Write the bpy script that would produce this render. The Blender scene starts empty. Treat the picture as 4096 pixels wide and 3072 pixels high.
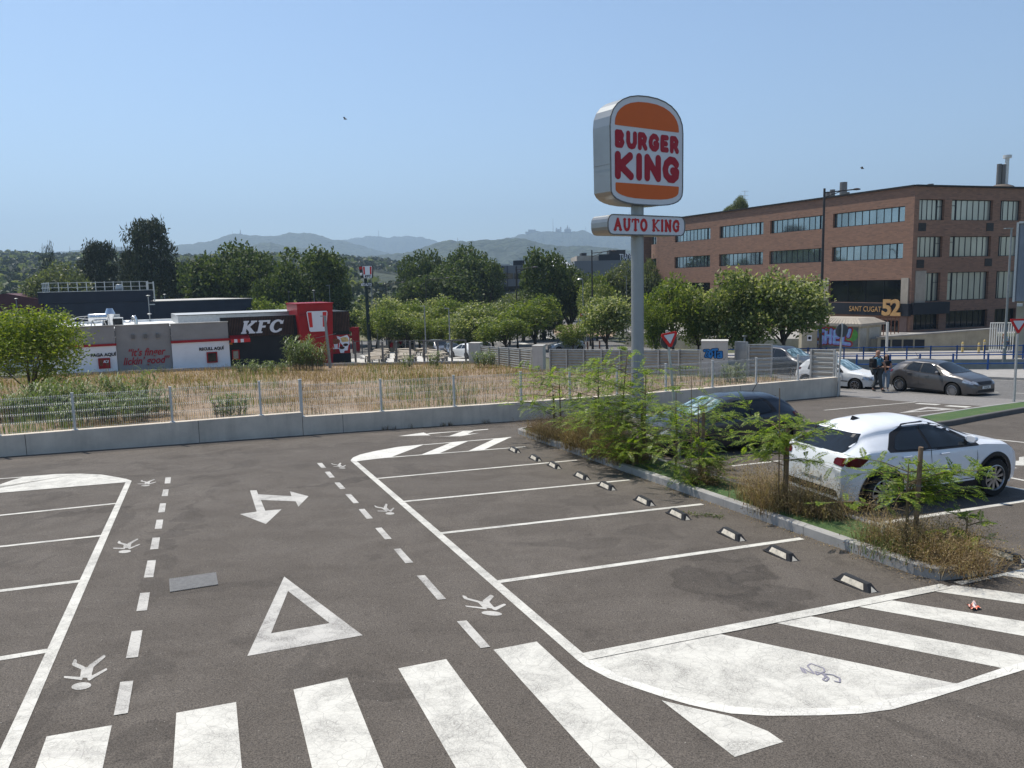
import bpy, math, random
import numpy as np
from mathutils import Vector, Matrix
random.seed(7); RNG = np.random.RandomState(11)
SC = bpy.context.scene
COL = SC.collection

# ------------------------------------------------------------------ camera
FPX = 3150.0
_d = np.array([552.3, 24383.8, 3150.0]); _Zc = -_d/np.linalg.norm(_d)
_Yc = np.array([0, 0, 1.0]) - _Zc[2]*_Zc; _Yc /= np.linalg.norm(_Yc); _Xc = np.cross(_Yc, _Zc)
CM = np.array([_Xc, _Yc, _Zc])                       # camera (x right, y down, z forward) -> world
LN = CM @ np.array([-0.0208786, -0.9968669, -0.0762916]); LN /= np.linalg.norm(LN)   # the lot falls away at 3 degrees
CH = 3.3053/LN[2]
CC = np.array([0, 0, CH])
cam = bpy.data.cameras.new('camera'); camo = bpy.data.objects.new('camera', cam); COL.objects.link(camo)
cam.sensor_width = 36; cam.lens = 36*FPX/4096; cam.clip_start = .1; cam.clip_end = 30000
_m = Matrix.Identity(4)
for r in range(3):
    _m[r][0] = CM[r][0]; _m[r][1] = -CM[r][1]; _m[r][2] = -CM[r][2]; _m[r][3] = CC[r]
camo.matrix_world = _m
SC.camera = camo

# ------------------------------------------------------------------ light
SUN_EL, SUN_AZ = math.radians(62), math.atan2(-.74, .67)       # azimuth from +Y towards +X
sdir = Vector((math.sin(SUN_AZ)*math.cos(SUN_EL), math.cos(SUN_AZ)*math.cos(SUN_EL), math.sin(SUN_EL)))
sl = bpy.data.lights.new('sun', 'SUN'); sl.energy = 5.0; sl.angle = math.radians(.53); sl.color = (1, .94, .84)
so = bpy.data.objects.new('sun', sl); COL.objects.link(so); so.rotation_euler = sdir.to_track_quat('Z', 'Y').to_euler()
W = bpy.data.worlds.new('World'); SC.world = W; W.use_nodes = True
_nt = W.node_tree; _nt.nodes.clear()
_sk = _nt.nodes.new('ShaderNodeTexSky'); _sk.sky_type = 'NISHITA'; _sk.sun_disc = False
_sk.sun_elevation = SUN_EL; _sk.sun_rotation = SUN_AZ; _sk.altitude = 180; _sk.air_density = 1.0; _sk.dust_density = .4; _sk.ozone_density = 3.0
_bg = _nt.nodes.new('ShaderNodeBackground'); _bg.inputs[1].default_value = .115
_wo = _nt.nodes.new('ShaderNodeOutputWorld')
_nt.links.new(_sk.outputs[0], _bg.inputs[0]); _nt.links.new(_bg.outputs[0], _wo.inputs[0])
SC.view_settings.view_transform = 'Standard'; SC.view_settings.look = 'None'
SC.view_settings.exposure = 0.38; SC.view_settings.gamma = 1; SC.view_settings.use_curve_mapping = False
SC.cycles.max_bounces = 6; SC.cycles.transparent_max_bounces = 24; SC.cycles.volume_bounces = 0

# ------------------------------------------------------------------ picture rays -> places
def ray(px, py):
    v = CM @ np.array([(px-2048)/FPX, (py-1536)/FPX, 1.0]); return v/v[1]
def lotz(x, y): return -(LN[0]*x+LN[1]*y)/LN[2]
def gz(x, y):
    """height of the terrain: the lot plane, easing off beyond 75 m"""
    if y <= 75: return lotz(x, y)
    b = -LN[1]/LN[2]
    return lotz(x, 75)+b*45*(1-math.exp(-(y-75)/45))
def lot(px, py, dz=0):
    r = ray(px, py); t = -(LN @ (CC-np.array([0, 0, dz])))/(LN @ r); return CC+t*r
def atY(px, py, Y): return CC+ray(px, py)*Y
def gnd(px, py, ymax=900):
    r = ray(px, py); lo = 1.0
    while lo < ymax and CC[2]+r[2]*lo > gz(r[0]*lo, lo): lo *= 1.03
    hi = lo; lo = lo/1.03
    for _ in range(20):
        m = (lo+hi)/2
        if CC[2]+r[2]*m > gz(r[0]*m, m): lo = m
        else: hi = m
    return CC+r*hi
def onG(px, Y):
    x = ray(px, 1300)[0]*Y; return np.array([x, Y, gz(x, Y)])
def vplane(px, py, a, b):
    """ray hits the vertical plane through ground points a, b -> point and distance along a->b"""
    a = np.array(a[:2], float); b = np.array(b[:2], float); t = (b-a)/np.linalg.norm(b-a); nn = np.array([-t[1], t[0]])
    r = ray(px, py); k = (nn @ (a-CC[:2]))/(nn @ r[:2]); P = CC+r*k
    return P, float((P[:2]-a) @ t)
V_ = lambda x, y: (x*1.851717, y*1.851717)
def pxf(ox, oy, s): return lambda x, y: (ox+x/s, oy+y/s)
R1 = pxf(0, 1800, 2.16016); R2 = pxf(0, 2304, 2.16016); R3 = pxf(900, 1750, 2.16016); R4 = pxf(900, 2304, 2.16016)
R5 = pxf(1500, 1650, 2.16016); R6 = pxf(1900, 2304, 2.16016); R7 = pxf(2400, 1900, 2.16016); R8 = pxf(3072, 2304, 2.16016)
Z4 = pxf(2600, 600, 1.4786); Z5 = pxf(3200, 1200, 2.4688); Z6 = pxf(2600, 1300, 2.4578); Z7 = pxf(3000, 1550, 1.9516); Z8 = pxf(1900, 1350, 1.8433)
K1 = pxf(200, 1100, 2.765); K2 = pxf(850, 1150, 3.6867); K3 = pxf(1350, 1040, 3.6867); M3 = pxf(1900, 850, 2.16016); M2 = pxf(1000, 900, 2.16016); M1 = pxf(0, 850, 2.16016)

# ------------------------------------------------------------------ mesh helpers
def tag(o, label=None, cat=None, group=None, kind=None):
    if label: o['label'] = label
    if cat: o['category'] = cat
    if group: o['group'] = group
    if kind: o['kind'] = kind
    return o
def thing(name, label, cat, loc=(0, 0, 0), rz=0, group=None):
    o = bpy.data.objects.new(name, None); COL.objects.link(o); o.location = tuple(float(v) for v in loc); o.rotation_euler = (0, 0, rz)
    o.empty_display_size = .2
    return tag(o, label, cat, group)
def copy_tree(o, parent=None):
    c = o.copy(); COL.objects.link(c); c.parent = parent
    for ch in [k for k in bpy.data.objects if k.parent == o]:
        copy_tree(ch, c)
    return c
_children = {}
def dup(root, loc, rz=None, label=None, group=None, scale=None):
    def cp(o, par):
        c = o.copy(); COL.objects.link(c); c.parent = par
        for ch in _children.get(o.name, []): cp(ch, c)
        return c
    r = cp(root, None); r.location = tuple(float(v) for v in loc)
    if rz is not None: r.rotation_euler = (0, 0, rz)
    if scale is not None: r.scale = (scale,)*3 if not hasattr(scale, '__len__') else scale
    if label: r['label'] = label
    if group: r['group'] = group
    return r
def basis(dirv, up=(0, 0, 1)):
    z = np.array(dirv, float); z /= np.linalg.norm(z)+1e-12
    u = np.array(up, float)
    if abs(z @ u) > .98: u = np.array([1.0, 0, 0])
    x = np.cross(u, z); x /= np.linalg.norm(x); return x, np.cross(z, x), z
class MB:
    def __init__(s): s.v = []; s.f = []; s.m = []; s.n = 0
    def add(s, vs, fs, mi=0):
        vs = np.asarray(vs, float).reshape(-1, 3); s.v.append(vs)
        for f in fs: s.f.append([i+s.n for i in f])
        s.m += [mi]*len(fs); s.n += len(vs)
    def addq(s, vs, k=4, mi=0):
        """vs: (n,k,3) separate polygons"""
        vs = np.asarray(vs, float); n = len(vs); s.v.append(vs.reshape(-1, 3))
        idx = (np.arange(n*k).reshape(n, k)+s.n).tolist(); s.f += idx; s.m += [mi]*n; s.n += n*k
    def quad(s, a, b, c, d, mi=0): s.add([a, b, c, d], [(0, 1, 2, 3)], mi)
    def poly(s, pts, mi=0): s.add(pts, [tuple(range(len(pts)))], mi)
    def box(s, c, size, rz=0, mi=0, ax=None):
        hx, hy, hz = [q/2 for q in size]
        P = np.array([[x, y, z] for z in (-hz, hz) for x, y in ((-hx, -hy), (hx, -hy), (hx, hy), (-hx, hy))])
        if ax is not None: P = P @ np.array(ax)
        elif rz:
            ca, sa = math.cos(rz), math.sin(rz); P = np.c_[P[:, 0]*ca-P[:, 1]*sa, P[:, 0]*sa+P[:, 1]*ca, P[:, 2]]
        s.add(P+np.array(c, float), [(3, 2, 1, 0), (4, 5, 6, 7), (0, 1, 5, 4), (1, 2, 6, 5), (2, 3, 7, 6), (3, 0, 4, 7)], mi)
    def bar(s, a, b, w, h, mi=0, up=(0, 0, 1)):
        """rectangular bar from a to b, w across, h along up"""
        a = np.array(a, float); b = np.array(b, float); z = b-a; L = np.linalg.norm(z); x, y, z = basis(z, up)
        s.box((a+b)/2, (w, h, L), mi=mi, ax=[x, y, z])
    def tube(s, a, b, r0, r1=None, n=10, mi=0, cap=True):
        r1 = r0 if r1 is None else r1; a = np.array(a, float); b = np.array(b, float); x, y, z = basis(b-a)
        t = np.arange(n)*2*math.pi/n; c = np.cos(t)[:, None]*x+np.sin(t)[:, None]*y
        fs = [(i, (i+1) % n, n+(i+1) % n, n+i) for i in range(n)]
        if cap: fs += [tuple(range(n-1, -1, -1)), tuple(range(n, 2*n))]
        s.add(np.r_[a+c*r0, b+c*r1], fs, mi)
    def path(s, pts, rs, n=6, mi=0):
        pts = [np.array(p, float) for p in pts]; t = np.arange(n)*2*math.pi/n; V = []
        for i, p in enumerate(pts):
            d = pts[min(i+1, len(pts)-1)]-pts[max(i-1, 0)]; x, y, z = basis(d, (0.1, .2, 1))
            r = rs[i] if hasattr(rs, '__len__') else rs
            V.append(p+(np.cos(t)[:, None]*x+np.sin(t)[:, None]*y)*r)
        k = len(pts); fs = [(j*n+i, j*n+(i+1) % n, (j+1)*n+(i+1) % n, (j+1)*n+i) for j in range(k-1) for i in range(n)]
        fs += [tuple(range(n-1, -1, -1)), tuple(range((k-1)*n, k*n))]
        s.add(np.concatenate(V), fs, mi)
    def lathe(s, prof, c=(0, 0, 0), n=24, mi=0, ax=None):
        t = np.arange(n)*2*math.pi/n; V = []
        for r, z in prof: V.append(np.c_[np.cos(t)*r, np.sin(t)*r, np.full(n, z)])
        V = np.concatenate(V)
        if ax is not None: V = V @ np.array(ax)
        k = len(prof); s.add(V+np.array(c, float), [(j*n+i, j*n+(i+1) % n, (j+1)*n+(i+1) % n, (j+1)*n+i) for j in range(k-1) for i in range(n)], mi)
    def prism(s, pts, o, x, y, th, mi=0):
        """polygon pts (2-D) in plane o + u x + v y, extruded by th along -(x cross y)"""
        x = np.array(x, float); y = np.array(y, float); o = np.array(o, float); nn = np.cross(x, y); nn /= np.linalg.norm(nn)
        P = np.array([o+u*x+v*y for u, v in pts]); n = len(pts)
        ar = sum(pts[i][0]*pts[(i+1) % n][1]-pts[(i+1) % n][0]*pts[i][1] for i in range(n))
        if ar < 0: P = P[::-1]
        s.add(np.r_[P, P-nn*th], [tuple(range(n)), tuple(range(2*n-1, n-1, -1))]+[(i+n, (i+1) % n+n, (i+1) % n, i) for i in range(n)], mi)
    def grid(s, P, mi=0):
        P = np.asarray(P, float); a, b = P.shape[:2]
        s.add(P.reshape(-1, 3), [(i*b+j, i*b+j+1, (i+1)*b+j+1, (i+1)*b+j) for i in range(a-1) for j in range(b-1)], mi)
    def build(s, name, mats, parent=None, local=False, smooth=False, sub=None, bevel=0):
        V = np.concatenate(s.v) if s.v else np.zeros((0, 3))
        if parent is not None and not local:
            q = parent; off = np.zeros(3)
            while q is not None: off += np.array(q.location); q = q.parent
            V = V-off
        me = bpy.data.meshes.new(name); me.from_pydata(V.tolist(), [], s.f)
        if not isinstance(mats, (list, tuple)): mats = [mats]
        for m in mats: me.materials.append(m)
        if len(mats) > 1: me.polygons.foreach_set('material_index', s.m)
        if smooth: me.polygons.foreach_set('use_smooth', [True]*len(me.polygons))
        me.update()
        o = bpy.data.objects.new(name, me); COL.objects.link(o)
        if parent is not None: o.parent = parent; _children.setdefault(parent.name, []).append(o)
        if smooth == 'auto':
            md = o.modifiers.new('e', 'EDGE_SPLIT'); md.split_angle = math.radians(38)
        if bevel:
            md = o.modifiers.new('b', 'BEVEL'); md.width = bevel; md.segments = 2; md.limit_method = 'ANGLE'; md.angle_limit = math.radians(40)
        return o
def struct(mb, name, mats, **k): return tag(mb.build(name, mats, **k), kind='structure')

# ------------------------------------------------------------------ 2-D shapes: signed distances, cut out as clean meshes
def cap(a, b, r, r2=None):
    ax, ay = a; bx, by = b; r2 = r if r2 is None else r2
    def f(X, Y):
        dx, dy = bx-ax, by-ay; L = dx*dx+dy*dy+1e-12; t = np.clip(((X-ax)*dx+(Y-ay)*dy)/L, 0, 1)
        return np.hypot(X-ax-t*dx, Y-ay-t*dy)-(r+(r2-r)*t)
    return f
def ell(c, rx, ry, rot=0):
    ca, sa = math.cos(rot), math.sin(rot)
    def f(X, Y):
        x, y = X-c[0], Y-c[1]; x, y = x*ca+y*sa, -x*sa+y*ca
        return (np.hypot(x/rx, y/ry)-1)*min(rx, ry)
    return f
def pol(pts, off=0):
    P = np.array(pts, float)
    def f(X, Y):
        d = np.full(X.shape, 1e9); ins = np.zeros(X.shape, bool); n = len(P)
        for i in range(n):
            a, b = P[i], P[(i+1) % n]; e = b-a; wx, wy = X-a[0], Y-a[1]
            t = np.clip((wx*e[0]+wy*e[1])/(e @ e+1e-12), 0, 1); d = np.minimum(d, np.hypot(wx-t*e[0], wy-t*e[1]))
            cnd = (a[1] > Y) != (b[1] > Y)
            with np.errstate(divide='ignore', invalid='ignore'):
                xi = (b[0]-a[0])*(Y-a[1])/(b[1]-a[1]+1e-15)+a[0]
            ins ^= cnd & (X < xi)
        return np.where(ins, -d, d)-off
    return f
def uni(*fs): return lambda X, Y: np.minimum.reduce([f(X, Y) for f in fs])
def sub(a, b): return lambda X, Y: np.maximum(a(X, Y), -b(X, Y))
def inter(a, b): return lambda X, Y: np.maximum(a(X, Y), b(X, Y))
def strokes(lines, r): return uni(*[cap(l[i], l[i+1], r) for l in lines for i in range(len(l)-1)])
def arc(cx, cy, rx, ry, a0, a1, n=8):
    return [(cx+rx*math.cos(math.radians(a0+(a1-a0)*i/n)), cy+ry*math.sin(math.radians(a0+(a1-a0)*i/n))) for i in range(n+1)]
def sdfmesh(mb, f, bb, step, mp, mi=0, runs=True, flip=False):
    """cut out {f<0} inside bb=(x0,y0,x1,y1); mp maps arrays (x,y)->(n,3)"""
    x0, y0, x1, y1 = bb; nx = max(2, int(math.ceil((x1-x0)/step))+1); ny = max(2, int(math.ceil((y1-y0)/step))+1)
    xs = np.linspace(x0, x1, nx); ys = np.linspace(y0, y1, ny); X, Y = np.meshgrid(xs, ys); D = f(X, Y)
    ins = D < 0; polys = []
    for j in range(ny-1):
        i = 0
        while i < nx-1:
            c = int(ins[j, i])+int(ins[j, i+1])+int(ins[j+1, i+1])+int(ins[j+1, i])
            if c == 4:
                k = i
                if runs:
                    while k+1 < nx-1 and ins[j, k+2] and ins[j+1, k+2]: k += 1
                polys.append([(xs[i], ys[j]), (xs[k+1], ys[j]), (xs[k+1], ys[j+1]), (xs[i], ys[j+1])]); i = k+1; continue
            if c:
                cs = [(i, j), (i+1, j), (i+1, j+1), (i, j+1)]; out = []
                for q in range(4):
                    a, b = cs[q], cs[(q+1) % 4]; da, db = D[a[1], a[0]], D[b[1], b[0]]
                    pa = (xs[a[0]], ys[a[1]]); pb = (xs[b[0]], ys[b[1]])
                    if da < 0: out.append(pa)
                    if (da < 0) != (db < 0):
                        t = da/(da-db); out.append((pa[0]+(pb[0]-pa[0])*t, pa[1]+(pb[1]-pa[1])*t))
                if len(out) >= 3: polys.append(out)
            i += 1
    if not polys: return
    flat = np.array([p for q in polys for p in q]); P = np.asarray(mp(flat[:, 0], flat[:, 1])); n = 0; fs = []
    for q in polys:
        r = tuple(range(n, n+len(q))); fs.append(r[::-1] if flip else r); n += len(q)
    mb.add(P, fs, mi)
def planemap(o, x, y, lift=0.0):
    o = np.array(o, float); x = np.array(x, float); y = np.array(y, float); nn = np.cross(x, y); nn /= np.linalg.norm(nn)
    return lambda u, v: o+np.outer(u, x)+np.outer(v, y)+nn*lift
def draped(dz): return lambda u, v: np.c_[u, v, [gz(a, b)+dz for a, b in zip(u, v)]]
def area(mb, pts, step, dz, mi=0):
    P = np.array([p[:2] for p in pts]); sdfmesh(mb, pol(P), (P[:, 0].min()-.01, P[:, 1].min()-.01, P[:, 0].max()+.01, P[:, 1].max()+.01), step, draped(dz), mi)
def textmesh(mb, s, size, o, x, y, th=.02, bold=0.0, shear=0.0, align='CENTER', mi=0, sx=1.0, lift=0):
    """lettering as solid glyphs in plane o,x,y (y up the letters)"""
    cu = bpy.data.curves.new('t', 'FONT'); cu.body = s; cu.size = size; cu.offset = bold; cu.shear = shear; cu.align_x = align; cu.extrude = th/2; cu.resolution_u = 3
    ob = bpy.data.objects.new('t', cu); COL.objects.link(ob); dg = bpy.context.evaluated_depsgraph_get(); dg.update()
    me = bpy.data.meshes.new_from_object(ob.evaluated_get(dg))
    V = np.array([v.co[:] for v in me.vertices]) if len(me.vertices) else np.zeros((0, 3)); fs = [tuple(p.vertices) for p in me.polygons]
    bpy.data.objects.remove(ob); bpy.data.meshes.remove(me); bpy.data.curves.remove(cu)
    x = np.array(x, float); y = np.array(y, float); nn = np.cross(x, y)
    if len(V): mb.add(np.array(o)+np.outer(V[:, 0]*sx, x)+np.outer(V[:, 1], y)+np.outer(V[:, 2]+th/2+lift, nn), fs, mi)

# ------------------------------------------------------------------ materials
def srgb(r, g, b):
    f = lambda c: ((c/255+.055)/1.055)**2.4 if c > 10 else c/255/12.92
    return (f(r), f(g), f(b), 1)
def lin(c): return (c[0], c[1], c[2], 1) if len(c) == 3 else c
class NT:
    def __init__(s, name):
        s.mat = bpy.data.materials.new(name); s.mat.use_nodes = True; s.t = s.mat.node_tree; s.N = s.t.nodes; s.b = s.N['Principled BSDF']
        s.tc = s.N.new('ShaderNodeTexCoord')
    def link(s, a, b): s.t.links.new(a, b)
    def vec(s, scale=(1, 1, 1), coord='Object', rot=(0, 0, 0)):
        m = s.N.new('ShaderNodeMapping'); m.inputs['Scale'].default_value = scale; m.inputs['Rotation'].default_value = rot; s.link(s.tc.outputs[coord], m.inputs[0]); return m.outputs[0]
    def noise(s, scale, detail=4, rough=.55, vec=None, dist=0):
        n = s.N.new('ShaderNodeTexNoise'); n.inputs['Scale'].default_value = scale; n.inputs['Detail'].default_value = detail; n.inputs['Roughness'].default_value = rough; n.inputs['Distortion'].default_value = dist
        s.link(vec if vec is not None else s.tc.outputs['Object'], n.inputs['Vector']); return n.outputs['Fac']
    def voro(s, scale, feat='F1', vec=None, out='Distance', rnd=1):
        n = s.N.new('ShaderNodeTexVoronoi'); n.feature = feat; n.inputs['Scale'].default_value = scale; n.inputs['Randomness'].default_value = rnd
        s.link(vec if vec is not None else s.tc.outputs['Object'], n.inputs['Vector']); return n.outputs[out]
    def ramp(s, fac, stops, const=False):
        r = s.N.new('ShaderNodeValToRGB'); s.link(fac, r.inputs[0]); e = r.color_ramp.elements
        if const: r.color_ramp.interpolation = 'CONSTANT'
        while len(e) < len(stops): e.new(.5)
        for k, (p, c) in enumerate(stops):
            e[k].position = p; e[k].color = lin(c) if hasattr(c, '__len__') else (c, c, c, 1)
        return r.outputs[0]
    def mix(s, fac, a, b, mode='MIX'):
        m = s.N.new('ShaderNodeMix'); m.data_type = 'RGBA'; m.blend_type = mode
        for v, i in ((fac, 0), (a, 6), (b, 7)):
            if isinstance(v, (int, float)): m.inputs[i].default_value = v if i == 0 else (v, v, v, 1)
            elif hasattr(v, '__len__'): m.inputs[i].default_value = lin(v)
            else: s.link(v, m.inputs[i])
        return m.outputs[2]
    def math(s, op, a, b=0.0, c=None):
        m = s.N.new('ShaderNodeMath'); m.operation = op
        for v, i in ((a, 0), (b, 1), (c, 2)):
            if v is None: continue
            if isinstance(v, (int, float)): m.inputs[i].default_value = v
            else: s.link(v, m.inputs[i])
        return m.outputs[0]
    def sep(s, vec=None):
        m = s.N.new('ShaderNodeSeparateXYZ'); s.link(vec if vec is not None else s.tc.outputs['Object'], m.inputs[0]); return m.outputs
    def set(s, col=None, rough=None, metal=None, spec=None):
        for v, k in ((col, 'Base Color'), (rough, 'Roughness'), (metal, 'Metallic'), (spec, 'Specular IOR Level')):
            if v is None: continue
            if isinstance(v, (int, float)): s.b.inputs[k].default_value = v
            elif hasattr(v, '__len__'): s.b.inputs[k].default_value = lin(v)
            else: s.link(v, s.b.inputs[k])
        return s
    def bump(s, h, strength=.3, dist=.02):
        n = s.N.new('ShaderNodeBump'); n.inputs['Strength'].default_value = strength; n.inputs['Distance'].default_value = dist; s.link(h, n.inputs['Height']); s.link(n.outputs[0], s.b.inputs['Normal']); return s
    def done(s): return s.mat
def simple(name, col, rough=.6, metal=0.0, var=.12, scale=3.0, bump=0.0, spec=.22, bscale=60):
    n = NT(name); c = lin(col)
    f = n.noise(scale, 5, .6); lo = tuple(v*(1-var) for v in c[:3]); hi = tuple(min(1, v*(1+var)) for v in c[:3])
    n.set(n.ramp(f, [(.3, lo), (.7, hi)]), rough, metal, spec)
    if bump: n.bump(n.noise(bscale, 3), bump, .01)
    return n.done()
# ------------------------------------------------------------------ ground materials
def m_asphalt(name, c0, c1, patch=True, seed=0.0):
    n = NT(name)
    big = n.noise(.16, 5, .6, n.vec((1, 1, 1), rot=(0, 0, seed))); mid = n.noise(1.1, 6, .65, dist=.6); fine = n.noise(70, 3, .7); grit = n.voro(130)
    col = n.ramp(big, [(.3, c0), (.7, c1)])
    col = n.mix(n.ramp(mid, [(.38, .0), (.72, .6)]), col, tuple(v*.66 for v in c0[:3]))
    if patch:                                   # old oil and water stains with outlines of their own
        st = n.noise(.42, 5, .6, n.vec((1, .7, 1), rot=(0, 0, .6)), dist=1.4)
        col = n.mix(n.ramp(st, [(.585, 0.0), (.61, .42), (.70, .3)]), col, tuple(v*.52 for v in c0[:3]))
        sw = n.noise(1.0, 3, .5, n.vec((.35, 3.2, 1), rot=(0, 0, -.45)), dist=.4)
        col = n.mix(n.ramp(sw, [(.6, 0.0), (.75, .28)]), col, tuple(v*.6 for v in c0[:3]))
        lt = n.noise(.7, 4, .6, n.vec((1, 1, 1), rot=(0, 0, 1.4)), dist=.3)
        col = n.mix(n.ramp(lt, [(.6, 0.0), (.8, .3)]), col, tuple(min(1, v*1.55) for v in c1[:3]))
    if patch:
        wob = n.N.new('ShaderNodeVectorMath'); wob.operation = 'ADD'; nn = n.N.new('ShaderNodeTexNoise'); nn.inputs['Scale'].default_value = 1.3; nn.inputs['Detail'].default_value = 5; n.link(n.tc.outputs['Object'], nn.inputs['Vector'])
        sc = n.N.new('ShaderNodeVectorMath'); sc.operation = 'SCALE'; sc.inputs['Scale'].default_value = 1.5; n.link(nn.outputs['Color'], sc.inputs[0]); n.link(n.tc.outputs['Object'], wob.inputs[0]); n.link(sc.outputs[0], wob.inputs[1])
        for (p, rx, ry, rot, k) in STAINS:
            c = lot(*p); mp = n.N.new('ShaderNodeMapping'); mp.vector_type = 'TEXTURE'; mp.inputs['Location'].default_value = (c[0]+.75, c[1]+.75, 0); mp.inputs['Rotation'].default_value = (0, 0, rot); mp.inputs['Scale'].default_value = (rx, ry, 1e5); n.link(wob.outputs[0], mp.inputs[0])
            ln_ = n.N.new('ShaderNodeVectorMath'); ln_.operation = 'LENGTH'; n.link(mp.outputs[0], ln_.inputs[0]); col = n.mix(n.ramp(ln_.outputs['Value'], [(0, k*.55), (.5, k*.7), (.84, k*.9), (.97, k*.4), (1.0, 0.0)]), col, (.035, .029, .024) if k > 0 else (.2, .19, .17))
    col = n.mix(n.ramp(fine, [(.32, .85), (.60, 0.0)]), col, (.012, .011, .01))
    col = n.mix(n.ramp(grit, [(.06, .75), (.26, 0.0)]), col, tuple(min(1, v*2.3) for v in c1[:3]))
    sp = n.voro(9, vec=n.vec((1, 1, 1), rot=(0, 0, .3)))
    col = n.mix(n.ramp(sp, [(.028, .85), (.04, 0.0)]), col, (.55, .53, .48))
    n.set(col, n.ramp(mid, [(.3, .82), (.7, .95)]), None, .25); n.bump(n.math('ADD', fine, n.math('MULTIPLY', grit, .8)), .5, .006); return n.done()
def m_paint(name, col=(.60, .58, .52), wear=.5, seed=0.0):
    n = NT(name); a = (.085, .078, .072)
    w1 = n.noise(2.2, 6, .75, n.vec((1, 1, 1), rot=(0, 0, seed)), dist=.5); w2 = n.noise(75, 4, .8); cr = n.voro(7.5, 'DISTANCE_TO_EDGE', n.vec((1, 1.2, 1), rot=(0, 0, .4))); cr2 = n.voro(19, 'DISTANCE_TO_EDGE')
    t = n.math('MULTIPLY', n.ramp(w1, [(.42, .12), (.85, 1.0)]), n.ramp(w2, [(.36, .0), (.56, 1.0)]))
    base = n.mix(n.ramp(w1, [(.3, 0.0), (.8, .2)]), col, tuple(v*.75 for v in col))
    base = n.mix(n.math('MULTIPLY', t, wear*1.5), base, a)
    crk = n.math('MAXIMUM', n.ramp(cr, [(.0, .6), (.02, 0.0)]), n.math('MULTIPLY', n.ramp(cr2, [(.0, .6), (.05, 0.0)]), n.ramp(w1, [(.45, 0.0), (.6, 1.0)])))
    base = n.mix(crk, base, (.16, .15, .135))
    tr = n.noise(1, 3, .5, n.vec((.5, 9, 1), rot=(0, 0, .5)))
    base = n.mix(n.ramp(tr, [(.62, 0.0), (.78, .4)]), base, (.28, .26, .25))
    n.set(base, .7); n.bump(w2, .3, .004); return n.done()
STAINS = [(R7(1000, 960), .42, .75, .5, .55), (R7(1330, 880), .42, .30, .2, .6), (R7(1450, 1080), .62, .32, .3, .5), (R7(860, 720), .55, .16, -.4, .4), (R7(1250, 740), .3, .22, 0, .35), (R5(1800, 1120), .7, .4, .3, .35), (R5(1950, 760), .6, .5, .2, .33), (R5(1350, 900), .9, .3, .4, .22), (R1(1570, 620), .16, 1.9, .25, .4), (R1(1500, 200), 1.3, .2, .3, .3), (R1(800, 530), .9, .22, .6, .45), (R3(930, 390), .12, 1.1, -.9, .55), (R7(500, 480), .5, .35, 0, .3), (R7(200, 640), .8, .2, .3, .25), (R4(1350, 1050), .5, .16, .5, .4), (R4(300, 560), .35, .12, .4, .3), (R8(1900, 640), .5, .2, .2, .3), (R3(600, 100), 3.5, .3, .35, .28), (R5(300, 230), 1.2, .15, .3, .2)]
MAT = {}
MAT['asphalt'] = m_asphalt('asphalt_lot', (.122, .104, .087), (.155, .134, .114))
MAT['street'] = m_asphalt('asphalt_street', (.17, .165, .158), (.22, .213, .205), False, .5)
MAT['paint'] = m_paint('road_paint', wear=.65)
MAT['paint_worn'] = m_paint('road_paint_worn', (.50, .48, .44), .95, .7)
MAT['paint_new'] = m_paint('road_paint_fresh', (.66, .64, .58), .35, .2)
def m_pavers():
    n = NT('paving_blocks'); b = n.N.new('ShaderNodeTexBrick'); n.link(n.vec((1, 1, 1), rot=(0, 0, .35)), b.inputs['Vector']); b.inputs['Scale'].default_value = 5
    b.inputs['Color1'].default_value = lin((.27, .25, .23)); b.inputs['Color2'].default_value = lin((.2, .19, .178)); b.inputs['Mortar'].default_value = lin((.1, .095, .09)); b.inputs['Mortar Size'].default_value = .03
    c = n.mix(n.ramp(n.noise(.8, 5), [(.35, 0.0), (.7, .35)]), b.outputs[0], (.13, .12, .115)); n.set(c, .85); return n.done()
MAT['pavers'] = m_pavers()
def m_soil():
    n = NT('dry_field_soil'); f = n.noise(.22, 6, .65, dist=.5); g = n.noise(5, 5, .7)
    c = n.ramp(f, [(.3, (.22, .15, .09)), (.5, (.29, .20, .125)), (.62, (.36, .28, .20)), (.75, (.17, .14, .075))])
    c = n.mix(n.ramp(g, [(.35, .5), (.65, 0.0)]), c, (.09, .065, .035)); n.set(c, .95); n.bump(g, .6, .05); return n.done()
MAT['soil'] = m_soil()
def m_ground():
    n = NT('ground_scrub'); f = n.noise(.03, 6, .6, dist=.3); g = n.noise(.5, 5, .7)
    c = n.ramp(f, [(.35, (.05, .065, .028)), (.55, (.10, .10, .045)), (.7, (.20, .16, .09))]); c = n.mix(n.ramp(g, [(.4, .5), (.6, 0.0)]), c, (.03, .04, .015)); n.set(c, .95); return n.done()
MAT['ground'] = m_ground()
def m_concrete(name, c=(.36, .34, .31), streak=.35, rough=.85):
    n = NT(name); f = n.noise(1.2, 6, .65); s = n.noise(1, 4, .6, n.vec((4, 4, .35))); g = n.noise(40, 3)
    k = n.ramp(f, [(.3, tuple(v*.82 for v in c)), (.7, tuple(min(1, v*1.12) for v in c))])
    k = n.mix(n.ramp(s, [(.5, 0.0), (.75, streak)]), k, tuple(v*.45 for v in c)); n.set(k, rough); n.bump(g, .25, .008); return n.done()
MAT['concrete'] = m_concrete('concrete', (.30, .285, .265)); MAT['concrete_light'] = m_concrete('concrete_light', (.50, .48, .44), .2); MAT['concrete_beige'] = m_concrete('concrete_beige', (.37, .33, .25), .4)
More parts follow.
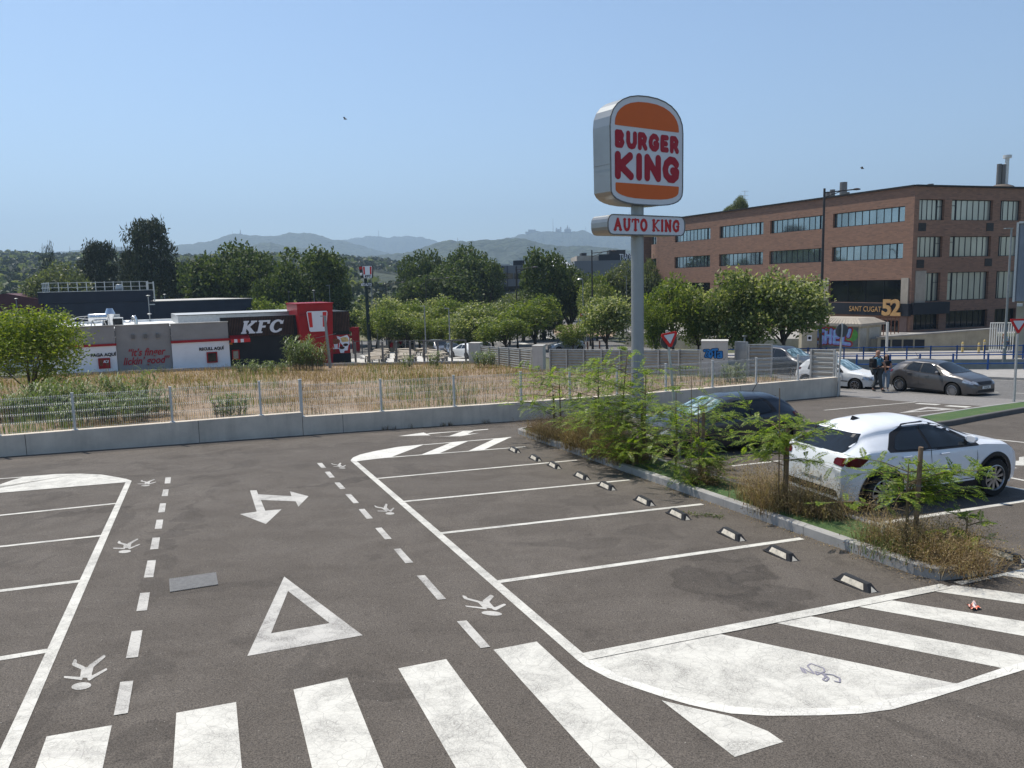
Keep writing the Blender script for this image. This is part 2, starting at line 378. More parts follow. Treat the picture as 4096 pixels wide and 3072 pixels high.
MAT['kerb'] = m_concrete('kerb_concrete', (.31, .30, .285), .3); MAT['kerb_dark'] = m_concrete('kerb_dark_streaked', (.10, .095, .09), .5)  # second one: much darker base, stronger streaks, for the turf strip's front kerb
def m_turf():
    n = NT('artificial_turf'); f = n.noise(60, 3, .7); g = n.noise(2.0, 4)
    c = n.ramp(f, [(.3, (.018, .045, .010)), (.7, (.07, .135, .03))]); c = n.mix(n.ramp(g, [(.45, 0.0), (.7, .4)]), c, (.14, .16, .05)); n.set(c, .9); n.bump(f, .6, .02); return n.done()
MAT['turf'] = m_turf()
MAT['iron'] = simple('cast_iron', (.15, .148, .145), .55, .5, .25, 20, .3)

# ------------------------------------------------------------------ terrain sheet (reaches past the hills)
def make_ground():
    ys = list(np.arange(-60, 0, 12))+list(np.arange(0, 120, 2.0))+list(np.geomspace(120, 12000, 46))
    xs = list(-np.geomspace(12000, 70, 26))+list(np.arange(-68, 69, 2.0))+list(np.geomspace(70, 12000, 26))
    P = np.zeros((len(ys), len(xs), 3))
    for j, y in enumerate(ys):
        for i, x in enumerate(xs):
            z = gz(min(max(x, -400), 400), y)-.06
            # sunken ramp between the two blue railings on the right
            nf = 44.5+(27-x)*.242; ff = 58.0+(29-x)*.204
            if x > 16.5 and nf-1.2 < y < ff+2.0: z -= 2.6
            P[j, i] = (x, y, z)
    mb = MB(); mb.grid(P); struct(mb, 'ground', MAT['ground'])
make_ground()
U = lot(*V_(1735, 1165))-lot(*V_(1080, 1256)); U = U[:2]/np.linalg.norm(U[:2]); Vd = np.array([-U[1], U[0]])
def L2(p): q = lot(*p); return q[:2]
def lotpt(xy, dz=0): return np.array([xy[0], xy[1], lotz(xy[0], xy[1])+dz])
# the retaining wall line along the far side of the lot
WALLPX = [(0, 1828), (1208, 1741), (1500, 1721), (1990, 1689), (2550, 1648), (3137, 1603), (3361, 1582)]
WL = [L2(p) for p in WALLPX]
d0 = (WL[1]-WL[0])/np.linalg.norm(WL[1]-WL[0]); WL = [WL[0]-d0*9]+WL
WE = WL[-1]

# parking lot asphalt
exitL = [L2(p) for p in ((3361, 1583), Z5(1000, 1000), Z5(2000, 1060), (4096, 1640), (4500, 1670))]
mb = MB(); lotpoly = [(-40, -8), (40, -8), (46, 24)]+[tuple(p) for p in exitL[::-1]]+[tuple(p) for p in WL[::-1]]+[(-40, WL[0][1]-5)]
mb.poly([lotpt(p) for p in lotpoly]); struct(mb, 'parking_lot', MAT['asphalt'])
mb = MB(); pv = [L2(p) for p in ((3361, 1558), (3600, 1571), (3900, 1589), (4096, 1600), (4500, 1626))]
mb.poly([lotpt(p, .004) for p in exitL+pv[::-1]]); struct(mb, 'paved_crossing', MAT['pavers'])
mb = MB(); kb = [L2(p) for p in (Z5(-200, 735), Z5(900, 757), Z5(1600, 772), Z5(2212, 797), Z5(3300, 845))]
mb.poly([lotpt(p, .002) for p in pv]+[lotpt(p, .002) for p in kb[::-1]]+[lotpt((16.2, 49.0), .002), lotpt((13.9, 47), .002)]); struct(mb, 'street', MAT['street'])
# pavement between the kerb and the near blue railing
def nearF(x): return 44.5+(27-x)*.242
def farF(x): return 58.0+(29-x)*.204
mb = MB(); k2 = [(k[0], k[1]) for k in kb]; nb = [(60, nearF(60)+.45), (16.3, nearF(16.3)+.45)]
P = [lotpt(p, .13) for p in k2]+[lotpt(p, .13) for p in nb]; mb.poly(P)
for a, b in zip(P, P[1:]+P[:1]): mb.quad(a, b, b-[0, 0, .5], a-[0, 0, .5])
struct(mb, 'pavement', MAT['concrete'])

# ------------------------------------------------------------------ painted markings
E4 = .004
def mark(name, polys, mat, dz=E4):
    mb = MB()
    for k, p in enumerate(polys): mb.poly([lotpt(L2(q), dz*.5+.0007*k) for q in p])
    return struct(mb, name, mat)
def lineq(a, b, w, e0=0, e1=0):
    a, b = L2(a), L2(b); d = (b-a)/np.linalg.norm(b-a); a = a-d*e0; b = b+d*e1; n = np.array([-d[1], d[0]])*w/2; return [a-n, b-n, b+n, a+n]
def marklines(name, lines, mat, dz=E4):
    mb = MB()
    for k, q in enumerate(lines): mb.poly([lotpt(p, dz*.5+.0007*k) for p in q])
    return struct(mb, name, mat)
marklines('bay_lines', [lineq(R5(8, 572), R5(1745, 412), .10), lineq(R5(240, 771), R5(2200, 583), .10), lineq(R5(560, 1046), R7(885, 253), .11), lineq(R5(1050, 1467), R7(1745, 550), .115), lineq(R5(0, 399), R5(1300, 297), .10)], MAT['paint'], .006)
mark('bay_edge_line', [[R3(1085, 200), R3(1140, 207), R5(560, 1030), R5(1090, 1480), R6(950, 684), R6(880, 728), R5(1000, 1440), R5(500, 1040)]][:0]+[[R3(1085, 202), R3(1140, 207), R6(950, 684), R6(880, 728)]], MAT['paint'], .012)
marklines('bay_boundary_line', [lineq(R6(950, 702), R8(1440, 110), .165, 0, .2)], MAT['paint'], .018)
L0, L1_ = L2(R1(1087, 278)), L2(R2(0, 1510)); Rr0, Rr1 = L2(R1(1138, 268)), L2(R2(75, 1659))
mb = MB(); ex = lambda a, b, t: a+(b-a)*t
mb.poly([lotpt(p, .0065) for p in (L0, Rr0, ex(Rr0, Rr1, 1.35), ex(L0, L1_, 1.45))]); struct(mb, 'left_bay_edge_line', MAT['paint'])
marklines('left_bay_lines', [lineq(R1(0, 565), R1(1035, 459), .10, 4), lineq(R1(0, 836), R1(905, 738), .10, 4), lineq(R1(0, 1219), R1(728, 1130), .115, 4), lineq(R2(0, 716), R2(445, 643), .12, 4), lineq(R1(0, 250), R1(300, 228), .09, 5)], MAT['paint'], .006)
mark('left_bay_end_patch', [[R1(-900, 492), R1(0, 300), R1(110, 262), R1(225, 232), R1(480, 210), R1(700, 207), R1(880, 215), R1(1000, 235), R1(1090, 252), R1(1138, 268), R1(1085, 281), R1(0, 373), R1(-900, 455)]], MAT['paint'], .016)
DL = [R1(*p) for p in ()]
dl = [[(1430, 238), (1477, 235), (1472, 288), (1422, 290)], [(1410, 343), (1457, 341), (1450, 397), (1397, 400)], [(1383, 463), (1435, 461), (1423, 537), (1367, 541)], [(1353, 605), (1411, 602), (1398, 681), (1337, 684)], [(1318, 760), (1383, 756), (1367, 856), (1297, 862)], [(1275, 959), (1348, 953), (1325, 1101), (1243, 1106)], [(1212, 1240), (1296, 1233), (1270, 1388), (1178, 1397)]]
dl2 = [[(1138, 482), (1232, 473), (1193, 705), (1088, 715)], [(1040, 922), (1153, 910), (1105, 1190), (983, 1210)]]
dr = [[(795, 222), (838, 220), (873, 261), (833, 264)], [(862, 298), (906, 295), (949, 345), (905, 348)], [(945, 391), (990, 388), (1041, 442), (995, 446)], [(1040, 492), (1087, 489), (1158, 567), (1112, 571)], [(1155, 622), (1205, 618), (1278, 700), (1225, 705)], [(1298, 785), (1353, 780), (1440, 877), (1383, 883)], [(1458, 967), (1515, 961), (1627, 1083), (1560, 1090)], [(1658, 1198), (1727, 1193), (1911, 1400), (1838, 1407)]]
mark('left_dashed_line', [[R1(*p) for p in q] for q in dl]+[[R2(*p) for p in q] for q in dl2], MAT['paint_worn'])
mark('right_dashed_line', [[R3(*p) for p in q] for q in dr]+[[R4(2003, 397), R4(2087, 389), R6(132, 617), R6(47, 628)]], MAT['paint_worn'])
mark('lane_arrow', [[R3(*p) for p in ((217, 459), (273, 456), (287, 492), (575, 507), (561, 466), (722, 508), (634, 598), (611, 552), (310, 540), (348, 633), (490, 620), (353, 748), (130, 662), (274, 641))]], MAT['paint_worn'])
o3 = [R4(512, 7), R4(1190, 515), R4(193, 694)]; i3 = [R4(545, 132), R4(905, 410), R4(398, 498)]
mb = MB()
for k in range(3):
    a, b = k, (k+1) % 3; mb.poly([lotpt(L2(q), E4) for q in (o3[a], o3[b], i3[b], i3[a])])
struct(mb, 'give_way_triangle', MAT['paint_worn'])
def ext(a, b, t): A, B = L2(a), L2(b); d = (B-A)/np.linalg.norm(B-A); return A+d*t
zb = []
for (tl, tl2, tr, tr2) in ((R2(403, 1390), R2(325, 1610), R2(966, 1293), R2(888, 1659)), (R2(1524, 1186), R2(1495, 1659), R2(2040, 1092), R2(2090, 1659)), (R4(592, 984), R4(752, 1659), R4(1057, 880), R4(1368, 1659)), (R4(1497, 801), R4(1995, 1659), R4(1911, 721), R6(445, 1659)), (R6(160, 640), R6(1080, 1659), R6(533, 569), R6(1710, 1659))):
    zb.append([L2(tl), L2(tr), ext(tr, tr2, 4.4), ext(tl, tl2, 4.4)])
zb.append([L2(p) for p in (R6(1612, 1078), R6(1850, 1135), R6(2212, 1215), R8(0, 1345), R8(135, 1437), R8(0, 1477), V_(1587, 1636))])
mb = MB()
for q in zb: mb.poly([lotpt(p, E4) for p in q])
struct(mb, 'zebra_crossing', MAT['paint'])
outer = [R6(*p) for p in ((880, 728), (960, 785), (1150, 885), (1340, 955), (1640, 1055), (1850, 1115), (2050, 1160), (2212, 1192))]+[R8(*p) for p in ((0, 1212), (450, 1208), (800, 1193), (1080, 1155), (1400, 1065), (1800, 940), (2212, 815), (2600, 700))]
inner = [R6(*p) for p in ((950, 684), (1050, 755), (1250, 865), (1480, 940), (1730, 1020), (1950, 1080), (2212, 1130))]+[R8(*p) for p in ((0, 1150), (500, 1145), (850, 1115), (1150, 1045), (1400, 980), (1640, 930), (1840, 860), (2025, 798), (2212, 742), (2600, 620))]
mark('hatching_border', [outer+inner[::-1]], MAT['paint_new'], .010)
mark('hatching_patch', [inner[:-4]+[R8(1600, 927), R8(0, 592), R7(1020, 1372), R6(1000, 712)]], MAT['paint'], .006)
mark('hatching_stripes', [[R8(50, 403), R8(345, 345), R8(2212, 690), R8(2500, 742), R8(2212, 800), R8(2025, 798)], [R8(785, 268), R8(1065, 212), R8(2600, 455), R8(2600, 590)], [R8(1435, 135), R8(1600, 80), R8(2212, 160), R8(2700, 220), R8(2700, 310), R8(2212, 245)]], MAT['paint'], .006)
Q2 = pxf(3600, 2150, 4.4597)
mark('hatching_end_line', [[Q2(960, 800), Q2(1850, 645), Q2(2212, 560), Q2(2900, 380), Q2(2900, 860), Q2(2212, 740), Q2(1850, 690), Q2(1100, 850)]], MAT['paint'], .014)
mark('far_hatching', [[R3(1085, 200), R3(1105, 175), R3(1170, 148), R3(1290, 120), R3(1500, 82), R3(1725, 60), R3(1440, 170), R3(1130, 207)], [R5(655, 262), R5(810, 247), R5(555, 355), R5(390, 370)], [R5(1035, 228), R5(1180, 212), R5(940, 325), R5(800, 338)]], MAT['paint_new'], .012)
marklines('far_hatching_border', [lineq(R5(425, 279), R5(1175, 216), .09)], MAT['paint_new'], .008)
mark('far_lane_arrow', [[R5(200, 205), R5(420, 173), R5(480, 197)], [R5(440, 186), R5(470, 179), R5(980, 143), R5(975, 148), R5(858, 158), R5(845, 153), R5(470, 186)], [R5(515, 208), R5(640, 204), R5(760, 161), R5(860, 157), R5(800, 187), R5(900, 178), R5(740, 206)]], MAT['paint_new'])
# far bays beyond the island and the exit lane
marklines('far_bay_lines', [lineq(Z7(830, 1090), Z7(2139, 885), .12, 0, 2.5), lineq(Z7(0, 598), Z7(240, 572), .1, .5), lineq(Z7(0, 850), Z7(320, 800), .11), lineq(Z7(1640, 377), Z7(2139, 430), .12, 0, 4), lineq(Z7(1985, 697), Z7(2139, 727), .1, 3, 4), lineq(Z7(1935, 762), Z7(2139, 800), .1, 0, 4), lineq(Z5(240, 1090), Z5(1150, 1008), .1)], MAT['paint'], .006)
mark('far_lane_marks', [[Z7(1980, 580), Z7(2139, 570), Z7(2300, 590), Z7(2300, 615), Z7(1985, 605)], [Z7(1985, 613), Z7(2000, 612), Z7(2090, 630), Z7(2060, 632)], [Z7(2100, 545), Z7(2139, 540), Z7(2139, 575), Z7(2100, 575)]], MAT['paint'], .006)
to = [Z5(975, 1117), Z5(1255, 1057), Z5(1565, 1080)]; ti = [Z5(1115, 1103), Z5(1262, 1071), Z5(1400, 1082)]
mb = MB()
for k in range(3):
    a, b = k, (k+1) % 3; mb.poly([lotpt(L2(q), E4) for q in (to[a], to[b], ti[b], ti[a])])
struct(mb, 'exit_give_way_triangle', MAT['paint_worn'])
mark('exit_lane_marks', [[Z5(*p) for p in q] for q in ([(1130, 1024), (1180, 1018), (1395, 1029), (1345, 1038)], [(1420, 1048), (1480, 1040), (1700, 1053), (1640, 1063)], [(1735, 1074), (1790, 1064), (1920, 1071), (1860, 1082)], [(1320, 1136), (1470, 1119), (1482, 1127), (1335, 1144)], [(1540, 1107), (1725, 1083), (1785, 1083), (1570, 1114)], [(1140, 1165), (1200, 1157), (1215, 1162), (1160, 1168)])], MAT['paint'])
marklines('street_edge_line', [lineq(Z5(350, 760), Z5(920, 752), .12, 3), lineq(Z5(1850, 788), Z5(2212, 797), .12, 0, 6), lineq(Z5(1820, 905), Z5(1960, 912), .1), lineq(Z5(2130, 920), Z5(2212, 924), .1, 0, 4)], MAT['paint'], .008)

# walking-figure symbols painted in the two footpaths (upside down towards the camera)
def walker(name, M, mat):
    """M maps the symbol's own pixel sketch to picture pixels"""
    body = uni(pol([(705, 792), (808, 795), (785, 885), (692, 880)]), cap((640, 765), (720, 800), 17), cap((650, 738), (640, 765), 15), cap((900, 697), (780, 790), 12, 19), cap((560, 877), (700, 890), 9, 13), cap((918, 810), (770, 893), 9, 14), ell((703, 955), 86, 31, -.12))
    mb = MB(); sdfmesh(mb, body, (530, 670, 950, 1000), 9, lambda u, v: np.array([lotpt(L2(M(a, b)), .005) for a, b in zip(u, v)])); return struct(mb, name, mat)
def aff(src, dst):
    A = np.array([[s[0], s[1], 1] for s in src], float); X = np.linalg.solve(A, np.array(dst, float)); return lambda x, y: tuple(np.array([x, y, 1.0]) @ X)
s3 = [(547, 880), (918, 690), (700, 985)]
walker('pedestrian_symbol', lambda x, y: R2(x, y), MAT['paint_worn'])
walker('pedestrian_symbol', aff(s3, [R1(975, 852), R1(1198, 770), R1(1078, 892)]), MAT['paint_worn'])
walker('pedestrian_symbol', aff(s3, [R1(1187, 294), R1(1341, 255), R1(1258, 314)]), MAT['paint_worn'])
walker('pedestrian_symbol', aff([(547, 880), (642, 730), (700, 985), ][:3], [R6(-85, 265), R4(2055, 175), R6(166, 345)]), MAT['paint_worn'])
walker('pedestrian_symbol', aff([(547, 880), (642, 730), (700, 985)], [R3(1318, 638), R3(1292, 592), R3(1438, 667)]), MAT['paint_worn'])
walker('pedestrian_symbol', aff([(547, 880), (642, 730), (700, 985)], [R3(934, 251), R3(919, 226), R3(1022, 270)]), MAT['paint_worn'])
# black spray scribble on the white hatching
mb = MB(); sc = [(280, 790), (300, 830), (330, 845), (300, 800), (350, 830), (400, 850), (340, 780), (370, 760), (480, 800), (490, 830), (420, 860), (410, 830), (470, 850), (500, 880), (470, 900), (500, 915), (525, 890), (480, 850), (560, 860), (620, 890), (620, 925), (570, 915)]
for k, (a, b) in enumerate(zip(sc, sc[1:])): mb.poly([lotpt(p, .0045+.0003*k) for p in lineq(R8(*a), R8(*b), .016)])
MAT['scribble'] = simple('grey_spray_paint', (.22, .21, .25), .8)
struct(mb, 'ground_scribble', MAT['scribble'])
# long iron cover in the lane
mb = MB(); q = [L2(p) for p in (R1(1462, 1120), R1(1868, 1062), R1(1886, 1168), R1(1468, 1233))]
mb.poly([lotpt(p, .006) for p in q])
for k in range(23):
    t = (k+.5)/23; a = q[0]+(q[1]-q[0])*t; b = q[3]+(q[2]-q[3])*t; mb.bar(lotpt(a, .010), lotpt(b, .010), .018, .008)
tag(mb.build('drain_cover', MAT['iron']), 'long ribbed grey iron cover set flush in the lane beside the left dashed line', 'manhole cover')

# ------------------------------------------------------------------ planted island
C0 = np.array([5.20, 9.33]); IW = 1.15; ILEN = 14.7
def isl(t, s): return C0+Vd*t+U*s               # t along the island, s across it
mb = MB()
def kerbrun(mb, pts, w, h, up0=-.1, close=False):
    P = [np.array(p) for p in pts]; n = len(P); off = []
    for i in range(n):
        a = P[max(i-1, 0)]; b = P[min(i+1, n-1)]; d = (b-a)/np.linalg.norm(b-a); off.append(P[i]+np.array([-d[1], d[0]])*w)
    for i in range(n-1):
        L = np.linalg.norm(P[i+1]-P[i]); k = max(1, int(round(L/1.0)))
        for j in range(k):
            g = .004/L*1.0
            a, b = P[i]+(P[i+1]-P[i])*(j/k+g), P[i]+(P[i+1]-P[i])*((j+1)/k-g); c, e = off[i]+(off[i+1]-off[i])*((j+1)/k-g), off[i]+(off[i+1]-off[i])*(j/k+g)
            lo = [lotpt(p, up0) for p in (a, b, c, e)]; ch = .02
            d = (b-a)/np.linalg.norm(b-a); nn = np.array([-d[1], d[0]])
            mid = [lotpt(p, h-ch) for p in (a, b, c, e)]; hi = [lotpt(a+nn*ch, h), lotpt(b+nn*ch, h), lotpt(c-nn*ch*.2, h), lotpt(e-nn*ch*.2, h)]
            mb.add(lo+mid+hi, [(0, 1, 5, 4), (1, 2, 6, 5), (2, 3, 7, 6), (3, 0, 4, 7), (4, 5, 9, 8), (5, 6, 10, 9), (6, 7, 11, 10), (7, 4, 8, 11), (8, 9, 10, 11)])
hk = .155
ring = [isl(.0, .12), isl(ILEN, .0)]
kerbrun(mb, [isl(ILEN+.55, .45), isl(ILEN+.25, .05), isl(ILEN, 0), isl(0.35, 0), isl(.04, .10), isl(0, .38), isl(0.02, IW-.1), isl(.3, IW), isl(ILEN, IW), isl(ILEN+.3, IW-.1), isl(ILEN+.55, .45)], .14, hk)
struct(mb, 'island_kerb', MAT['kerb'])
mb = MB(); ip = [isl(.13, .2), isl(.13, IW-.14), isl(ILEN+.25, IW-.2), isl(ILEN+.25, .2)]
na = 60
for k in range(na):
    for j in range(6):
        f = lambda a, b: lotpt(isl(.13+(ILEN)*a, .13+(IW-.26)*b), .135+.02*math.sin(a*40)*math.sin(b*7))
        mb.quad(f(k/na, (j+1)/6), f(k/na, j/6), f((k+1)/na, j/6), f((k+1)/na, (j+1)/6))
tag(mb.build('island_turf', MAT['turf']), kind='stuff')
# right-hand turf strip with its kerbs
mb = MB(); tu = [L2(p) for p in (Z5(1270, 1183), Z5(1700, 1113), Z5(2212, 1043), Z5(3200, 910))]; tl_ = [L2(p) for p in (Z5(1490, 1234), Z5(1750, 1183), Z5(2212, 1100), Z5(3200, 930))]
tu = [L2(Z5(1110, 1210))]+tu; tl_ = [L2(Z5(1230, 1268))]+tl_
mb.poly([lotpt(p, .14) for p in tl_]+[lotpt(p, .14) for p in tu[::-1]]); tag(mb.build('turf_strip', MAT['turf']), kind='stuff')
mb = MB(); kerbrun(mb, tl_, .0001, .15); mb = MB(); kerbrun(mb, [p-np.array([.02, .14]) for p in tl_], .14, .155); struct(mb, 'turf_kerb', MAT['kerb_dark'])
mb = MB(); kerbrun(mb, tu, .12, .15); struct(mb, 'turf_back_kerb', MAT['kerb'])
# ------------------------------------------------------------------ retaining wall of the lot and its wire mesh fence
def walltop(px): return np.interp(px, [-1500, 0, 1207, 1208.5, 1990, 2600, 3361], [1858, 1744, 1650, 1668, 1616, 1573, 1508])
def wallpt(px):
    """point on the wall's front line seen at picture column px"""
    for a, b in zip(WL, WL[1:]):
        r = ray(px, 1650)[:2]; d = b-a; A = np.array([[r[0], -d[0]], [r[1], -d[1]]]); k, t = np.linalg.solve(A, a)
        if -1e-6 <= t <= 1+1e-6 or (a is WL[0] and t < 0): return a+d*t
    return WL[-1]
MAT['wall'] = m_concrete('cast_concrete', (.58, .51, .42), .35)
sp = [(-1100, 0), (0, 1), (600, 2), (1207, 3), (1209, 4), (1500, 5), (1990, 6), (2550, 7), (3137, 8), (3361, 9)]
def wtop(px): P = wallpt(px); r = ray(px, walltop(px)); return CC[2]+r[2]*P[1]
wb = MB(); HU0 = math.atan2(U[1], U[0])
wnode = [p for p, _ in sp]
for a, b in zip(wnode[:3]+wnode[4:-1], wnode[1:4]+wnode[5:]):
    A, B = wallpt(a), wallpt(b); d = (B-A)/np.linalg.norm(B-A); n = np.array([-d[1], d[0]])*.24
    za, zb_ = wtop(a), wtop(b); ga, gb = lotz(*A)-.3, lotz(*B)-.3
    A2, B2 = A+n, B+n
    for (p, q, z0, z1) in ((A, B, ga, gb),): pass
    v = [(*A, ga), (*B, gb), (*B2, gb), (*A2, ga), (*A, za), (*B, zb_), (*B2, zb_), (*A2, za)]
    wb.add(v, [(0, 1, 5, 4), (1, 2, 6, 5), (2, 3, 7, 6), (3, 0, 4, 7), (4, 5, 6, 7)])

wall_o = tag(wb.build('retaining_wall', MAT['wall']), 'long low grey cast concrete wall along the far side of the car park', 'wall')
MAT['groove'] = simple('dark_pour_joint', (.06, .055, .05), .95)  # dark colour of the thin strips that mark the pour joints
for px in (90, 790, 1370, 2420, 2960):
    P = wallpt(px); m = MB(); z0_, z1_ = lotz(*P), wtop(px); q = P-Vd*.0015; m.box((q[0], q[1], (z0_+z1_)/2), (.012, .006, z1_-z0_), HU0); m.build('pour_joint', MAT['groove'], wall_o)
MAT['galv'] = simple('white_coated_steel', (.52, .53, .52), .45, .3, .1, 8)
fn = thing('mesh_fence', 'white wire mesh fence with folded panels on top of the long concrete wall', 'fence', lotpt(wallpt(1500), .5))
postpx = [-620, -330, -20, 292, 687, 1045, 1208, 1529, 1822, 2091, 2286, 2475, 2670, 2856, 3030, 3197, 3350]
def wmid(px):
    P = wallpt(px); i = 0; P2 = wallpt(px+3); d = P2-P
    if np.linalg.norm(d) < 1e-6: d = WL[-1]-WL[-2]
    d /= np.linalg.norm(d); return P+np.array([-d[1], d[0]])*.12, d
for k, px in enumerate(postpx):
    P, d = wmid(px); z = wtop(px+(2 if px == 1208 else 0)); h = 1.14 if px == 1208 else 1.02; w = .085 if px == 1208 else .06
    m = MB(); m.box((P[0], P[1], z+h/2), (w, w, h), math.atan2(d[1], d[0])); m.box((P[0], P[1], z+h+.012), (w+.02, w+.02, .024), math.atan2(d[1], d[0])); m.box((P[0], P[1], z+.006), (w+.08, w+.08, .012), math.atan2(d[1], d[0]))
    m.build('post', MAT['galv'], fn)
    if k+1 < len(postpx):
        q = postpx[k+1]; Q, d2 = wmid(q); zq = wtop(q-(2 if q == 1208 else 0)); m = MB(); Lp = np.linalg.norm(Q-P); n = np.array([-d[1], d[0]])
        A = np.array([*P, z]); B = np.array([*Q, zq]); nv = int(Lp/.055); hs = [.05, .27, .31, .50, .54, .73, .77, .94, .985]; fold = {.27: .0, .29: .035}
        prof = [(.03, 0), (.265, 0), (.29, -.035), (.315, 0), (.495, 0), (.52, -.035), (.545, 0), (.725, 0), (.75, -.035), (.775, 0), (.93, 0), (.955, -.04), (.98, -.02), (1.0, 0)]
        w = .0032
        for i in range(1, nv):
            c = A+(B-A)*i/nv
            for (h0, o0), (h1, o1) in zip(prof, prof[1:]):
                a = c+np.array([n[0]*o0, n[1]*o0, h0]); b = c+np.array([n[0]*o1, n[1]*o1, h1]); e = np.array([d[0], d[1], 0])*w; g = np.array([n[0], n[1], 0])*w
                m.addq([[a-e-g, a+e-g, b+e-g, b-e-g], [a+e+g, a-e+g, b-e+g, b+e+g]])
        for h in (.05, .265, .315, .495, .545, .725, .775, .93, .975):
            a = A+[0, 0, h]; b = B+[0, 0, h]; m.bar(a, b, .006, .006)
        m.build('mesh_panel', MAT['galv'], fn)

# ------------------------------------------------------------------ sheet metal hoarding and concrete pillars beyond the field
MAT['corr'] = simple('corrugated_zinc', (.30, .295, .27), .45, .55, .2, 1.2)
MAT['steel'] = simple('galvanised_steel', (.42, .43, .43), .45, .6, .12, 5)
def hoarding(name, label, pts, h, nposts, group=None):
    a, b = [np.array(p) for p in pts]; L = np.linalg.norm(b-a); d = (b-a)/L; n = np.array([d[1], -d[0]])
    t = thing(name, label, 'fence', (*((a+b)/2), gz(*((a+b)/2))), group=group)
    for k in range(nposts-1):
        p = a+(b-a)*k/(nposts-1); q = a+(b-a)*(k+1)/(nposts-1); m = MB(); R = 8; rows = []
        for j in range(R*4+1):
            z = .08+(h-.12)*j/(R*4); ph = j % 4; o = (.0, .03, .03, .0)[ph]
            rows.append([(p[0]+n[0]*o, p[1]+n[1]*o, gz(*p)+z), (q[0]+n[0]*o, q[1]+n[1]*o, gz(*q)+z)])
        m.grid(rows); m.build('corrugated_panel', MAT['corr'], t)
    for k in range(nposts):
        p = a+(b-a)*k/(nposts-1)-n*.0; m = MB(); m.box((p[0]+n[0]*.06, p[1]+n[1]*.06, gz(*p)+h/2), (.09, .08, h+.06), math.atan2(d[1], d[0])); m.build('post', MAT['steel'], t)
    m = MB(); m.bar((*a, gz(*a)+h), (*b, gz(*b)+h), .07, .03); m.build('top_rail', MAT['galv'], t)
    return t
def colXY(px, D): return np.array([ray(px, 1300)[0]*D, D])
hoarding('metal_fence', 'corrugated zinc hoarding between the plain pillar and the pillar with the blue graffiti', (colXY(2200, 52.4), colXY(2803, 45.6)), 1.55, 9)
hoarding('metal_fence', 'far corrugated zinc hoarding between the two plain concrete pillars', (colXY(1922, 66), colXY(2126, 54)), 1.5, 6)
hoarding('metal_fence', 'short corrugated hoarding between the grey door and the parked black van', (colXY(2998, 44.6), colXY(3090, 44.0)), 1.85, 2)
hoarding('metal_fence', 'short metal hoarding behind the right end of the wire mesh fence', (colXY(3252, 35.6), colXY(3345, 34.6)), 1.85, 2)
def pillar(px, D, w, dpt, h, label, name='concrete_pillar'):
    P = colXY(px, D); rz = -.28; t = thing(name, label, 'pillar', (P[0], P[1], gz(*P)), rz)
    m = MB(); m.box((w/2, dpt/2, h/2-.2), (w, dpt, h+.4)); m.box((w/2, dpt/2, h+.03), (w+.05, dpt+.05, .06))
    _children.setdefault(t.name, []); o = m.build('shaft', MAT['concrete_light'], t, local=True); return t
pillar(1871, 67, 1.0, .9, 1.7, 'plain concrete pillar at the corner of the terrace, farthest of the three pillars')
pillar(2127, 53.2, .74, .8, 1.75, 'plain pale concrete pillar standing mid way along the zinc hoarding')
pb = pillar(2806, 44.9, 1.46, 1.1, 2.05, 'pale concrete pillar with blue bubble graffiti on its front')
MAT['bluep'] = simple('blue_spray', (.03, .19, .48), .7, 0, .25, 3); MAT['blackp'] = simple('black_spray', (.012, .012, .02), .7); MAT['whitep'] = simple('white_spray', (.7, .7, .72), .7)
def graffiti(parent, x0, z0, w, h):
    o = (x0, -.002, z0); S = lambda p: (p[0]*w, p[1]*h)
    # bubble letters Z O T A
    T = [[(.04, .80), (.24, .82), (.10, .30), (.27, .28)], [(.36, .55)], [(.46, .86), (.70, .90)], [(.60, .88), (.60, .25)], [(.76, .62), (.92, .66), (.93, .25), (.76, .22), (.78, .44), (.92, .45)], [(.36, .76), (.30, .5), (.36, .24), (.44, .5), (.36, .76)]]
    lines = [[S(p) for p in l] for l in T if len(l) > 1]; r = .066*w
    m = MB(); y = (0, 0, 1); x = (1, 0, 0)
    sdfmesh(m, strokes(lines, r+.03), (-.2, -.2, w+.2, h+.2), .02, planemap(o, x, y, .002)); q = m.build('graffiti_outline', MAT['blackp'], parent, local=True)
    m = MB(); sdfmesh(m, strokes(lines, r-.002), (-.2, -.2, w+.2, h+.2), .02, planemap(o, x, y, .005)); m.build('graffiti_fill', MAT['bluep'], parent, local=True)
    m = MB(); fine = [[S(p) for p in l] for l in ([(.12, .80), (.26, .72), (.13, .36), (.26, .24)], [(.36, .60), (.335, .5), (.36, .42), (.39, .5), (.36, .60)], [(.52, .80), (.55, .74), (.54, .3)], [(.66, .80), (.66, .3)], [(.74, .56), (.84, .58), (.83, .5), (.74, .46)], [(.80, .34), (.86, .30)])]
    sdfmesh(m, strokes(fine, .016), (-.1, -.1, w+.1, h+.1), .016, planemap(o, x, y, .008)); sdfmesh(m, uni(ell((-.06, .02), .03, .03), ell((w+.07, .05), .03, .035), ell((w+.14, .12), .016, .02)), (-.2, -.2, w+.3, h), .012, planemap(o, x, y, .008)); m.build('graffiti_lines', MAT['blackp'], parent, local=True)
graffiti(pb, .14, 1.02, 1.05, .66)
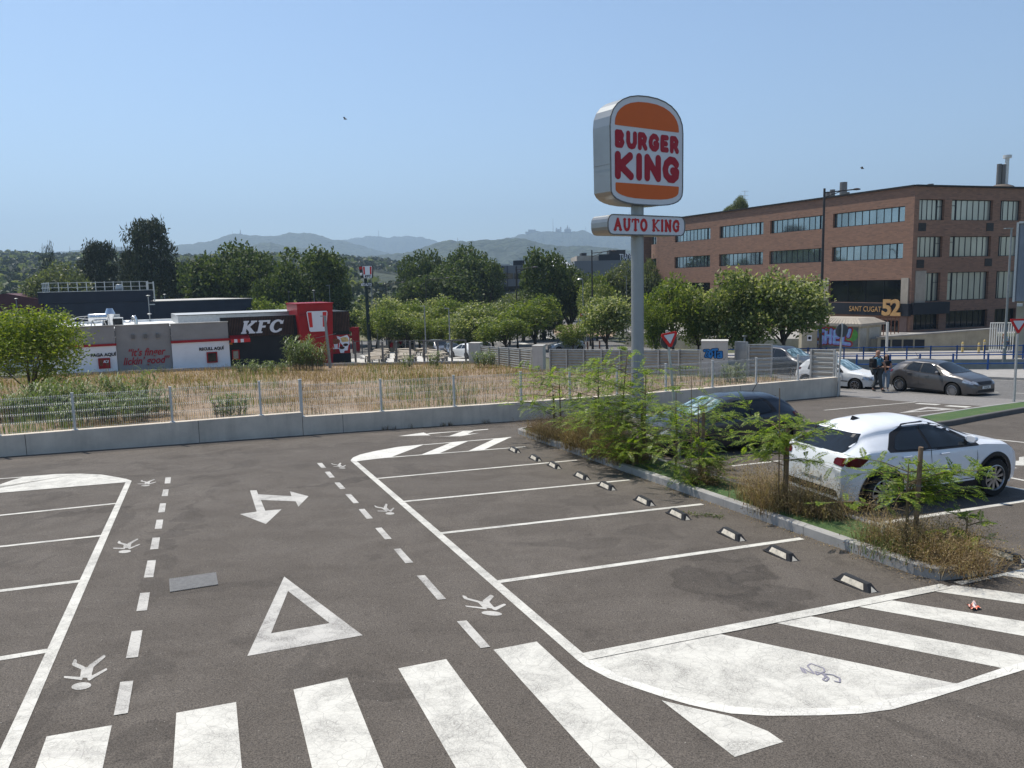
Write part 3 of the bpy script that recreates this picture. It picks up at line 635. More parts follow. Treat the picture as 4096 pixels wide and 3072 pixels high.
# grey door in the hoarding
A, B = colXY(2942, 45.4), colXY(2992, 44.8); t = thing('metal_door', 'grey steel door standing between the graffiti pillar and the zinc hoarding', 'door', (*A, gz(*A)), math.atan2(*(B-A)[::-1]))
m = MB(); Ld = np.linalg.norm(B-A); m.box((Ld/2, 0, 1.0), (Ld-.1, .05, 1.9)); m.build('leaf', MAT['steel'], t, local=True)
m = MB(); m.box((.03, 0, 1.0), (.07, .1, 2.05)); m.box((Ld-.03, 0, 1.0), (.07, .1, 2.05)); m.box((Ld/2, 0, 2.0), (Ld-.15, .1, .07)); m.build('frame', MAT['steel'], t, local=True)
m = MB(); m.box((Ld-.17, -.05, 1.0), (.12, .03, .03)); m.box((Ld-.13, -.035, 1.0), (.03, .02, .16)); m.build('handle', MAT['iron'], t, local=True)

# ------------------------------------------------------------------ wall with openings
def holed(mb, Wd, H, holes, depth, x0=0.0, z0=0.0, y=0.0, mi=0):
    xs = sorted({x0, x0+Wd}|{h[0] for h in holes}|{h[2] for h in holes}); zs = sorted({z0, z0+H}|{h[1] for h in holes}|{h[3] for h in holes})
    for a, b in zip(xs, xs[1:]):
        for c, d in zip(zs, zs[1:]):
            mx, mz = (a+b)/2, (c+d)/2
            if any(h[0] < mx < h[2] and h[1] < mz < h[3] for h in holes): continue
            mb.quad((a, y, c), (b, y, c), (b, y, d), (a, y, d), mi)
    for (a, c, b, d) in [h[:4] for h in holes]:
        e = y+depth
        mb.quad((a, y, c), (b, y, c), (b, e, c), (a, e, c), mi); mb.quad((a, y, d), (a, e, d), (b, e, d), (b, y, d), mi)
        mb.quad((a, y, c), (a, e, c), (a, e, d), (a, y, d), mi); mb.quad((b, y, c), (b, y, d), (b, e, d), (b, e, c), mi)
def m_brick(name, c1, c2, c3):
    n = NT(name); s = n.sep(); cmb = n.N.new('ShaderNodeCombineXYZ'); n.link(s[0], cmb.inputs[0]); n.link(s[2], cmb.inputs[1])
    b = n.N.new('ShaderNodeTexBrick'); n.link(cmb.outputs[0], b.inputs['Vector']); b.inputs['Scale'].default_value = 1; b.inputs['Brick Width'].default_value = .5; b.inputs['Row Height'].default_value = .13
    b.inputs['Mortar Size'].default_value = .012; b.inputs['Color1'].default_value = lin(c1); b.inputs['Color2'].default_value = lin(c2); b.inputs['Mortar'].default_value = lin((.17, .115, .09)); b.offset = .37; b.inputs['Bias'].default_value = -.1
    mp = n.N.new('ShaderNodeMapping'); mp.inputs['Scale'].default_value = (.9, 5.5, 1); n.link(cmb.outputs[0], mp.inputs[0])
    f = n.noise(1.0, 4, .6, mp.outputs[0]); g = n.noise(.25, 4, .6)
    c = n.mix(n.ramp(f, [(.60, 0.0), (.66, .75)], ), b.outputs[0], c3)
    c = n.mix(n.ramp(g, [(.35, .3), (.65, 0.0)]), c, tuple(v*.75 for v in c1)); n.set(c, .85); n.bump(b.outputs['Fac'], -.3, .01); return n.done()
MAT['brick'] = m_brick('brick', (.265, .142, .092), (.185, .102, .07), (.085, .055, .045))
def m_glass(name, base=(.25, .30, .30), metal=.75, rough=.04, var=.3):
    n = NT(name); f = n.noise(.35, 2, .5, n.vec((1, 1, .6))); c = n.ramp(f, [(.35, tuple(v*(1-var) for v in base)), (.65, base)]); n.set(c, rough, metal)
    n.bump(n.noise(.8, 2), .04, .05); return n.done()
MAT['glass'] = m_glass('coated_glass', (.42, .50, .50)); MAT['glass_dark'] = m_glass('dark_glass', (.02, .024, .028), .25, .05); MAT['glass_grey'] = m_glass('blinded_glass', (.36, .38, .35), .35, .22)
MAT['frame'] = simple('dark_window_frame', (.022, .026, .032), .4, .3); MAT['charcoal'] = simple('charcoal_cladding', (.018, .021, .028), .55, .1, .2, 1); MAT['stone'] = m_concrete('pale_stone', (.33, .29, .24), .15)
MAT['roofdark'] = simple('roof_edge', (.02, .018, .017), .6); MAT['pinkstone'] = m_concrete('pink_stone', (.19, .125, .105), .2)
def window(parent, frame, x0, z0, x1, z1, nv, y, glass, split=None, fw=.06):
    """glazing set back at y inside its opening, with frame and mullions as a sub-part"""
    m = MB(); m.quad((x0, y, z0), (x1, y, z0), (x1, y, z1), (x0, y, z1)); g = m.build('window', glass, parent, local=True); frame(g)
    f = MB(); yy = y-.035
    f.box(((x0+x1)/2, yy, z0+fw/2), (x1-x0, .06, fw)); f.box(((x0+x1)/2, yy, z1-fw/2), (x1-x0, .06, fw)); f.box((x0+fw/2, yy, (z0+z1)/2), (fw, .056, z1-z0-2*fw)); f.box((x1-fw/2, yy, (z0+z1)/2), (fw, .056, z1-z0-2*fw))
    for k in range(1, nv):
        x = x0+(x1-x0)*k/nv; f.box((x, yy+.008, (z0+z1)/2), (.045, .04, z1-z0-2*fw))
    if split:
        a, b, zz = split; f.box(((a+b)/2, yy, zz), (b-a, .058, .05)); f.box((b if b < x1-.2 else a, yy, (z0+z1)/2), (.09, .058, z1-z0-2*fw))
    fo = f.build('window_frame', MAT['frame'], g, local=True); return g

# ------------------------------------------------------------------ brick office building
BC = np.array([39.5, 78.0]); BZ = -2.7; BH = 14.4
bl = np.array([-.4157, .9095]); br = np.array([.9476, .3194]); BL = 42.7; BR = 30.0
bb = thing('brick_building', 'long four storey red brick office block with strips of dark framed windows', 'building', (*BC, BZ))
def place(o, loc, rz): o.location = loc; o.rotation_euler = (0, 0, rz)
lrz = math.atan2(-bl[1], -bl[0]); LP = BC+bl*BL                     # left face: local x runs from its far end to the corner
def lf(px, py): P, s = vplane(px, py, LP, BC); return s, P[2]-BZ
def rf(px, py): P, s = vplane(px, py, BC, BC+br); return s, P[2]-BZ
flocL = (LP[0]-BC[0], LP[1]-BC[1], 0)
frL = lambda o: place(o, flocL, lrz)
z_of = lambda f, a, b: (f(*a)[1]+f(*b)[1])/2
r1t, r1b = z_of(lf, Z4(1507, 328), Z4(1083, 380)), z_of(lf, Z4(1507, 420), Z4(1083, 463))
r2t, r2b = z_of(lf, Z4(1495, 548), Z4(1075, 577)), z_of(lf, Z4(1495, 640), Z4(1075, 662))
r3t, r3b = z_of(lf, Z4(1485, 765), Z4(1060, 775)), lf(*Z4(1300, 903))[1]
holesL = []; winL = []
for (xs, zt, zb2, ypx) in (((1083, 1507, 712, 1035, 412, 672, 147, 358), r1t, r1b, 400), ((1075, 1495, 706, 1028, 408, 668, 145, 355), r2t, r2b, 620)):
    for a, b in zip(xs[::2], xs[1::2]):
        sa, sb = lf(*Z4(a, ypx))[0], lf(*Z4(b, ypx))[0]; holesL.append((sa, zb2, sb, zt)); winL.append((sa, zb2, sb, zt, 10, 1 if zt == r2t else 0))
for a, b in ((1060, 1485), (712, 1030), (408, 668), (147, 355)):
    sa, sb = lf(*Z4(a, 830))[0], lf(*Z4(b, 830))[0]; holesL.append((sa, r3b, sb, r3t)); winL.append((sa, r3b, sb, r3t, 4, 2))
s0 = lf(*Z4(1060, 1000))[0]; holesL.append((s0+.2, .25, lf(*Z4(1470, 1000))[0], r3b-1.75)); winL.append((s0+.2, .25, lf(*Z4(1470, 1000))[0], r3b-1.75, 4, 2))
for a, b in ((712, 1030), (408, 668), (147, 355)):
    sa, sb = lf(*Z4(a, 1000))[0], lf(*Z4(b, 1000))[0]; holesL.append((sa, .3, sb, r3b-1.9)); winL.append((sa, .3, sb, r3b-1.9, 5, 2))
m = MB(); holed(m, BL, BH, holesL, .35); o = m.build('wall', MAT['brick'], bb, local=True); frL(o)
for w in winL: window(bb, frL, *w[:4], w[4], .33, (MAT['glass'], MAT['glass'], MAT['glass_dark'])[w[5]], split=(w[2]-.95, w[2]-.06, w[1]+(w[3]-w[1])*.99) if w[5] < 2 else None)
# rounded far corner with its own strip windows
m = MB(); rr = 5.0; n = 14
for z0, z1 in ((0, r3b-.1), (r3t+.05, r2b), (r2t, r1b), (r1t, BH)):
    rows = [[(rr*math.cos(a)-rr, 0, 0) for a in ()]]
    m.grid([[(-rr*math.sin(k/n*math.pi/2*1.1), rr-rr*math.cos(k/n*math.pi/2*1.1), z) for k in range(n+1)] for z in (z0, z1)])
o = m.build('rounded_corner_wall', MAT['brick'], bb, local=True); frL(o)
for z0, z1 in ((r3b-.1, r3t+.05), (r2b, r2t), (r1b, r1t)):
    m = MB(); m.grid([[(-(rr-.3)*math.sin(k/n*math.pi/2*1.1)-.0, rr-(rr-.3)*math.cos(k/n*math.pi/2*1.1), z) for k in range(n+1)] for z in (z0, z1)]); g = m.build('window', MAT['glass'] if z0 > 4 else MAT['glass_dark'], bb, local=True); frL(g)
    m = MB()
    for k in range(0, n+1, 2): q = k/n*math.pi/2*1.1; m.box((-(rr-.26)*math.sin(q), rr-(rr-.26)*math.cos(q), (z0+z1)/2), (.06, .06, z1-z0))
    o = m.build('window_frame', MAT['frame'], g, local=True)
    for k in (0, n): pass
m = MB()
for k in (0, 5, n): q = k/n*math.pi/2*1.1; m.box((-(rr-.05)*math.sin(q)-.03, rr-(rr-.05)*math.cos(q)+.0, BH/2), (.5, .12, BH-.4), -q)
o = m.build('brick_pier', MAT['brick'], bb, local=True); frL(o)
rrz = math.atan2(br[1], br[0]); frR = lambda o: place(o, (0, 0, 0), rrz)
q1t, q1b = rf(*Z4(1700, 292))[1], rf(*Z4(1700, 415))[1]; q2t, q2b = rf(*Z4(1700, 511))[1], rf(*Z4(1700, 633))[1]; q3t, q3b = rf(*Z4(1700, 725))[1], rf(*Z4(1700, 893))[1]; q4t, q4b = q3b-.35, .35
holesR = []; winR = []
cols = [(1593, 1742), (1785, 2028), (2072, 2195), (2235, 2470), (2510, 2640)]
for (dx, zt, zb2, yy, gl) in ((0, q1t, q1b, 350, 1), (-12, q2t, q2b, 570, 1), (-27, q3t, q3b, 800, 1), (-35, q4t-.7, .4, 1000, 2)):
    for i, (a, b) in enumerate(cols):
        sa, sb = rf(*Z4(a+dx, yy))[0], rf(*Z4(b+dx, yy))[0]
        if sb > BR-.3: continue
        holesR.append((sa, zb2, sb, zt)); winR.append((sa, zb2, sb, zt, (5, 7, 4, 7, 4)[i], gl, i))
m = MB(); holed(m, BR, BH, holesR, .35, y=0); o = m.build('wall', MAT['brick'], bb, local=True); frR(o)
for w in winR:
    wd = w[2]-w[0]; sp_ = (w[2]-wd*.23, w[2]-.06, w[1]+(w[3]-w[1])*.66) if w[6] == 0 else (w[0]+.06, w[0]+wd*.16, w[1]+(w[3]-w[1])*.72)
    window(bb, frR, *w[:4], w[4], .33, MAT['glass_grey'] if w[5] == 1 else MAT['glass_dark'], split=sp_ if w[5] == 1 else None)
for (a, b, c, d) in ((1588, 1632, 432, 480), (1990, 2032, 432, 480), (1577, 1620, 650, 698), (1980, 2022, 642, 688)):
    s_a, s_b = rf(*Z4(a, c))[0], rf(*Z4(b, c))[0]; za, zb3 = rf(*Z4(a, c))[1], rf(*Z4(a, d))[1]
    m = MB()
    for k in range(7): m.box(((s_a+s_b)/2, -.02, zb3+(za-zb3)*(k+.5)/7), (s_b-s_a, .05, (za-zb3)/8.4))
    o = m.build('vent_grille', MAT['frame'], bb, local=True); frR(o)
# back walls, roof slab, dark coping
m = MB(); far = BC+br*BR; back = LP+br*18-np.array([0, 0]); pts = [BC, far, far+bl*30, back, LP+np.array([-1.5, 5.5])]
P = [(p[0]-BC[0], p[1]-BC[1]) for p in pts]
m.poly([(x, y, BH-.35) for x, y in P]); m.build('roof', MAT['concrete'], bb, local=True)
m = MB()
for a, b in zip(P[1:], P[2:]): m.quad((*a, 0), (*b, 0), (*b, BH), (*a, BH))
m.build('rear_wall', MAT['brick'], bb, local=True)
m = MB(); m.bar((P[0][0], P[0][1], BH+.03), (LP[0]-BC[0], LP[1]-BC[1], BH+.03), .4, .16); m.bar((P[0][0], P[0][1], BH+.032), (P[1][0], P[1][1], BH+.032), .4, .16); m.build('coping', MAT['roofdark'], bb, local=True)
# shopfront fascia and stone piers on the left face
zf0, zf1 = lf(*Z4(1300, 975))[1], lf(*Z4(1300, 905))[1]; sf0, sf1 = lf(*Z4(1028, 940))[0], lf(*Z4(1522, 940))[0]
m = MB(); m.box(((sf0+BL)/2, -.22, (zf0+zf1)/2), (BL-sf0+.25, .42, zf1-zf0)); fa = m.build('shop_fascia', MAT['charcoal'], bb, local=True); frL(fa)
MAT['gold'] = simple('brass_lettering', (.50, .30, .13), .4, .3)
m = MB(); sc_ = lf(*Z4(1290, 933))[0]; textmesh(m, 'SANT CUGAT', .78, (sc_, -.44, (zf0+zf1)/2-.25), (1, 0, 0), (0, 0, 1), .05, .0, sx=.84); o = m.build('lettering', MAT['gold'], fa, local=True)
for ch_, zx in (('5', 1422), ('2', 1474)): m = MB(); textmesh(m, ch_, 2.2, (lf(*Z4(zx, 940))[0], -.46, lf(*Z4(1447, 975))[1]+.0), (1, 0, 0), (0, 0, 1), .12, .07, sx=1.12); o = m.build('numeral', MAT['gold'], fa, local=True)
m = MB(); sb_ = lf(*Z4(1015, 940))[0]; s_a = lf(*Z4(850, 940))[0]; m.box(((s_a+sb_)/2, -.2, (zf0+zf1)/2-.1), (sb_-s_a, .3, 1.35)); MAT['sand'] = simple('sand_sign', (.50, .45, .28), .6); o2 = m.build('shop_sign', MAT['sand'], bb, local=True); frL(o2)
m = MB(); textmesh(m, 'RESTAURANT & LOUNGE', .62, (sb_-.5, -.37, (zf0+zf1)/2-.30), (1, 0, 0), (0, 0, 1), .04, .0, align='RIGHT', sx=.86); m.build('lettering', MAT['blackp'], o2, local=True)
for (a, b) in ((1027, 1058), (1487, 1530)):
    sa, sb = lf(*Z4(a, 830))[0], lf(*Z4(b, 830))[0]
    m = MB(); m.box(((sa+sb)/2, -.04, (zf1+r3t)/2+.02), (sb-sa, .12, r3t-zf1+.3)); o = m.build('stone_pier', MAT['stone'], bb, local=True); frL(o)
    m = MB(); m.box(((sa+sb)/2, -.05, zf0/2), (sb-sa, .12, zf0-.05)); o = m.build('pink_pier', MAT['pinkstone'], bb, local=True); frL(o)
m = MB(); e = rf(*Z4(1740, 930))[0]; m.box((e/2+.15, -.2, (zf0+zf1)/2+.1), (e+.3, .38, (zf1-zf0)*.95)); o = m.build('shop_fascia', MAT['charcoal'], bb, local=True); frR(o)
m = MB(); m.box((1.1, -.05, (q3b+q3t)/2), (1.3, .1, q3t-q3b+.4)); o = m.build('stone_pier', MAT['stone'], bb, local=True); frR(o)
MAT['rust2'] = simple('brown_roof_metal', (.12, .10, .085), .7)
# roof furniture
def flue(px, pyb, D, h, r, label, name='flue_pipe', cap_=True, grp='flues on the brick roof'):
    P = atY(px, pyb, D); m = MB(); m.tube(P-[0, 0, 1.5], P+[0, 0, h], r, n=14)
    if cap_: m.tube(P+[0, 0, h-.02], P+[0, 0, h+.22], r*1.5, n=14); m.tube(P+[0, 0, h-.25], P+[0, 0, h-.02], r*.7, n=8)
    tag(m.build(name, MAT['iron'], smooth='auto'), label, 'flue', grp)
flue(Z4(1142, 0)[0], 795, 95, 1.9, .42, 'tallest round flue on the brick roof behind the dark street lamp', cap_=False)
flue(Z4(1055, 0)[0], 800, 97, .95, .4, 'short flue on the brick roof left of the tallest one', cap_=False)
flue(Z4(1072, 0)[0]+4, 798, 96, 1.15, .3, 'slim flue squeezed between the short and the tallest flue', cap_=False)
flue(Z4(1161, 0)[0]+2, 793, 95, .7, .3, 'low flue on the brick roof just right of the tallest one', cap_=False)
flue(Z4(1658, 0)[0], 758, 82, .55, .3, 'stubby flue above the corner of the brick roof', cap_=False)
flue(Z4(722, 0)[0], 838, 108, .6, .33, 'small flue near the middle of the brick roof line', cap_=False)
P = atY(*Z4(2078, 236), 86); t = thing('chimney_stack', 'cluster of tall steel flues on a domed base on the brick roof', 'chimney', P)
m = MB(); m.lathe([(1.3, -.8), (1.3, .15), (1.1, .35), (.6, .55), (0.02, .6)], P, 20); m.build('base', MAT['rust2'], t)
for dx, h, r in ((-.35, 2.7, .24), (.08, 2.65, .22)): m = MB(); m.tube(P+[dx, 0, .3], P+[dx, 0, h], r, n=14); m.build('flue', MAT['iron'], t, smooth='auto')
m = MB(); m.tube(P+[.45, 0, .3], P+[.45, 0, 3.3], .2, n=14); f_ = m.build('flue', MAT['galv'], t, smooth='auto'); m = MB(); m.tube(P+[.45, 0, 3.3], P+[.45, 0, 3.6], .42, n=18); _ = m.build('cowl', MAT['galv'], f_, smooth='auto')
P = atY(*Z4(530, 372), 110); t = thing('roof_hut', 'low dark hut with sloping wings on the left of the brick roof', 'hut', P)
m = MB(); m.box(P+[0, 0, .1], (1.7, 2, 1.7)); m.prism([(-1.4, -.7), (2.3, -.7), (1.4, .0), (-.7, .15)], P+[0, -1.2, 0], (1, 0, 0), (0, 0, 1), 3); m.build('hut_body', MAT['charcoal'], t)
P = atY(*Z4(560, 335), 112); t = thing('roof_aerial', 'thin television aerial above the brick roof', 'aerial', P)
m = MB(); m.tube(P-[0, 0, 1.5], P+[0, 0, 2.2], .03, n=6); m.build('mast', MAT['steel'], t)
for k, h in enumerate((1.0, 1.5, 2.1)):
    m = MB(); m.bar(P+[-.5, 0, h], P+[.5, 0, h], .03, .03)
    for q in range(5): m.bar(P+[-.4+.2*q, -.2, h], P+[-.4+.2*q, .2, h], .03, .03)
    m.build('element', MAT['steel'], t)

# ------------------------------------------------------------------ right-hand side: ramp walls, railings, transformer hut, corrugated shed
mb = MB(); xs = [16.6, 60]
fa_, fb_ = (16.6, farF(16.6)), (60, farF(60)); top = [lotpt(p, .02) for p in (fa_, fb_)]
mb.box(((fa_[0]+fb_[0])/2, (fa_[1]+fb_[1])/2-.15, lotz(38, 57)-1.3), (np.hypot(fb_[0]-fa_[0], fb_[1]-fa_[1]), .3, 2.7), math.atan2(fb_[1]-fa_[1], fb_[0]-fa_[0]))
tag(mb.build('ramp_wall', MAT['concrete']), 'stained concrete wall of the sunken ramp below the far blue railing', 'wall')
mb = MB(); fp = [(16.6, farF(16.6)), (62, farF(62)), (62, 90), (16.6, 84)]; mb.poly([(x, y, lotz(x, min(y, 76))+.03) for x, y in fp[:2]]+[(62, 76, lotz(62, 76)+.03), (16.6, 76, lotz(16.6, 76)+.03)]); struct(mb, 'upper_pavement', MAT['concrete'])
MAT['blue'] = simple('blue_painted_steel', (.022, .07, .22), .4, .1, .1, 4)
def railing(name, label, F, xs, h=1.0, rails=(.97, .45, .12), grp=None):
    t = thing(name, label, 'railing', lotpt((xs[0], F(xs[0]))), group=grp)
    for x in xs:
        p = lotpt((x, F(x)), .0); m = MB(); m.tube(p, p+[0, 0, h+.06], .055, n=8); m.build('post', MAT['blue'], t)
    for r in rails:
        m = MB(); m.tube(lotpt((xs[0], F(xs[0])), r), lotpt((xs[-1], F(xs[-1])), r), .035, n=8); m.build('rail', MAT['blue'], t, smooth='auto')
def xat(px, F):
    k = ray(px, 1400)[0]; x = 25.0
    for _ in range(30): x = k*F(x)
    return x
railing('blue_railing', 'nearer blue steel railing along the street behind the grey and white cars', lambda x: nearF(x)+.15, [xat(p, nearF) for p in (3300, 3433, 3567, 3687, 3820, 3961, 4110, 4260)], 1.0, (.98, .48))
railing('blue_railing', 'farther blue steel railing above the stained ramp wall', lambda x: farF(x)-.1, [xat(p, farF) for p in (2720, 2830, 2975, 3060, 3151, 3230, 3303, 3374, 3452, 3536, 3625, 3720, 3825, 3935, 4051, 4089, 4200, 4320)], 1.0, (.98, .52))
# beige ramp parapet in front of the brick building
A = colXY(3512, 73.5); B = colXY(3990, 70.5); za, zb4 = atY(*Z5(880, 372), 73.5)[2], atY(*Z5(1940, 288), 70.5)[2]
d = (B-A)/np.linalg.norm(B-A); m = MB(); n = np.array([-d[1], d[0]])*.35
for (lo, hi, off) in ((None, None, 0),):
    v = [(*A, lotz(*A)-.3), (*B, lotz(*B)-.3), (*(B+n), lotz(*B)-.3), (*(A+n), lotz(*A)-.3), (*A, za), (*B, zb4), (*(B+n), zb4), (*(A+n), za)]
    m.add(v, [(0, 1, 5, 4), (1, 2, 6, 5), (2, 3, 7, 6), (3, 0, 4, 7), (4, 5, 6, 7)])
rw = thing('ramp_parapet', 'beige rendered parapet wall rising to the right below the brick building', 'wall', (*A, lotz(*A))); m.build('wall', MAT['concrete_beige'], rw)
m = MB(); m.bar((A[0]-.1, A[1]+n[1]/2, za+.05), (B[0], B[1]+n[1]/2, zb4+.05), .5, .12); m.build('coping', MAT['concrete'], rw)
m = MB()
for k in range(4):
    s0 = .3+k*.95; p = A+d*(s0+.4); m.box((p[0], p[1]-.03, za-.55), (.8, .06, .8), math.atan2(d[1], d[0]))
m.build('vent_grille', MAT['charcoal'], rw)
mb = MB(); T0 = A+n; T1 = B+n; mb.poly([(*T0, za-.1), (*T1, zb4-.4), (62, 74, -2.6), (62, 96, BZ+.02), (*(BC+br*BR*.99), BZ+.02), (BC[0]-1, BC[1]+4, BZ+.02), (22, 108, BZ), (14, 96, BZ-.3), (24, 84, -3.2)]); struct(mb, 'terrace', MAT['concrete'])
mb = MB(); mb.poly([(24, 84, -3.2), (14, 96, BZ-.3), (14, 96, -6), (24, 84, -6)]); mb.poly([(*T0, za-.1), (24, 84, -3.2), (24, 84, -6), (*T0, -6)]); tag(mb.build('terrace_wall', MAT['concrete_beige']), 'low beige wall holding up the terrace left of the transformer hut', 'wall')
# transformer hut with a mural
HP = colXY(3439, 73.0); hf = np.array([-.6, .8]); hs = np.array([.8, .6]); hz = lotz(*HP)
hut = thing('transformer_hut', 'transformer hut with a colourful graffiti mural under a pale faceted roof', 'hut', (*HP, hz), math.atan2(-hf[1], -hf[0]))
# local x: along the front from left end (-5) to the corner (0); y: backwards
m = MB(); m.box((-2.5, 1.95, 1.2), (5.0, 3.9, 2.4)); m.build('body', MAT['concrete_beige'], hut, local=True)
m = MB(); o_, i_ = .28, .5; zz = (2.4, 2.62, 3.1)
r0 = [(-5-o_, -o_), (o_, -o_), (o_, 3.9+o_), (-5-o_, 3.9+o_)]; r2 = [(-5+i_, i_), (-i_, i_), (-i_, 3.9-i_), (-5+i_, 3.9-i_)]
V = [(*p, zz[0]) for p in r0]+[(*p, zz[1]) for p in r0]+[(*p, zz[2]) for p in r2]
m.add(V, [(3, 2, 1, 0)]+[(i, (i+1) % 4, 4+(i+1) % 4, 4+i) for i in range(4)]+[(4+i, 4+(i+1) % 4, 8+(i+1) % 4, 8+i) for i in range(4)]+[(8, 9, 10, 11)])
for k in range(1, 17):
    x = -5-o_+k*(5+2*o_)/17; x2 = -5+i_+k*(5-2*i_)/17; m.bar((x, -o_-.01, 2.64), (x2, i_, 3.11), .05, .04)
m.build('roof', MAT['stone'], hut, local=True)
MU = {k: simple('mural_'+k, c, .7, 0, .3, 2) for k, c in dict(green=(.08, .26, .05), red=(.32, .03, .03), lilac=(.24, .24, .52), sky=(.22, .42, .62), dark=(.03, .04, .05), grey=(.10, .12, .11)).items()}
m = MB(); m.quad((-4.85, -.012, .25), (-.1, -.012, .25), (-.1, -.012, 2.3), (-4.85, -.012, 2.3)); pn = m.build('mural_panel', MU['grey'], hut, local=True)
mo = (-4.85, -.016, .25)
def mur(f, mat, lift, nm='mural_paint'): m = MB(); sdfmesh(m, f, (0, 0, 4.75, 2.05), .05, planemap(mo, (1, 0, 0), (0, 0, 1), lift)); m.build(nm, mat, pn, local=True)
mur(uni(ell((.35, 1.5), .4, .4), ell((.3, .8), .35, .7), ell((4.2, 1.3), .5, .55), ell((3.7, .9), .6, .4), ell((2.2, 1.75), .7, .25)), MU['green'], .001)
ltr = [[(1.15, 1.6), (.65, 1.65), (.6, 1.1), (1.15, 1.0), (1.1, .45), (.5, .45)], [(1.5, 1.7), (1.45, .5)], [(2.0, 1.7), (1.95, .5)], [(1.5, 1.1), (2.0, 1.15)], [(2.85, 1.6), (2.4, 1.6), (2.35, .5), (2.85, .5)], [(2.35, 1.05), (2.75, 1.05)], [(3.25, 1.7), (3.2, .5), (3.9, .45)], [(3.75, 1.2), (3.9, 1.75)]]
mur(strokes([[(a+.04, b+.03) for a, b in l] for l in ltr], .30), MU['red'], .003); mur(strokes(ltr, .225), MU['dark'], .005); mur(strokes(ltr, .17), MU['lilac'], .007)
mur(strokes([[(a-.03, b+.06) for a, b in l] for l in ltr], .06), MU['sky'], .009)
m = MB()
for k in range(18): m.box((.02, .6+1.6*0, .25+.11*k), (.03, 1.1, .06)); m.box((.02, 2.6, .25+.11*k), (.03, 1.9, .06))
m.build('louvred_door', MAT['steel'], hut, local=True)
# beige meter cabinet left of it
P = colXY(3233, 76.5); t = thing('meter_cabinet', 'tall beige cabinet with a small notice left of the graffiti hut', 'cabinet', (*P, lotz(*P)))
m = MB(); m.box(P.tolist()+[lotz(*P)+1.0], (1.5, .8, 2.0)); m.box(P.tolist()+[lotz(*P)+2.05], (1.65, .95, .1)); m.build('body', MAT['concrete_beige'], t)
m = MB(); q = (P[0], P[1]-.405, lotz(*P)+1.35); m.box(q, (.45, .01, .55)); nt_ = m.build('notice', MAT['whitep'], t); m = MB(); m.tube((P[0], P[1]-.415, q[2]), (P[0], P[1]-.425, q[2]), .15, n=14); m.build('pictogram', MAT['blackp'], nt_)
# white post and brown bars, yellow bollards, white gate
P = colXY(3550, 71.5); m = MB(); m.box((P[0], P[1], lotz(*P)+1.35), (.17, .17, 2.8)); tag(m.build('white_post', MAT['galv']), 'tall square white post beside the right end of the graffiti hut', 'post')
P = colXY(3505, 76); t = thing('barred_gate', 'short rusty brown barred gate behind the tall white post', 'gate', (*P, -3)); m = MB()
for k in range(7): m.box((P[0]+k*.36, P[1], -1.75), (.06, .06, 1.9))
MAT['rust'] = simple('rusty_steel', (.16, .07, .045), .7, .3, .3, 6); m.build('bars', MAT['rust'], t); m = MB(); m.bar((P[0]-.1, P[1], -.85), (P[0]+2.3, P[1], -.85), .07, .07); m.bar((P[0]-.1, P[1], -2.6), (P[0]+2.3, P[1], -2.6), .07, .07); m.build('rail', MAT['rust'], t)
MAT['yellow'] = simple('faded_yellow', (.52, .40, .16), .6)
for k, (x, y0, y1, w) in enumerate(((1602, 412, 528, 'leftmost'), (1763, 420, 530, 'middle'), (1818, 390, 440, 'rightmost'))):
    a = Z5(x, y1); P = lot(*a) if k < 2 else lot(*Z5(x, 512)); h = 1.75 if k < 2 else 2.2; D = P[1]; h = (y1-y0)/2.4688*D/FPX if k < 2 else (512-y0)/2.4688*D/FPX
    m = MB(); m.tube(P, P+[0, 0, h-.12], .09, n=12); m.lathe([(.09, h-.12), (.07, h-.03), (.02, h)], P, 12); t = thing('bollard', w+' of the three faded yellow bollards in front of the beige ramp parapet', 'bollard', P, group='yellow bollards'); m.build('post', MAT['yellow'], t, smooth='auto'); m = MB(); m.tube(P+[0, 0, h*.7], P+[0, 0, h*.78], .095, n=12); m.build('band', MAT['galv'], t)
t = thing('white_fence', 'white barred fence at the right beside the walking man', 'fence', lot(*Z5(1870, 520)))
A, B = lot(*Z5(1868, 520)), lot(*Z5(2420, 545)); A = A; B = B; h = 1.95*1.3
for k in range(24):
    p = A+(B-A)*k/23
    m = MB(); m.box((p[0], p[1], lotz(p[0], p[1])+h/2), (.09, .05, h), math.atan2(*(B-A)[1::-1])); m.build('bar', MAT['galv'], t)
m = MB(); m.bar((A[0], A[1], lotz(*A[:2])+h), (B[0], B[1], lotz(*B[:2])+h), .1, .08); m.bar((A[0], A[1], lotz(*A[:2])+.25), (B[0], B[1], lotz(*B[:2])+.25), .1, .08); m.build('rail', MAT['galv'], t)
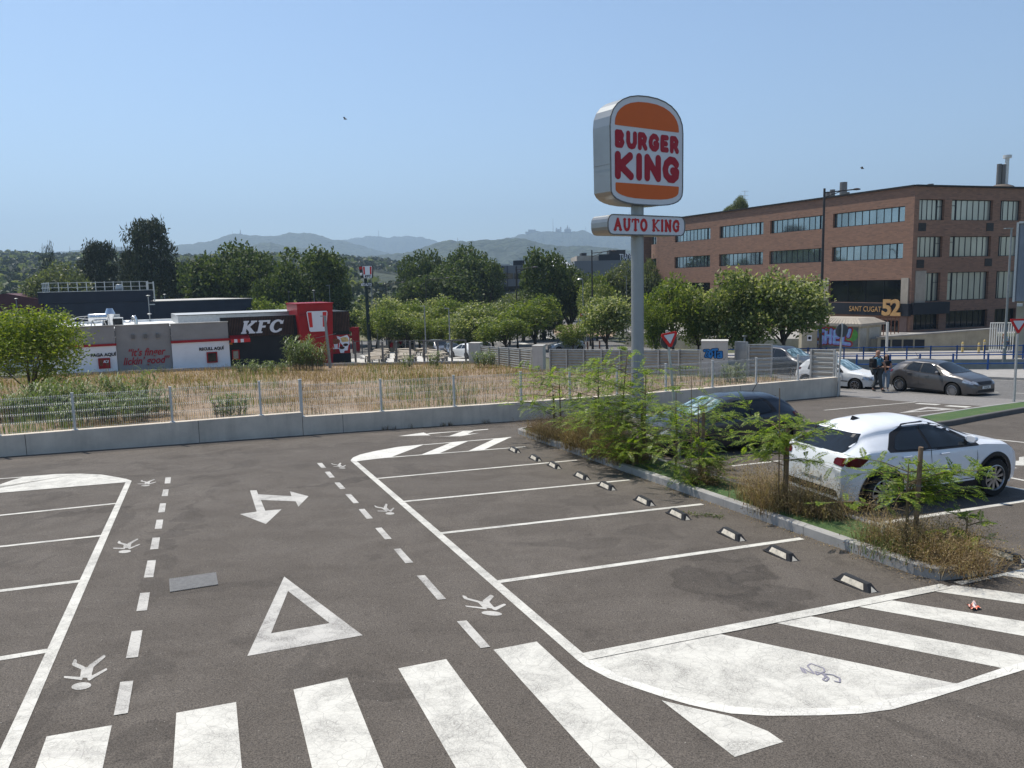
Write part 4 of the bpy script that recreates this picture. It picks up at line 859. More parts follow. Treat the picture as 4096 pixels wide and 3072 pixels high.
# corrugated grey shed at the right edge
SP = colXY(4052, 57.5); zt = atY(4054, 893, 57.5)[2]; zm = atY(4054, 1205, 57.5)[2]
sh = thing('corrugated_shed', 'grey ribbed metal shed on a beige base at the right edge of the photo', 'building', (*SP, lotz(*SP)), -.6)
m = MB(); gx = lotz(*SP); m.box((7, 4.1, (zm-gx)/2), (13.7, 7.8, zm-gx)); m.build('base_wall', MAT['concrete_beige'], sh, local=True)
m = MB(); rows = [[], []]
for k in range(141):
    x = k*.1; y = (.0, -.05, -.05, .0)[k % 4]; rows[0].append((x, y, zm-gx)); rows[1].append((x, y, zt-gx))
m.grid(rows); m.quad((0, 0, zm-gx), (0, 0, zt-gx), (0, 8, zt-gx), (0, 8, zm-gx)); m.quad((0, 0, zt-gx-.1), (14, 0, zt-gx-.1), (14, 8, zt-gx-.1), (0, 8, zt-gx-.1)); m.quad((0, .0, zm-gx), (14, 0, zm-gx), (14, 8, zm-gx), (0, 8, zm-gx))
MAT['cladblue'] = simple('blue_grey_cladding', (.20, .225, .27), .45, .3, .08, 1); m.build('cladding', MAT['cladblue'], sh, local=True)
m = MB(); m.box((-.06, -.08, (zt+zm)/2-gx), (.14, .14, zt-zm+.1)); m.box((7, -.1, zt-gx+.04), (14, .2, .14)); m.build('trim', MAT['galv'], sh, local=True)
m = MB(); m.box((.35, -.35, zm-gx-.25), (.35, .5, .2)); m.build('floodlight', MAT['galv'], sh, local=True)
# ------------------------------------------------------------------ drive-through restaurant across the field
KD = np.array([.8946, .4469]); KA = np.array([-35.1, 61.46]); KZ = lotz(-24, 67)-.05; KRZ = math.atan2(KD[1], KD[0])
def kf(px, py): P, s = vplane(px, py, KA, KA+KD); return s, P[2]-KZ
MAT['kgrey'] = simple('grey_render', (.29, .275, .26), .8, 0, .08, 1.2); MAT['kwhite'] = simple('white_block_wall', (.80, .79, .78), .8, 0, .05, 1); MAT['kred'] = simple('red_panel', (.33, .011, .017), .35, 0, .1, .8)
MAT['kdark'] = simple('dark_cladding', (.022, .023, .025), .6, 0, .15, 1); MAT['slat'] = simple('brown_slats', (.075, .042, .032), .6, 0, .3, 2); MAT['whiteroof'] = simple('white_roof', (.72, .73, .72), .6, 0, .06, 2)
MAT['chrome'] = simple('shiny_duct', (.62, .63, .64), .22, .95, .1, 3)
rest = thing('restaurant', 'single storey grey and white drive through restaurant with a red tapered tower', 'restaurant', (*KA, KZ), KRZ)
xs_ = [kf(*K1(85, 700))[0]-.3, kf(*K1(731, 800))[0], kf(*K1(1345, 800))[0], kf(*K1(1980, 800))[0], kf(*K2(1215, 600))[0], kf(*K2(1735, 600))[0], kf(*K2(2015, 600))[0]]
zt1 = kf(*K1(400, 575))[1]; zr1 = kf(*K1(450, 790))[1]; zt2 = kf(*K1(1000, 553))[1]; zr3 = kf(*K1(1650, 735))[1]; zt3 = kf(*K1(1650, 532))[1]
KB = -1.2; DEP = 13.0
def kbox(name, x0, x1, y0, y1, z0, z1, mat, par=None, **k):
    m = MB(); m.box(((x0+x1)/2, (y0+y1)/2, (z0+z1)/2), (x1-x0, y1-y0, z1-z0)); return m.build(name, mat, par or rest, local=True, **k)
kbox('lower_wall', xs_[0], xs_[1], -.28, DEP, KB, zr1-.02, MAT['kwhite']); kbox('upper_wall', xs_[0]+.02, xs_[1]-.02, -.24, .1, zr1+.16, zt1, MAT['kgrey'])
kbox('recessed_wall', xs_[1]+.02, xs_[2]-.02, .05, .4, KB, zt2, MAT['kgrey'])
kbox('lower_wall', xs_[2], xs_[3], -.28, DEP-.2, KB, zr3-.03, MAT['kwhite']); kbox('upper_wall', xs_[2]+.02, xs_[3]-.02, -.24, .1, zr3+.18, zt3, MAT['kgrey'])
kbox('red_trim', xs_[0]-.02, xs_[1]+.04, -.36, .3, zr1-.02, zr1+.16, MAT['kred']); kbox('red_trim', xs_[2]-.04, xs_[3]+.3, -.36, .3, zr3-.03, zr3+.18, MAT['kred'])
m = MB(); x0, x1 = xs_[0], xs_[3]; zz = zt2-.2
m.box(((x0+x1)/2, DEP/2+.2, zz-.1), (x1-x0-.3, DEP-.4, .2)); m.box((x0+.15, DEP/2, zt1-.4), (.3, DEP, .8)); m.box(((x0+x1)/2, DEP, zt2-.4), (x1-x0, .3, .8)); m.build('roof', MAT['whiteroof'], rest, local=True)
m = MB()
for k in range(11): m.box((xs_[1]+1.2+k*1.15, 1.5, zt2-.3), (1.0, 1.6, .12), 0)
m.build('skylight_strip', MAT['whiteroof'], rest, local=True)
kbox('parapet_cap', xs_[0]-.03, xs_[1]+.0, -.29, .15, zt1, zt1+.07, MAT['concrete']); kbox('parapet_cap', xs_[2]-.03, xs_[3]+.03, -.29, .15, zt3, zt3+.07, MAT['concrete_light']); kbox('parapet_cap', xs_[1]+.03, xs_[2]-.05, .0, .4, zt2, zt2+.06, MAT['concrete_light'])
# dark lettering section
zd = kf(*K2(700, 425))[1]; zs = kf(*K2(700, 718))[1]
kbox('dark_wall', xs_[3]+.01, xs_[6], .12, DEP, KB, zs, MAT['kdark']); kbox('dark_fascia', xs_[3]-.55, xs_[4]+.2, .02, .5, zs+.02, zd, MAT['kdark'])
m = MB(); a, b = kf(*K2(215, 600))[0], kf(*K2(1200, 600))[0]; n = int((b-a)/.13)
for k in range(n): m.box((a+(b-a)*(k+.5)/n, -.02, (zs+zd)/2-.02), (.065, .07, zd-zs-.1))
sl_ = m.build('slatted_panel', MAT['slat'], rest, local=True)
zp = kf(*K2(1900, 350))[1]; zq = kf(*K2(1900, 645))[1]
kbox('dark_fascia', xs_[5]-.3, xs_[6], -.02, DEP, zs-.0, zp, MAT['kdark']); m = MB(); a, b = xs_[5]+.05, xs_[6]; n = int((b-a)/.13)
for k in range(n): m.box((a+(b-a)*(k+.5)/n, -.06, (zq+zp)/2-.02), (.065, .07, zp-zq-.1))
for k in range(int(5/.13)): m.box((b+.04, .1+k*.13, (zq+zp)/2-.02), (.07, .065, zp-zq-.1))
m.build('slatted_panel', MAT['slat'], rest, local=True)
_b = KA+np.array([-KD[1], KD[0]])*3; ZP_ = vplane(*K2(900, 368), _b, _b+KD)[0][2]-KZ
kbox('set_back_parapet', kf(*K1(1370, 480))[0]+.5, xs_[6]-2.5, 3.0, DEP-1, zt2-.4, ZP_, MAT['steel']); kbox('parapet_cap', kf(*K1(1370, 480))[0]+.4, xs_[6]-2.4, 2.9, 3.2, ZP_+.01, ZP_+.06, MAT['kdark'])
# lettering K F C as heavy slanted slab letters
def slant(p, k=.20): return [(x+y*k, y) for x, y in p]
KFC = [[(0, 0), (.30, 0), (.30, .10), (.25, .10), (.25, .40), (.47, .08), (.44, .08), (.44, 0), (.80, 0), (.80, .11), (.73, .11), (.43, .53), (.68, .88), (.76, .88), (.76, 1), (.42, 1), (.42, .90), (.47, .90), (.25, .58), (.25, .88), (.30, .88), (.30, 1), (0, 1), (0, .88), (.05, .88), (.05, .12), (0, .12)],
       [(.86, 0), (1.20, 0), (1.20, .12), (1.12, .12), (1.12, .42), (1.32, .42), (1.32, .58), (1.12, .58), (1.12, .86), (1.38, .86), (1.38, .72), (1.52, .72), (1.52, 1), (.86, 1), (.86, .88), (.92, .88), (.92, .12), (.86, .12)]]
cc = [(1.62+.0, .5)]; t_ = []
outerC = arc(1.97, .5, .40, .52, 48, 312, 22); innerC = arc(1.99, .5, .20, .36, 312-8, 48+8, 22)
KFC.append(outerC[:1]+[(2.24, .98)][:0]+outerC+[(2.30, .14), (2.30, .30), (2.16, .30)]+innerC+[(2.16, .66), (2.30, .66), (2.30, .98)])
def kfc_text(par, o, x, y, h, w, th, mat, lift=0.0, nm='letter', local=True):
    for g in KFC:
        m = MB(); m.prism([(u/2.45*w, v*h) for u, v in slant(g)], np.array(o)+np.array(np.cross(x, y))*(th+lift), x, y, th); m.build(nm, mat, par, local=local)
MAT['letter'] = simple('white_letter', (.74, .75, .78), .45, 0, .03, 1)
ka = kf(*K2(412, 678)); kb_ = kf(*K2(1025, 660)); kt = kf(*K2(930, 475)); hK = kt[1]-(ka[1]+kb_[1])/2
kfc_text(sl_, (ka[0]+.02, -.07, (ka[1]+kb_[1])/2), (1, 0, 0), (0, 0, 1), hK, kb_[0]-ka[0]+.1, .12, MAT['letter'])
# red tower, wider at the top
m = MB(); a0, a1 = kf(*K2(1205, 240))[0], kf(*K2(1735, 240))[0]; b0, b1 = kf(*K2(1318, 1100))[0], kf(*K2(1740, 1100))[0]; ztp = kf(*K2(1460, 238))[1]
yf0, yf1 = -1.0, -.75; V = [(b0, yf1, KB), (b1, yf1, KB), (b1, 3.4, KB), (b0, 3.4, KB), (a0, yf0, ztp), (a1-.03, yf0, ztp), (a1-.03, 3.6, ztp), (a0, 3.6, ztp)]
m.add(V, [(0, 1, 5, 4), (1, 2, 6, 5), (2, 3, 7, 6), (3, 0, 4, 7), (4, 5, 6, 7)]); tw = m.build('red_tower', MAT['kred'], rest, local=True)
m = MB(); H_ = ztp-KB
for z in (kf(*K2(1460, 385))[1], kf(*K2(1460, 400))[1]-.03): m.box(((a0+a1)/2, -1.0-.0, z), ((a1-a0)-.4, .12, .035))
m.build('panel_joint', MAT['kred'], tw, local=True)
m = MB(); m.box(((a0+a1)/2, 1.3, ztp+.03), (a1-a0+.08, 4.7, .08)); m.build('tower_cap', MAT['kred'], tw, local=True)
def badge(par, o, x, y, w0, w1, h, th, text=False, nm='badge'):
    """white bucket shaped plate with two red stripes; the portrait on it is left out"""
    o = np.array(o, float); X = np.array(x, float); Y = np.array(y, float); n_ = np.cross(X, Y)
    f = pol([(-w0/2, 0), (w0/2, 0), (w1/2, h), (-w1/2, h)], .0)
    m = MB(); m.prism([(-w0/2, .06*h), (-w0/2+.05*h, 0), (w0/2-.05*h, 0), (w0/2, .06*h), (w1/2, h*.95), (w1/2-.05*h, h), (-w1/2+.05*h, h), (-w1/2, h*.95)], o+n_*th, X, Y, th); b = m.build(nm, MAT['letter'], par, local=True)
    zb_ = .22*h if not text else .30*h
    for sg in (-1, 1):
        m = MB()
        e0 = sg*(w0/2+(w1-w0)/2*zb_/h-.035*h); e1 = sg*(w1/2-.045*h); i0 = e0-sg*.15*w1; i1 = e1-sg*.19*w1
        p = [(i0, zb_), (e0, zb_), (e1, h*.95), (i1, h*.95)]; P = [o+X*u+Y*v+n_*(th+.012) for u, v in (p if sg > 0 else p[::-1])]; m.poly(P); m.build('red_stripe', MAT['kred2'], b, local=True)
    return b
MAT['kred2'] = simple('bright_red', (.60, .03, .03), .4, 0, .03, 1)
ca, cb = kf(*K2(1495, 645)), kf(*K2(1485, 348)); badge(tw, (ca[0]+.12, -1.02, ca[1]+.02), (1, 0, 0), (0, 0, 1), kf(*K2(1632, 640))[0]-kf(*K2(1372, 650))[0]-.1, kf(*K2(1638, 350))[0]-kf(*K2(1333, 350))[0], cb[1]-ca[1], .1)
# poster on the lower right wall: red ground, white tubs with food and dips
pa, pb2 = kf(*K2(1745, 980)), kf(*K2(2028, 690)); px0, pw, pz0, ph = pa[0], pb2[0]-pa[0]-.05, pa[1], pb2[1]-pa[1]
m = MB(); m.box((px0+pw/2, .05, pz0+ph/2), (pw, .1, ph)); po = m.build('poster', MAT['kred'], rest, local=True)
PM = {k: simple('poster_'+k, c, .6, 0, .45, 6) for k, c in dict(brown=(.20, .065, .03), fries=(.62, .42, .17), dip=(.05, .022, .016), dark=(.012, .011, .013)).items()}
def pp(f, mat, lift, nm): m = MB(); sdfmesh(m, f, (0, 0, pw, ph), .05, planemap((px0, -.003, pz0), (1, 0, 0), (0, 0, 1), lift)); m.build(nm, mat, po, local=True)
S = lambda *q: [(a*pw, b*ph) for a, b in q]
pp(uni(pol(S((.33, .95), (.55, .88), (.88, .98), (.98, .8), (.97, .45), (.80, .30), (.6, .45), (.42, .7)))), MAT['letter'], .003, 'printed_shape')
pp(uni(pol(S((.05, .58), (.50, .58), (.44, .25), (.12, .25))), pol(S((.62, .45), (.93, .45), (.86, .14), (.70, .14))), pol(S((.42, .30), (.74, .30), (.67, .02), (.49, .02)))), MAT['letter'], .006, 'printed_shape')
pp(uni(pol(S((.10, .56), (.17, .56), (.20, .28), (.15, .28))), pol(S((.38, .56), (.46, .56), (.41, .28), (.36, .28)))), MAT['kred2'], .009, 'printed_shape')
pp(uni(ell((.27*pw, .66*ph), .23*pw, .15*ph), ell((.1*pw, .15*ph), .16*pw, .08*ph)), PM['brown'], .010, 'printed_shape'); pp(pol(S((.52, .82), (.70, .88), (.9, .82), (.95, .62), (.6, .60))), PM['fries'], .008, 'printed_shape')
pp(uni(ell((.775*pw, .45*ph), .13*pw, .075*ph), ell((.58*pw, .30*ph), .14*pw, .08*ph)), PM['dip'], .011, 'printed_shape')
kbox('plinth_band', px0-.1, px0+pw+.05, .02, .1, KB+.3, pz0-.02, MAT['kdark'])
# order windows, lettering, awning, lamps
def owin(x0, z0, x1, z1, y, label_=None, red=True, glass='glass_dark'):
    m = MB(); m.box(((x0+x1)/2, y-.03, (z0+z1)/2), (x1-x0, .08, z1-z0)); w = m.build('service_window', MAT[glass], rest, local=True)
    f = MB(); t = .09
    for (a, b, c, d) in ((x0-t, z0-t, x1+t, z0), (x0-t, z1, x1+t, z1+t), (x0-t, z0, x0, z1), (x1, z0, x1+t, z1)): f.box(((a+c)/2, y-.06, (b+d)/2), (c-a, .14, d-b))
    f.build('window_frame', MAT['kred'], w, local=True); return w
a = kf(*K1(545, 1035)); b = kf(*K1(652, 918)); w1_ = owin(a[0]+.08, a[1]+.1, b[0]-.02, b[1]-.05, -.28, glass='kred')
kfc_text(w1_, (a[0]+.32, -.37, b[1]-.34), (1, 0, 0), (0, 0, 1), .2, .75, .02, MAT['letter'], nm='lettering')
m = MB(); m.box(((a[0]+b[0])/2-.25, -.37, a[1]+.5), (.3, .02, .5)); m.box(((a[0]+b[0])/2+.3, -.37, a[1]+.5), (.3, .02, .5)); m.build('menu_picture', PM['brown'], w1_, local=True)
a = kf(*K1(1740, 970)); b = kf(*K1(1837, 850)); owin(a[0]+.05, a[1]+.1, b[0]-.05, b[1]-.05, -.28)
a = kf(*K2(293, 1070)); b = kf(*K2(388, 925)); owin(a[0]+.1, a[1]+.1, b[0]-.05, b[1]-.05, .1, glass='glass_grey')
m = MB(); q = kf(*K1(592, 895)); textmesh(m, 'PAGA AQUÍ', .34, (q[0], -.3, q[1]), (1, 0, 0), (0, 0, 1), .03, .012, sx=1.0); m.build('lettering', MAT['blackp'], rest, local=True)
m = MB(); q = kf(*K1(1782, 826)); textmesh(m, 'RECULL AQUÍ', .34, (q[0], -.3, q[1]), (1, 0, 0), (0, 0, 1), .03, .012, sx=.92); m.build('lettering', MAT['blackp'], rest, local=True)
m = MB(); q = kf(*K1(1078, 885)); MAT['script'] = simple('crimson_script', (.36, .02, .03), .5)
textmesh(m, '“it’s finger', .84, (q[0]-.1, .04, q[1]-.02), (1, 0, 0), (0, 0, 1), .03, .014, shear=.32, sx=.80); m.build('slogan', MAT['script'], rest, local=True)
m = MB(); q = kf(*K1(1070, 975)); textmesh(m, 'lickin’ good”', .84, (q[0]-.05, .04, q[1]-.05), (1, 0, 0), (0, 0, 1), .03, .014, shear=.32, sx=.80); m.build('slogan', MAT['script'], rest, local=True)
for x, y in ((918, 682), (1055, 677), (1190, 671)): q = kf(*K1(x, y)); kbox('wall_lamp', q[0]-.11, q[0]+.11, -.15, .04, q[1]-.17, q[1]+.17, MAT['iron'])
a = kf(*K2(285, 760)); b = kf(*K2(532, 745)); m = MB(); m.add([(a[0]-.2, .1, a[1]+.35), (b[0], .1, a[1]+.35), (b[0], -.9, a[1]+.02), (a[0]-.2, -.9, a[1]+.02)], [(3, 2, 1, 0)])
aw = m.build('awning', MAT['kred'], rest, local=True)
for k in range(6): m = MB(); wd = (b[0]-a[0]+.2)/6; m.box((a[0]-.2+wd*(k+.5), -.91, a[1]-.12), (wd*.98, .03, .28)); m.build('awning_valance', MAT['letter'] if k in (1, 3, 5) and k < 5 else MAT['kred2'], aw, local=True)
kbox('orange_lamp', kf(*K2(265, 828))[0]-.15, kf(*K2(265, 828))[0]+.15, -.05, .12, kf(*K2(265, 828))[1]-.08, kf(*K2(265, 828))[1]+.08, simple('orange_plastic', (.6, .25, .03), .5))
# rooftop plant
def rf_(px, py, back): P, s = vplane(px, py, KA+np.array([-KD[1], KD[0]])*back, KA+np.array([-KD[1], KD[0]])*back+KD); return P
P0, P1 = rf_(*K1(425, 472), 3.5), rf_(*K1(548, 480), 3.5); zR = KZ+zz
t = thing('water_tank', 'shiny cylindrical water tank lying on a frame on the restaurant roof', 'tank', (P0[0], P0[1], zR))
m = MB(); r = .31; d = (P1-P0)/np.linalg.norm(P1-P0); d[2] = 0; bx = basis(d); m.lathe([(.02, -.06), (r*.8, -.03), (r, .05), (r, 1.32), (r*.8, 1.38), (.02, 1.4)], P0, 24, ax=[bx[0], bx[1], bx[2]]); m.build('tank_shell', MAT['chrome'], t, smooth='auto')
for k in (.25, 1.1):
    q = P0+d*k; m = MB(); m.bar((q[0], q[1]-.3, zR), q-[0, 0, .25], .06, .06); m.bar((q[0], q[1]+.5, zR), q-[0, 0, .25], .06, .06); m.bar((q[0], q[1]-.3, zR+.1), (q[0], q[1]+.5, zR+.1), .06, .05); m.build('support_leg', MAT['steel'], t)
m = MB(); m.path([P1-[0, 0, .1], P1+[.1, -.1, -.3], P1+[-.3, -.15, -.4], P1+[-1.2, -.15, -.3], (P0[0]-.6, P0[1]-.15, zR+.05)], .03, 6); m.path([P0+[-.2, 0, .1], P0+[-.7, -.1, -.4], (P0[0]-.6, P0[1]-.2, zR)], .05, 6); m.build('pipe', MAT['iron'], t, smooth='auto')
P = rf_(*K1(663, 430), 4.0); Pt = rf_(*K1(663, 368), 4.0); Pb = rf_(*K1(665, 555), 4.0); s_ = 4.0/186*.97
t = thing('roof_cowl', 'conical metal exhaust cowl standing on ducts on the restaurant roof', 'vent', (P[0], P[1], zR))
hh = Pt[2]-P[2]; m = MB(); m.lathe([(.23, hh), (.41, .02), (.42, 0), (.3, -.02)], P, 22); m.add([P+[.23*math.cos(a), .23*math.sin(a), hh*.98] for a in np.arange(12)*math.pi/6], [tuple(range(12))]); m.build('cone', MAT['chrome'], t, smooth='auto')
m = MB(); m.lathe([(.31, 0), (.18, -.5), (.18, Pb[2]-P[2]-.3)], P-[0, 0, .02], 18); m.build('throat', MAT['chrome'], t, smooth='auto')
for nm, (ax_, ay, bx_, by), bk, mt in (('air_handler', (585, 482, 640, 545), 4.6, 'glass_dark'), ('air_handler', (690, 480, 803, 552), 4.6, 'kdark')):
    A_, B_ = rf_(*K1(ax_, by), bk), rf_(*K1(bx_, ay), bk); wd = np.linalg.norm((B_-A_)[:2]); t = thing(nm, 'dark square air unit '+('left' if ax_ < 600 else 'right')+' of the conical cowl on the restaurant roof', 'air unit', (A_[0], A_[1], zR), KRZ, 'air units on the restaurant roof')
    hz_ = B_[2]-zR; m = MB(); m.box((wd/2, .6, hz_/2), (wd, 1.2, hz_)); m.build('casing', MAT['kdark'], t, local=True); m = MB(); m.box((wd/2, .6, hz_+.03), (wd+.08, 1.3, .07)); m.box((wd+.0, -.02, hz_/2), (.07, .08, hz_)); m.build('trim', MAT['galv'], t, local=True)
A_, B_ = rf_(*K1(600, 470), 6.0), rf_(*K1(742, 436), 6.0); t = thing('roof_duct_box', 'grey metal duct box behind the conical cowl', 'duct', (A_[0], A_[1], zR), KRZ); m = MB(); m.box((.62, .3, (B_[2]-zR)/2), (1.2, .6, B_[2]-zR)); m.build('casing', MAT['steel'], t, local=True)
A_, B_ = rf_(*K1(805, 520), 4.2), rf_(*K1(900, 500), 4.2); t = thing('elbow_duct', 'silver elbow duct curving up beside the right air unit on the roof', 'duct', (A_[0], A_[1], zR))
m = MB(); d = np.array([*KD, 0]); C_ = A_+d*.1; m.path([C_, C_+d*.45, C_+d*.62+[0, 0, .1], C_+d*.66+[0, 0, .3], C_+d*.72+[0, 0, .42]], [.11, .11, .13, .15, .15], 10); m.path([C_+d*.7+[0, 0, .34], C_+d*.85+[0, 0, .42], C_+d*.92+[0, 0, .2], C_+d*.92+[0, 0, -.45]], [.14, .14, .14, .14], 10); m.build('duct', MAT['chrome'], t, smooth='auto')
m = MB(); P = rf_(*K1(300, 520), 2.5); m.path([P+[-1.6, 0, -.1], P+[-.8, 0, .1], P+[0, 0, .3], P+[.8, .2, .2]], .03, 6); m.path([P+[-1.6, .4, 0], P+[0, .4, .4], P+[.9, .4, .45]], .025, 6); tag(m.build('roof_pipes', MAT['galv'], smooth='auto'), 'thin slanting pipes on the left end of the restaurant roof', 'pipe')

# dark cinema-like hall behind it
HA = colXY(163, 77.5); HBp = colXY(1007, 90.0); hd = (HBp-HA)/np.linalg.norm(HBp-HA); hn = np.array([-hd[1], hd[0]]); hrz = math.atan2(hd[1], hd[0]); HG = -4.4
def hfp(px, py): P, s = vplane(px, py, HA, HBp); return s, P[2]-HG
hall = thing('dark_hall', 'large windowless dark blue hall with roof railings behind the restaurant', 'building', (*HA, HG), hrz)
MAT['hall'] = simple('dark_blue_cladding', (.020, .026, .042), .55, .1, .2, .5); MAT['hall2'] = simple('dark_blue_cladding_low', (.026, .034, .052), .55, .1, .2, .5)
zu = hfp(*M1(700, 685))[1]; zm1 = hfp(*M1(800, 780))[1]; xe = hfp(*M1(1322, 720))[0]; xE = hfp(*M1(2175, 800))[0]; zl = hfp(*M1(1800, 757))[1]
def hbox(n_, x0, x1, y0, y1, z0, z1, mat, par=None): m = MB(); m.box(((x0+x1)/2, (y0+y1)/2, (z0+z1)/2), (x1-x0, y1-y0, z1-z0)); return m.build(n_, mat, par or hall, local=True)
_r = ray(163, 1200)[:2]; shf = (_r @ hd)/(_r @ hn)*16
def para(n_, x0, x1, y0, z0, z1, mat): m = MB(); q = [(x0, y0), (x1, y0), (x1, 16), (x0+shf, 16)]; m.add([(*p, z0) for p in q]+[(*p, z1) for p in q], [(3, 2, 1, 0), (4, 5, 6, 7)]+[(i, (i+1) % 4, 4+(i+1) % 4, 4+i) for i in range(4)]); m.build(n_, mat, hall, local=True)
para('upper_volume', 0, xe, 0, zm1+.02, zu, MAT['hall']); para('lower_wall', .5, xe, .06, -2, zm1, MAT['hall2']); hbox('low_wing', xe+.02, xE, .08, 15, -2, zl-.03, MAT['hall2']); hbox('wing_coping', xe+.02, xE+.1, -.02, 15.1, zl, zl+.07, MAT['concrete_light'])
hbox('coping', 0, xe, -.06, .2, zu+.01, zu+.07, MAT['steel'])
for r_ in (.45, .92): m = MB(); x0 = hfp(*M1(430, 660))[0]; m.bar((x0, .5, zu+r_), (xe-.3, .5, zu+r_), .07, .05); m.bar((x0, .5, zu+r_), (x0, 6, zu+r_), .05, .07); m.build('guard_rail', MAT['galv'], hall, local=True)
for k in range(12):
    m = MB(); x = x0+(xe-.3-x0)*k/11; m.box((x, .5, zu+.5), (.07, .07, 1.0)); m.build('rail_post', MAT['galv'], hall, local=True)
for k in range(1, 5): m = MB(); m.box((x0, .5+k*1.2, zu+.5), (.07, .07, 1.0)); m.build('rail_post', MAT['galv'], hall, local=True)
m = MB(); q0, q1 = hfp(*M1(1268, 597)), hfp(*M1(1325, 597)); lw = q1[0]-q0[0]; b0_ = zl+.1
for x in (q0[0], q1[0]): m.box((x, .1, (q0[1]+b0_ if x == q1[0] else q0[1]+zu)/2), (.12, .12, q0[1]-(b0_ if x == q1[0] else zu)))
for k in range(4): m.box(((q0[0]+q1[0])/2, .1, q0[1]-.15-k*.75), (lw, .1, .1))
m.build('roof_ladder', MAT['galv'], hall, local=True)
P = vplane(*M1(1030, 640), HA+hn*3, HBp+hn*3)[0]; m = MB(); zb_ = HG+zu; m.lathe([(.30, 0), (.40, .15), (.41, .3), (.30, .68), (.27, .7), (.02, .7)], (P[0], P[1], zb_), 20); tag(m.build('roof_extractor', MAT['steel'], smooth='auto'), 'grey tapered extractor cowl behind the railing on the dark hall roof', 'vent')
# concrete apron and low kerb of the restaurant plot
mb = MB(); ap = [gnd(*M2(750, 1205)), gnd(*M2(1960, 1150)), gnd(*M3(-20, 1290))]
ap = [KA+KD*(-8)+np.array([.4469, -.8946])*1.6, KA+KD*17.5+np.array([.4469, -.8946])*1.9, colXY(1400, 67.2), colXY(1872, 66.3), colXY(1890, 92), colXY(1430, 95), KA+KD*26+np.array([-.4469, .8946])*10, KA+KD*(-8)]
area(mb, ap, .8, .012); struct(mb, 'restaurant_terrace', MAT['concrete_light'])
mb = MB(); kk = [ap[0], ap[1], ap[2], ap[3]]
for a, b in zip(kk, kk[1:]):
    n_ = max(1, int(np.linalg.norm(b-a)/3))
    for j in range(n_): p, q = a+(b-a)*j/n_, a+(b-a)*(j+1)/n_; mb.bar((*p, gz(*p)+.1), (*q, gz(*q)+.1), .22, .3)
struct(mb, 'terrace_kerb', MAT['kerb'])
# KFC mast
P = gnd(*K3(465, 1262)); P = onG(1350+465/3.6867, 99.0); MD = 99.0
mast = thing('sign_mast', 'dark green mast with a red striped white sign box and AUTO boards', 'sign', P)
MAT['mast'] = simple('dark_green_mast', (.025, .04, .036), .5, .1); T0_ = atY(*K3(412, 270), MD)
m = MB(); m.path([P, P+(T0_-P)*.02, P+(T0_-P)*.5, T0_], [.34, .26, .22, .19], 14); m.build('pole', MAT['mast'], mast, smooth='auto')
sc = MD/FPX/3.6867; th_ = .62
def msign(px0, px1, y0, y1): A_ = atY(*K3(px0, y1), MD-.8); B_ = atY(*K3(px1, y0), MD-.8); return A_, B_
A_, B_ = msign(375, 512, 88, 268); w_ = B_[0]-A_[0]; h_ = B_[2]-A_[2]; yaw = .35
sg = bpy.data.objects.new('sign_box', None)
m = MB(); dl = atY(*K3(290, 88), MD-.8)[0]-A_[0]; dy = .9
V = []
for z, f in ((0, .82), (h_, 1.0)):
    cx = w_/2; V += [(cx-w_/2*f, 0, z), (cx+w_/2*f, 0, z), (cx+w_/2*f, dy, z), (cx-w_/2*f+dl*f, dy, z)]
V = np.array(V)+A_; m.add(V, [(0, 1, 5, 4), (1, 2, 6, 5), (2, 3, 7, 6), (3, 0, 4, 7), (4, 5, 6, 7), (3, 2, 1, 0)]); bx_ = m.build('sign_box', MAT['kdark'], mast)
off = np.array(mast.location)
badge(bx_, A_+[w_/2, -.02, 0]-off, (1, 0, 0), (0, 0, 1), w_*.82, w_*.99, h_, .06, True, 'badge')
kfc_text(bx_, A_+[w_*.2, -.10, h_*.05]-off, (1, 0, 0), (0, 0, 1), h_*.2, w_*.62, .03, MAT['blackp'], nm='letter')
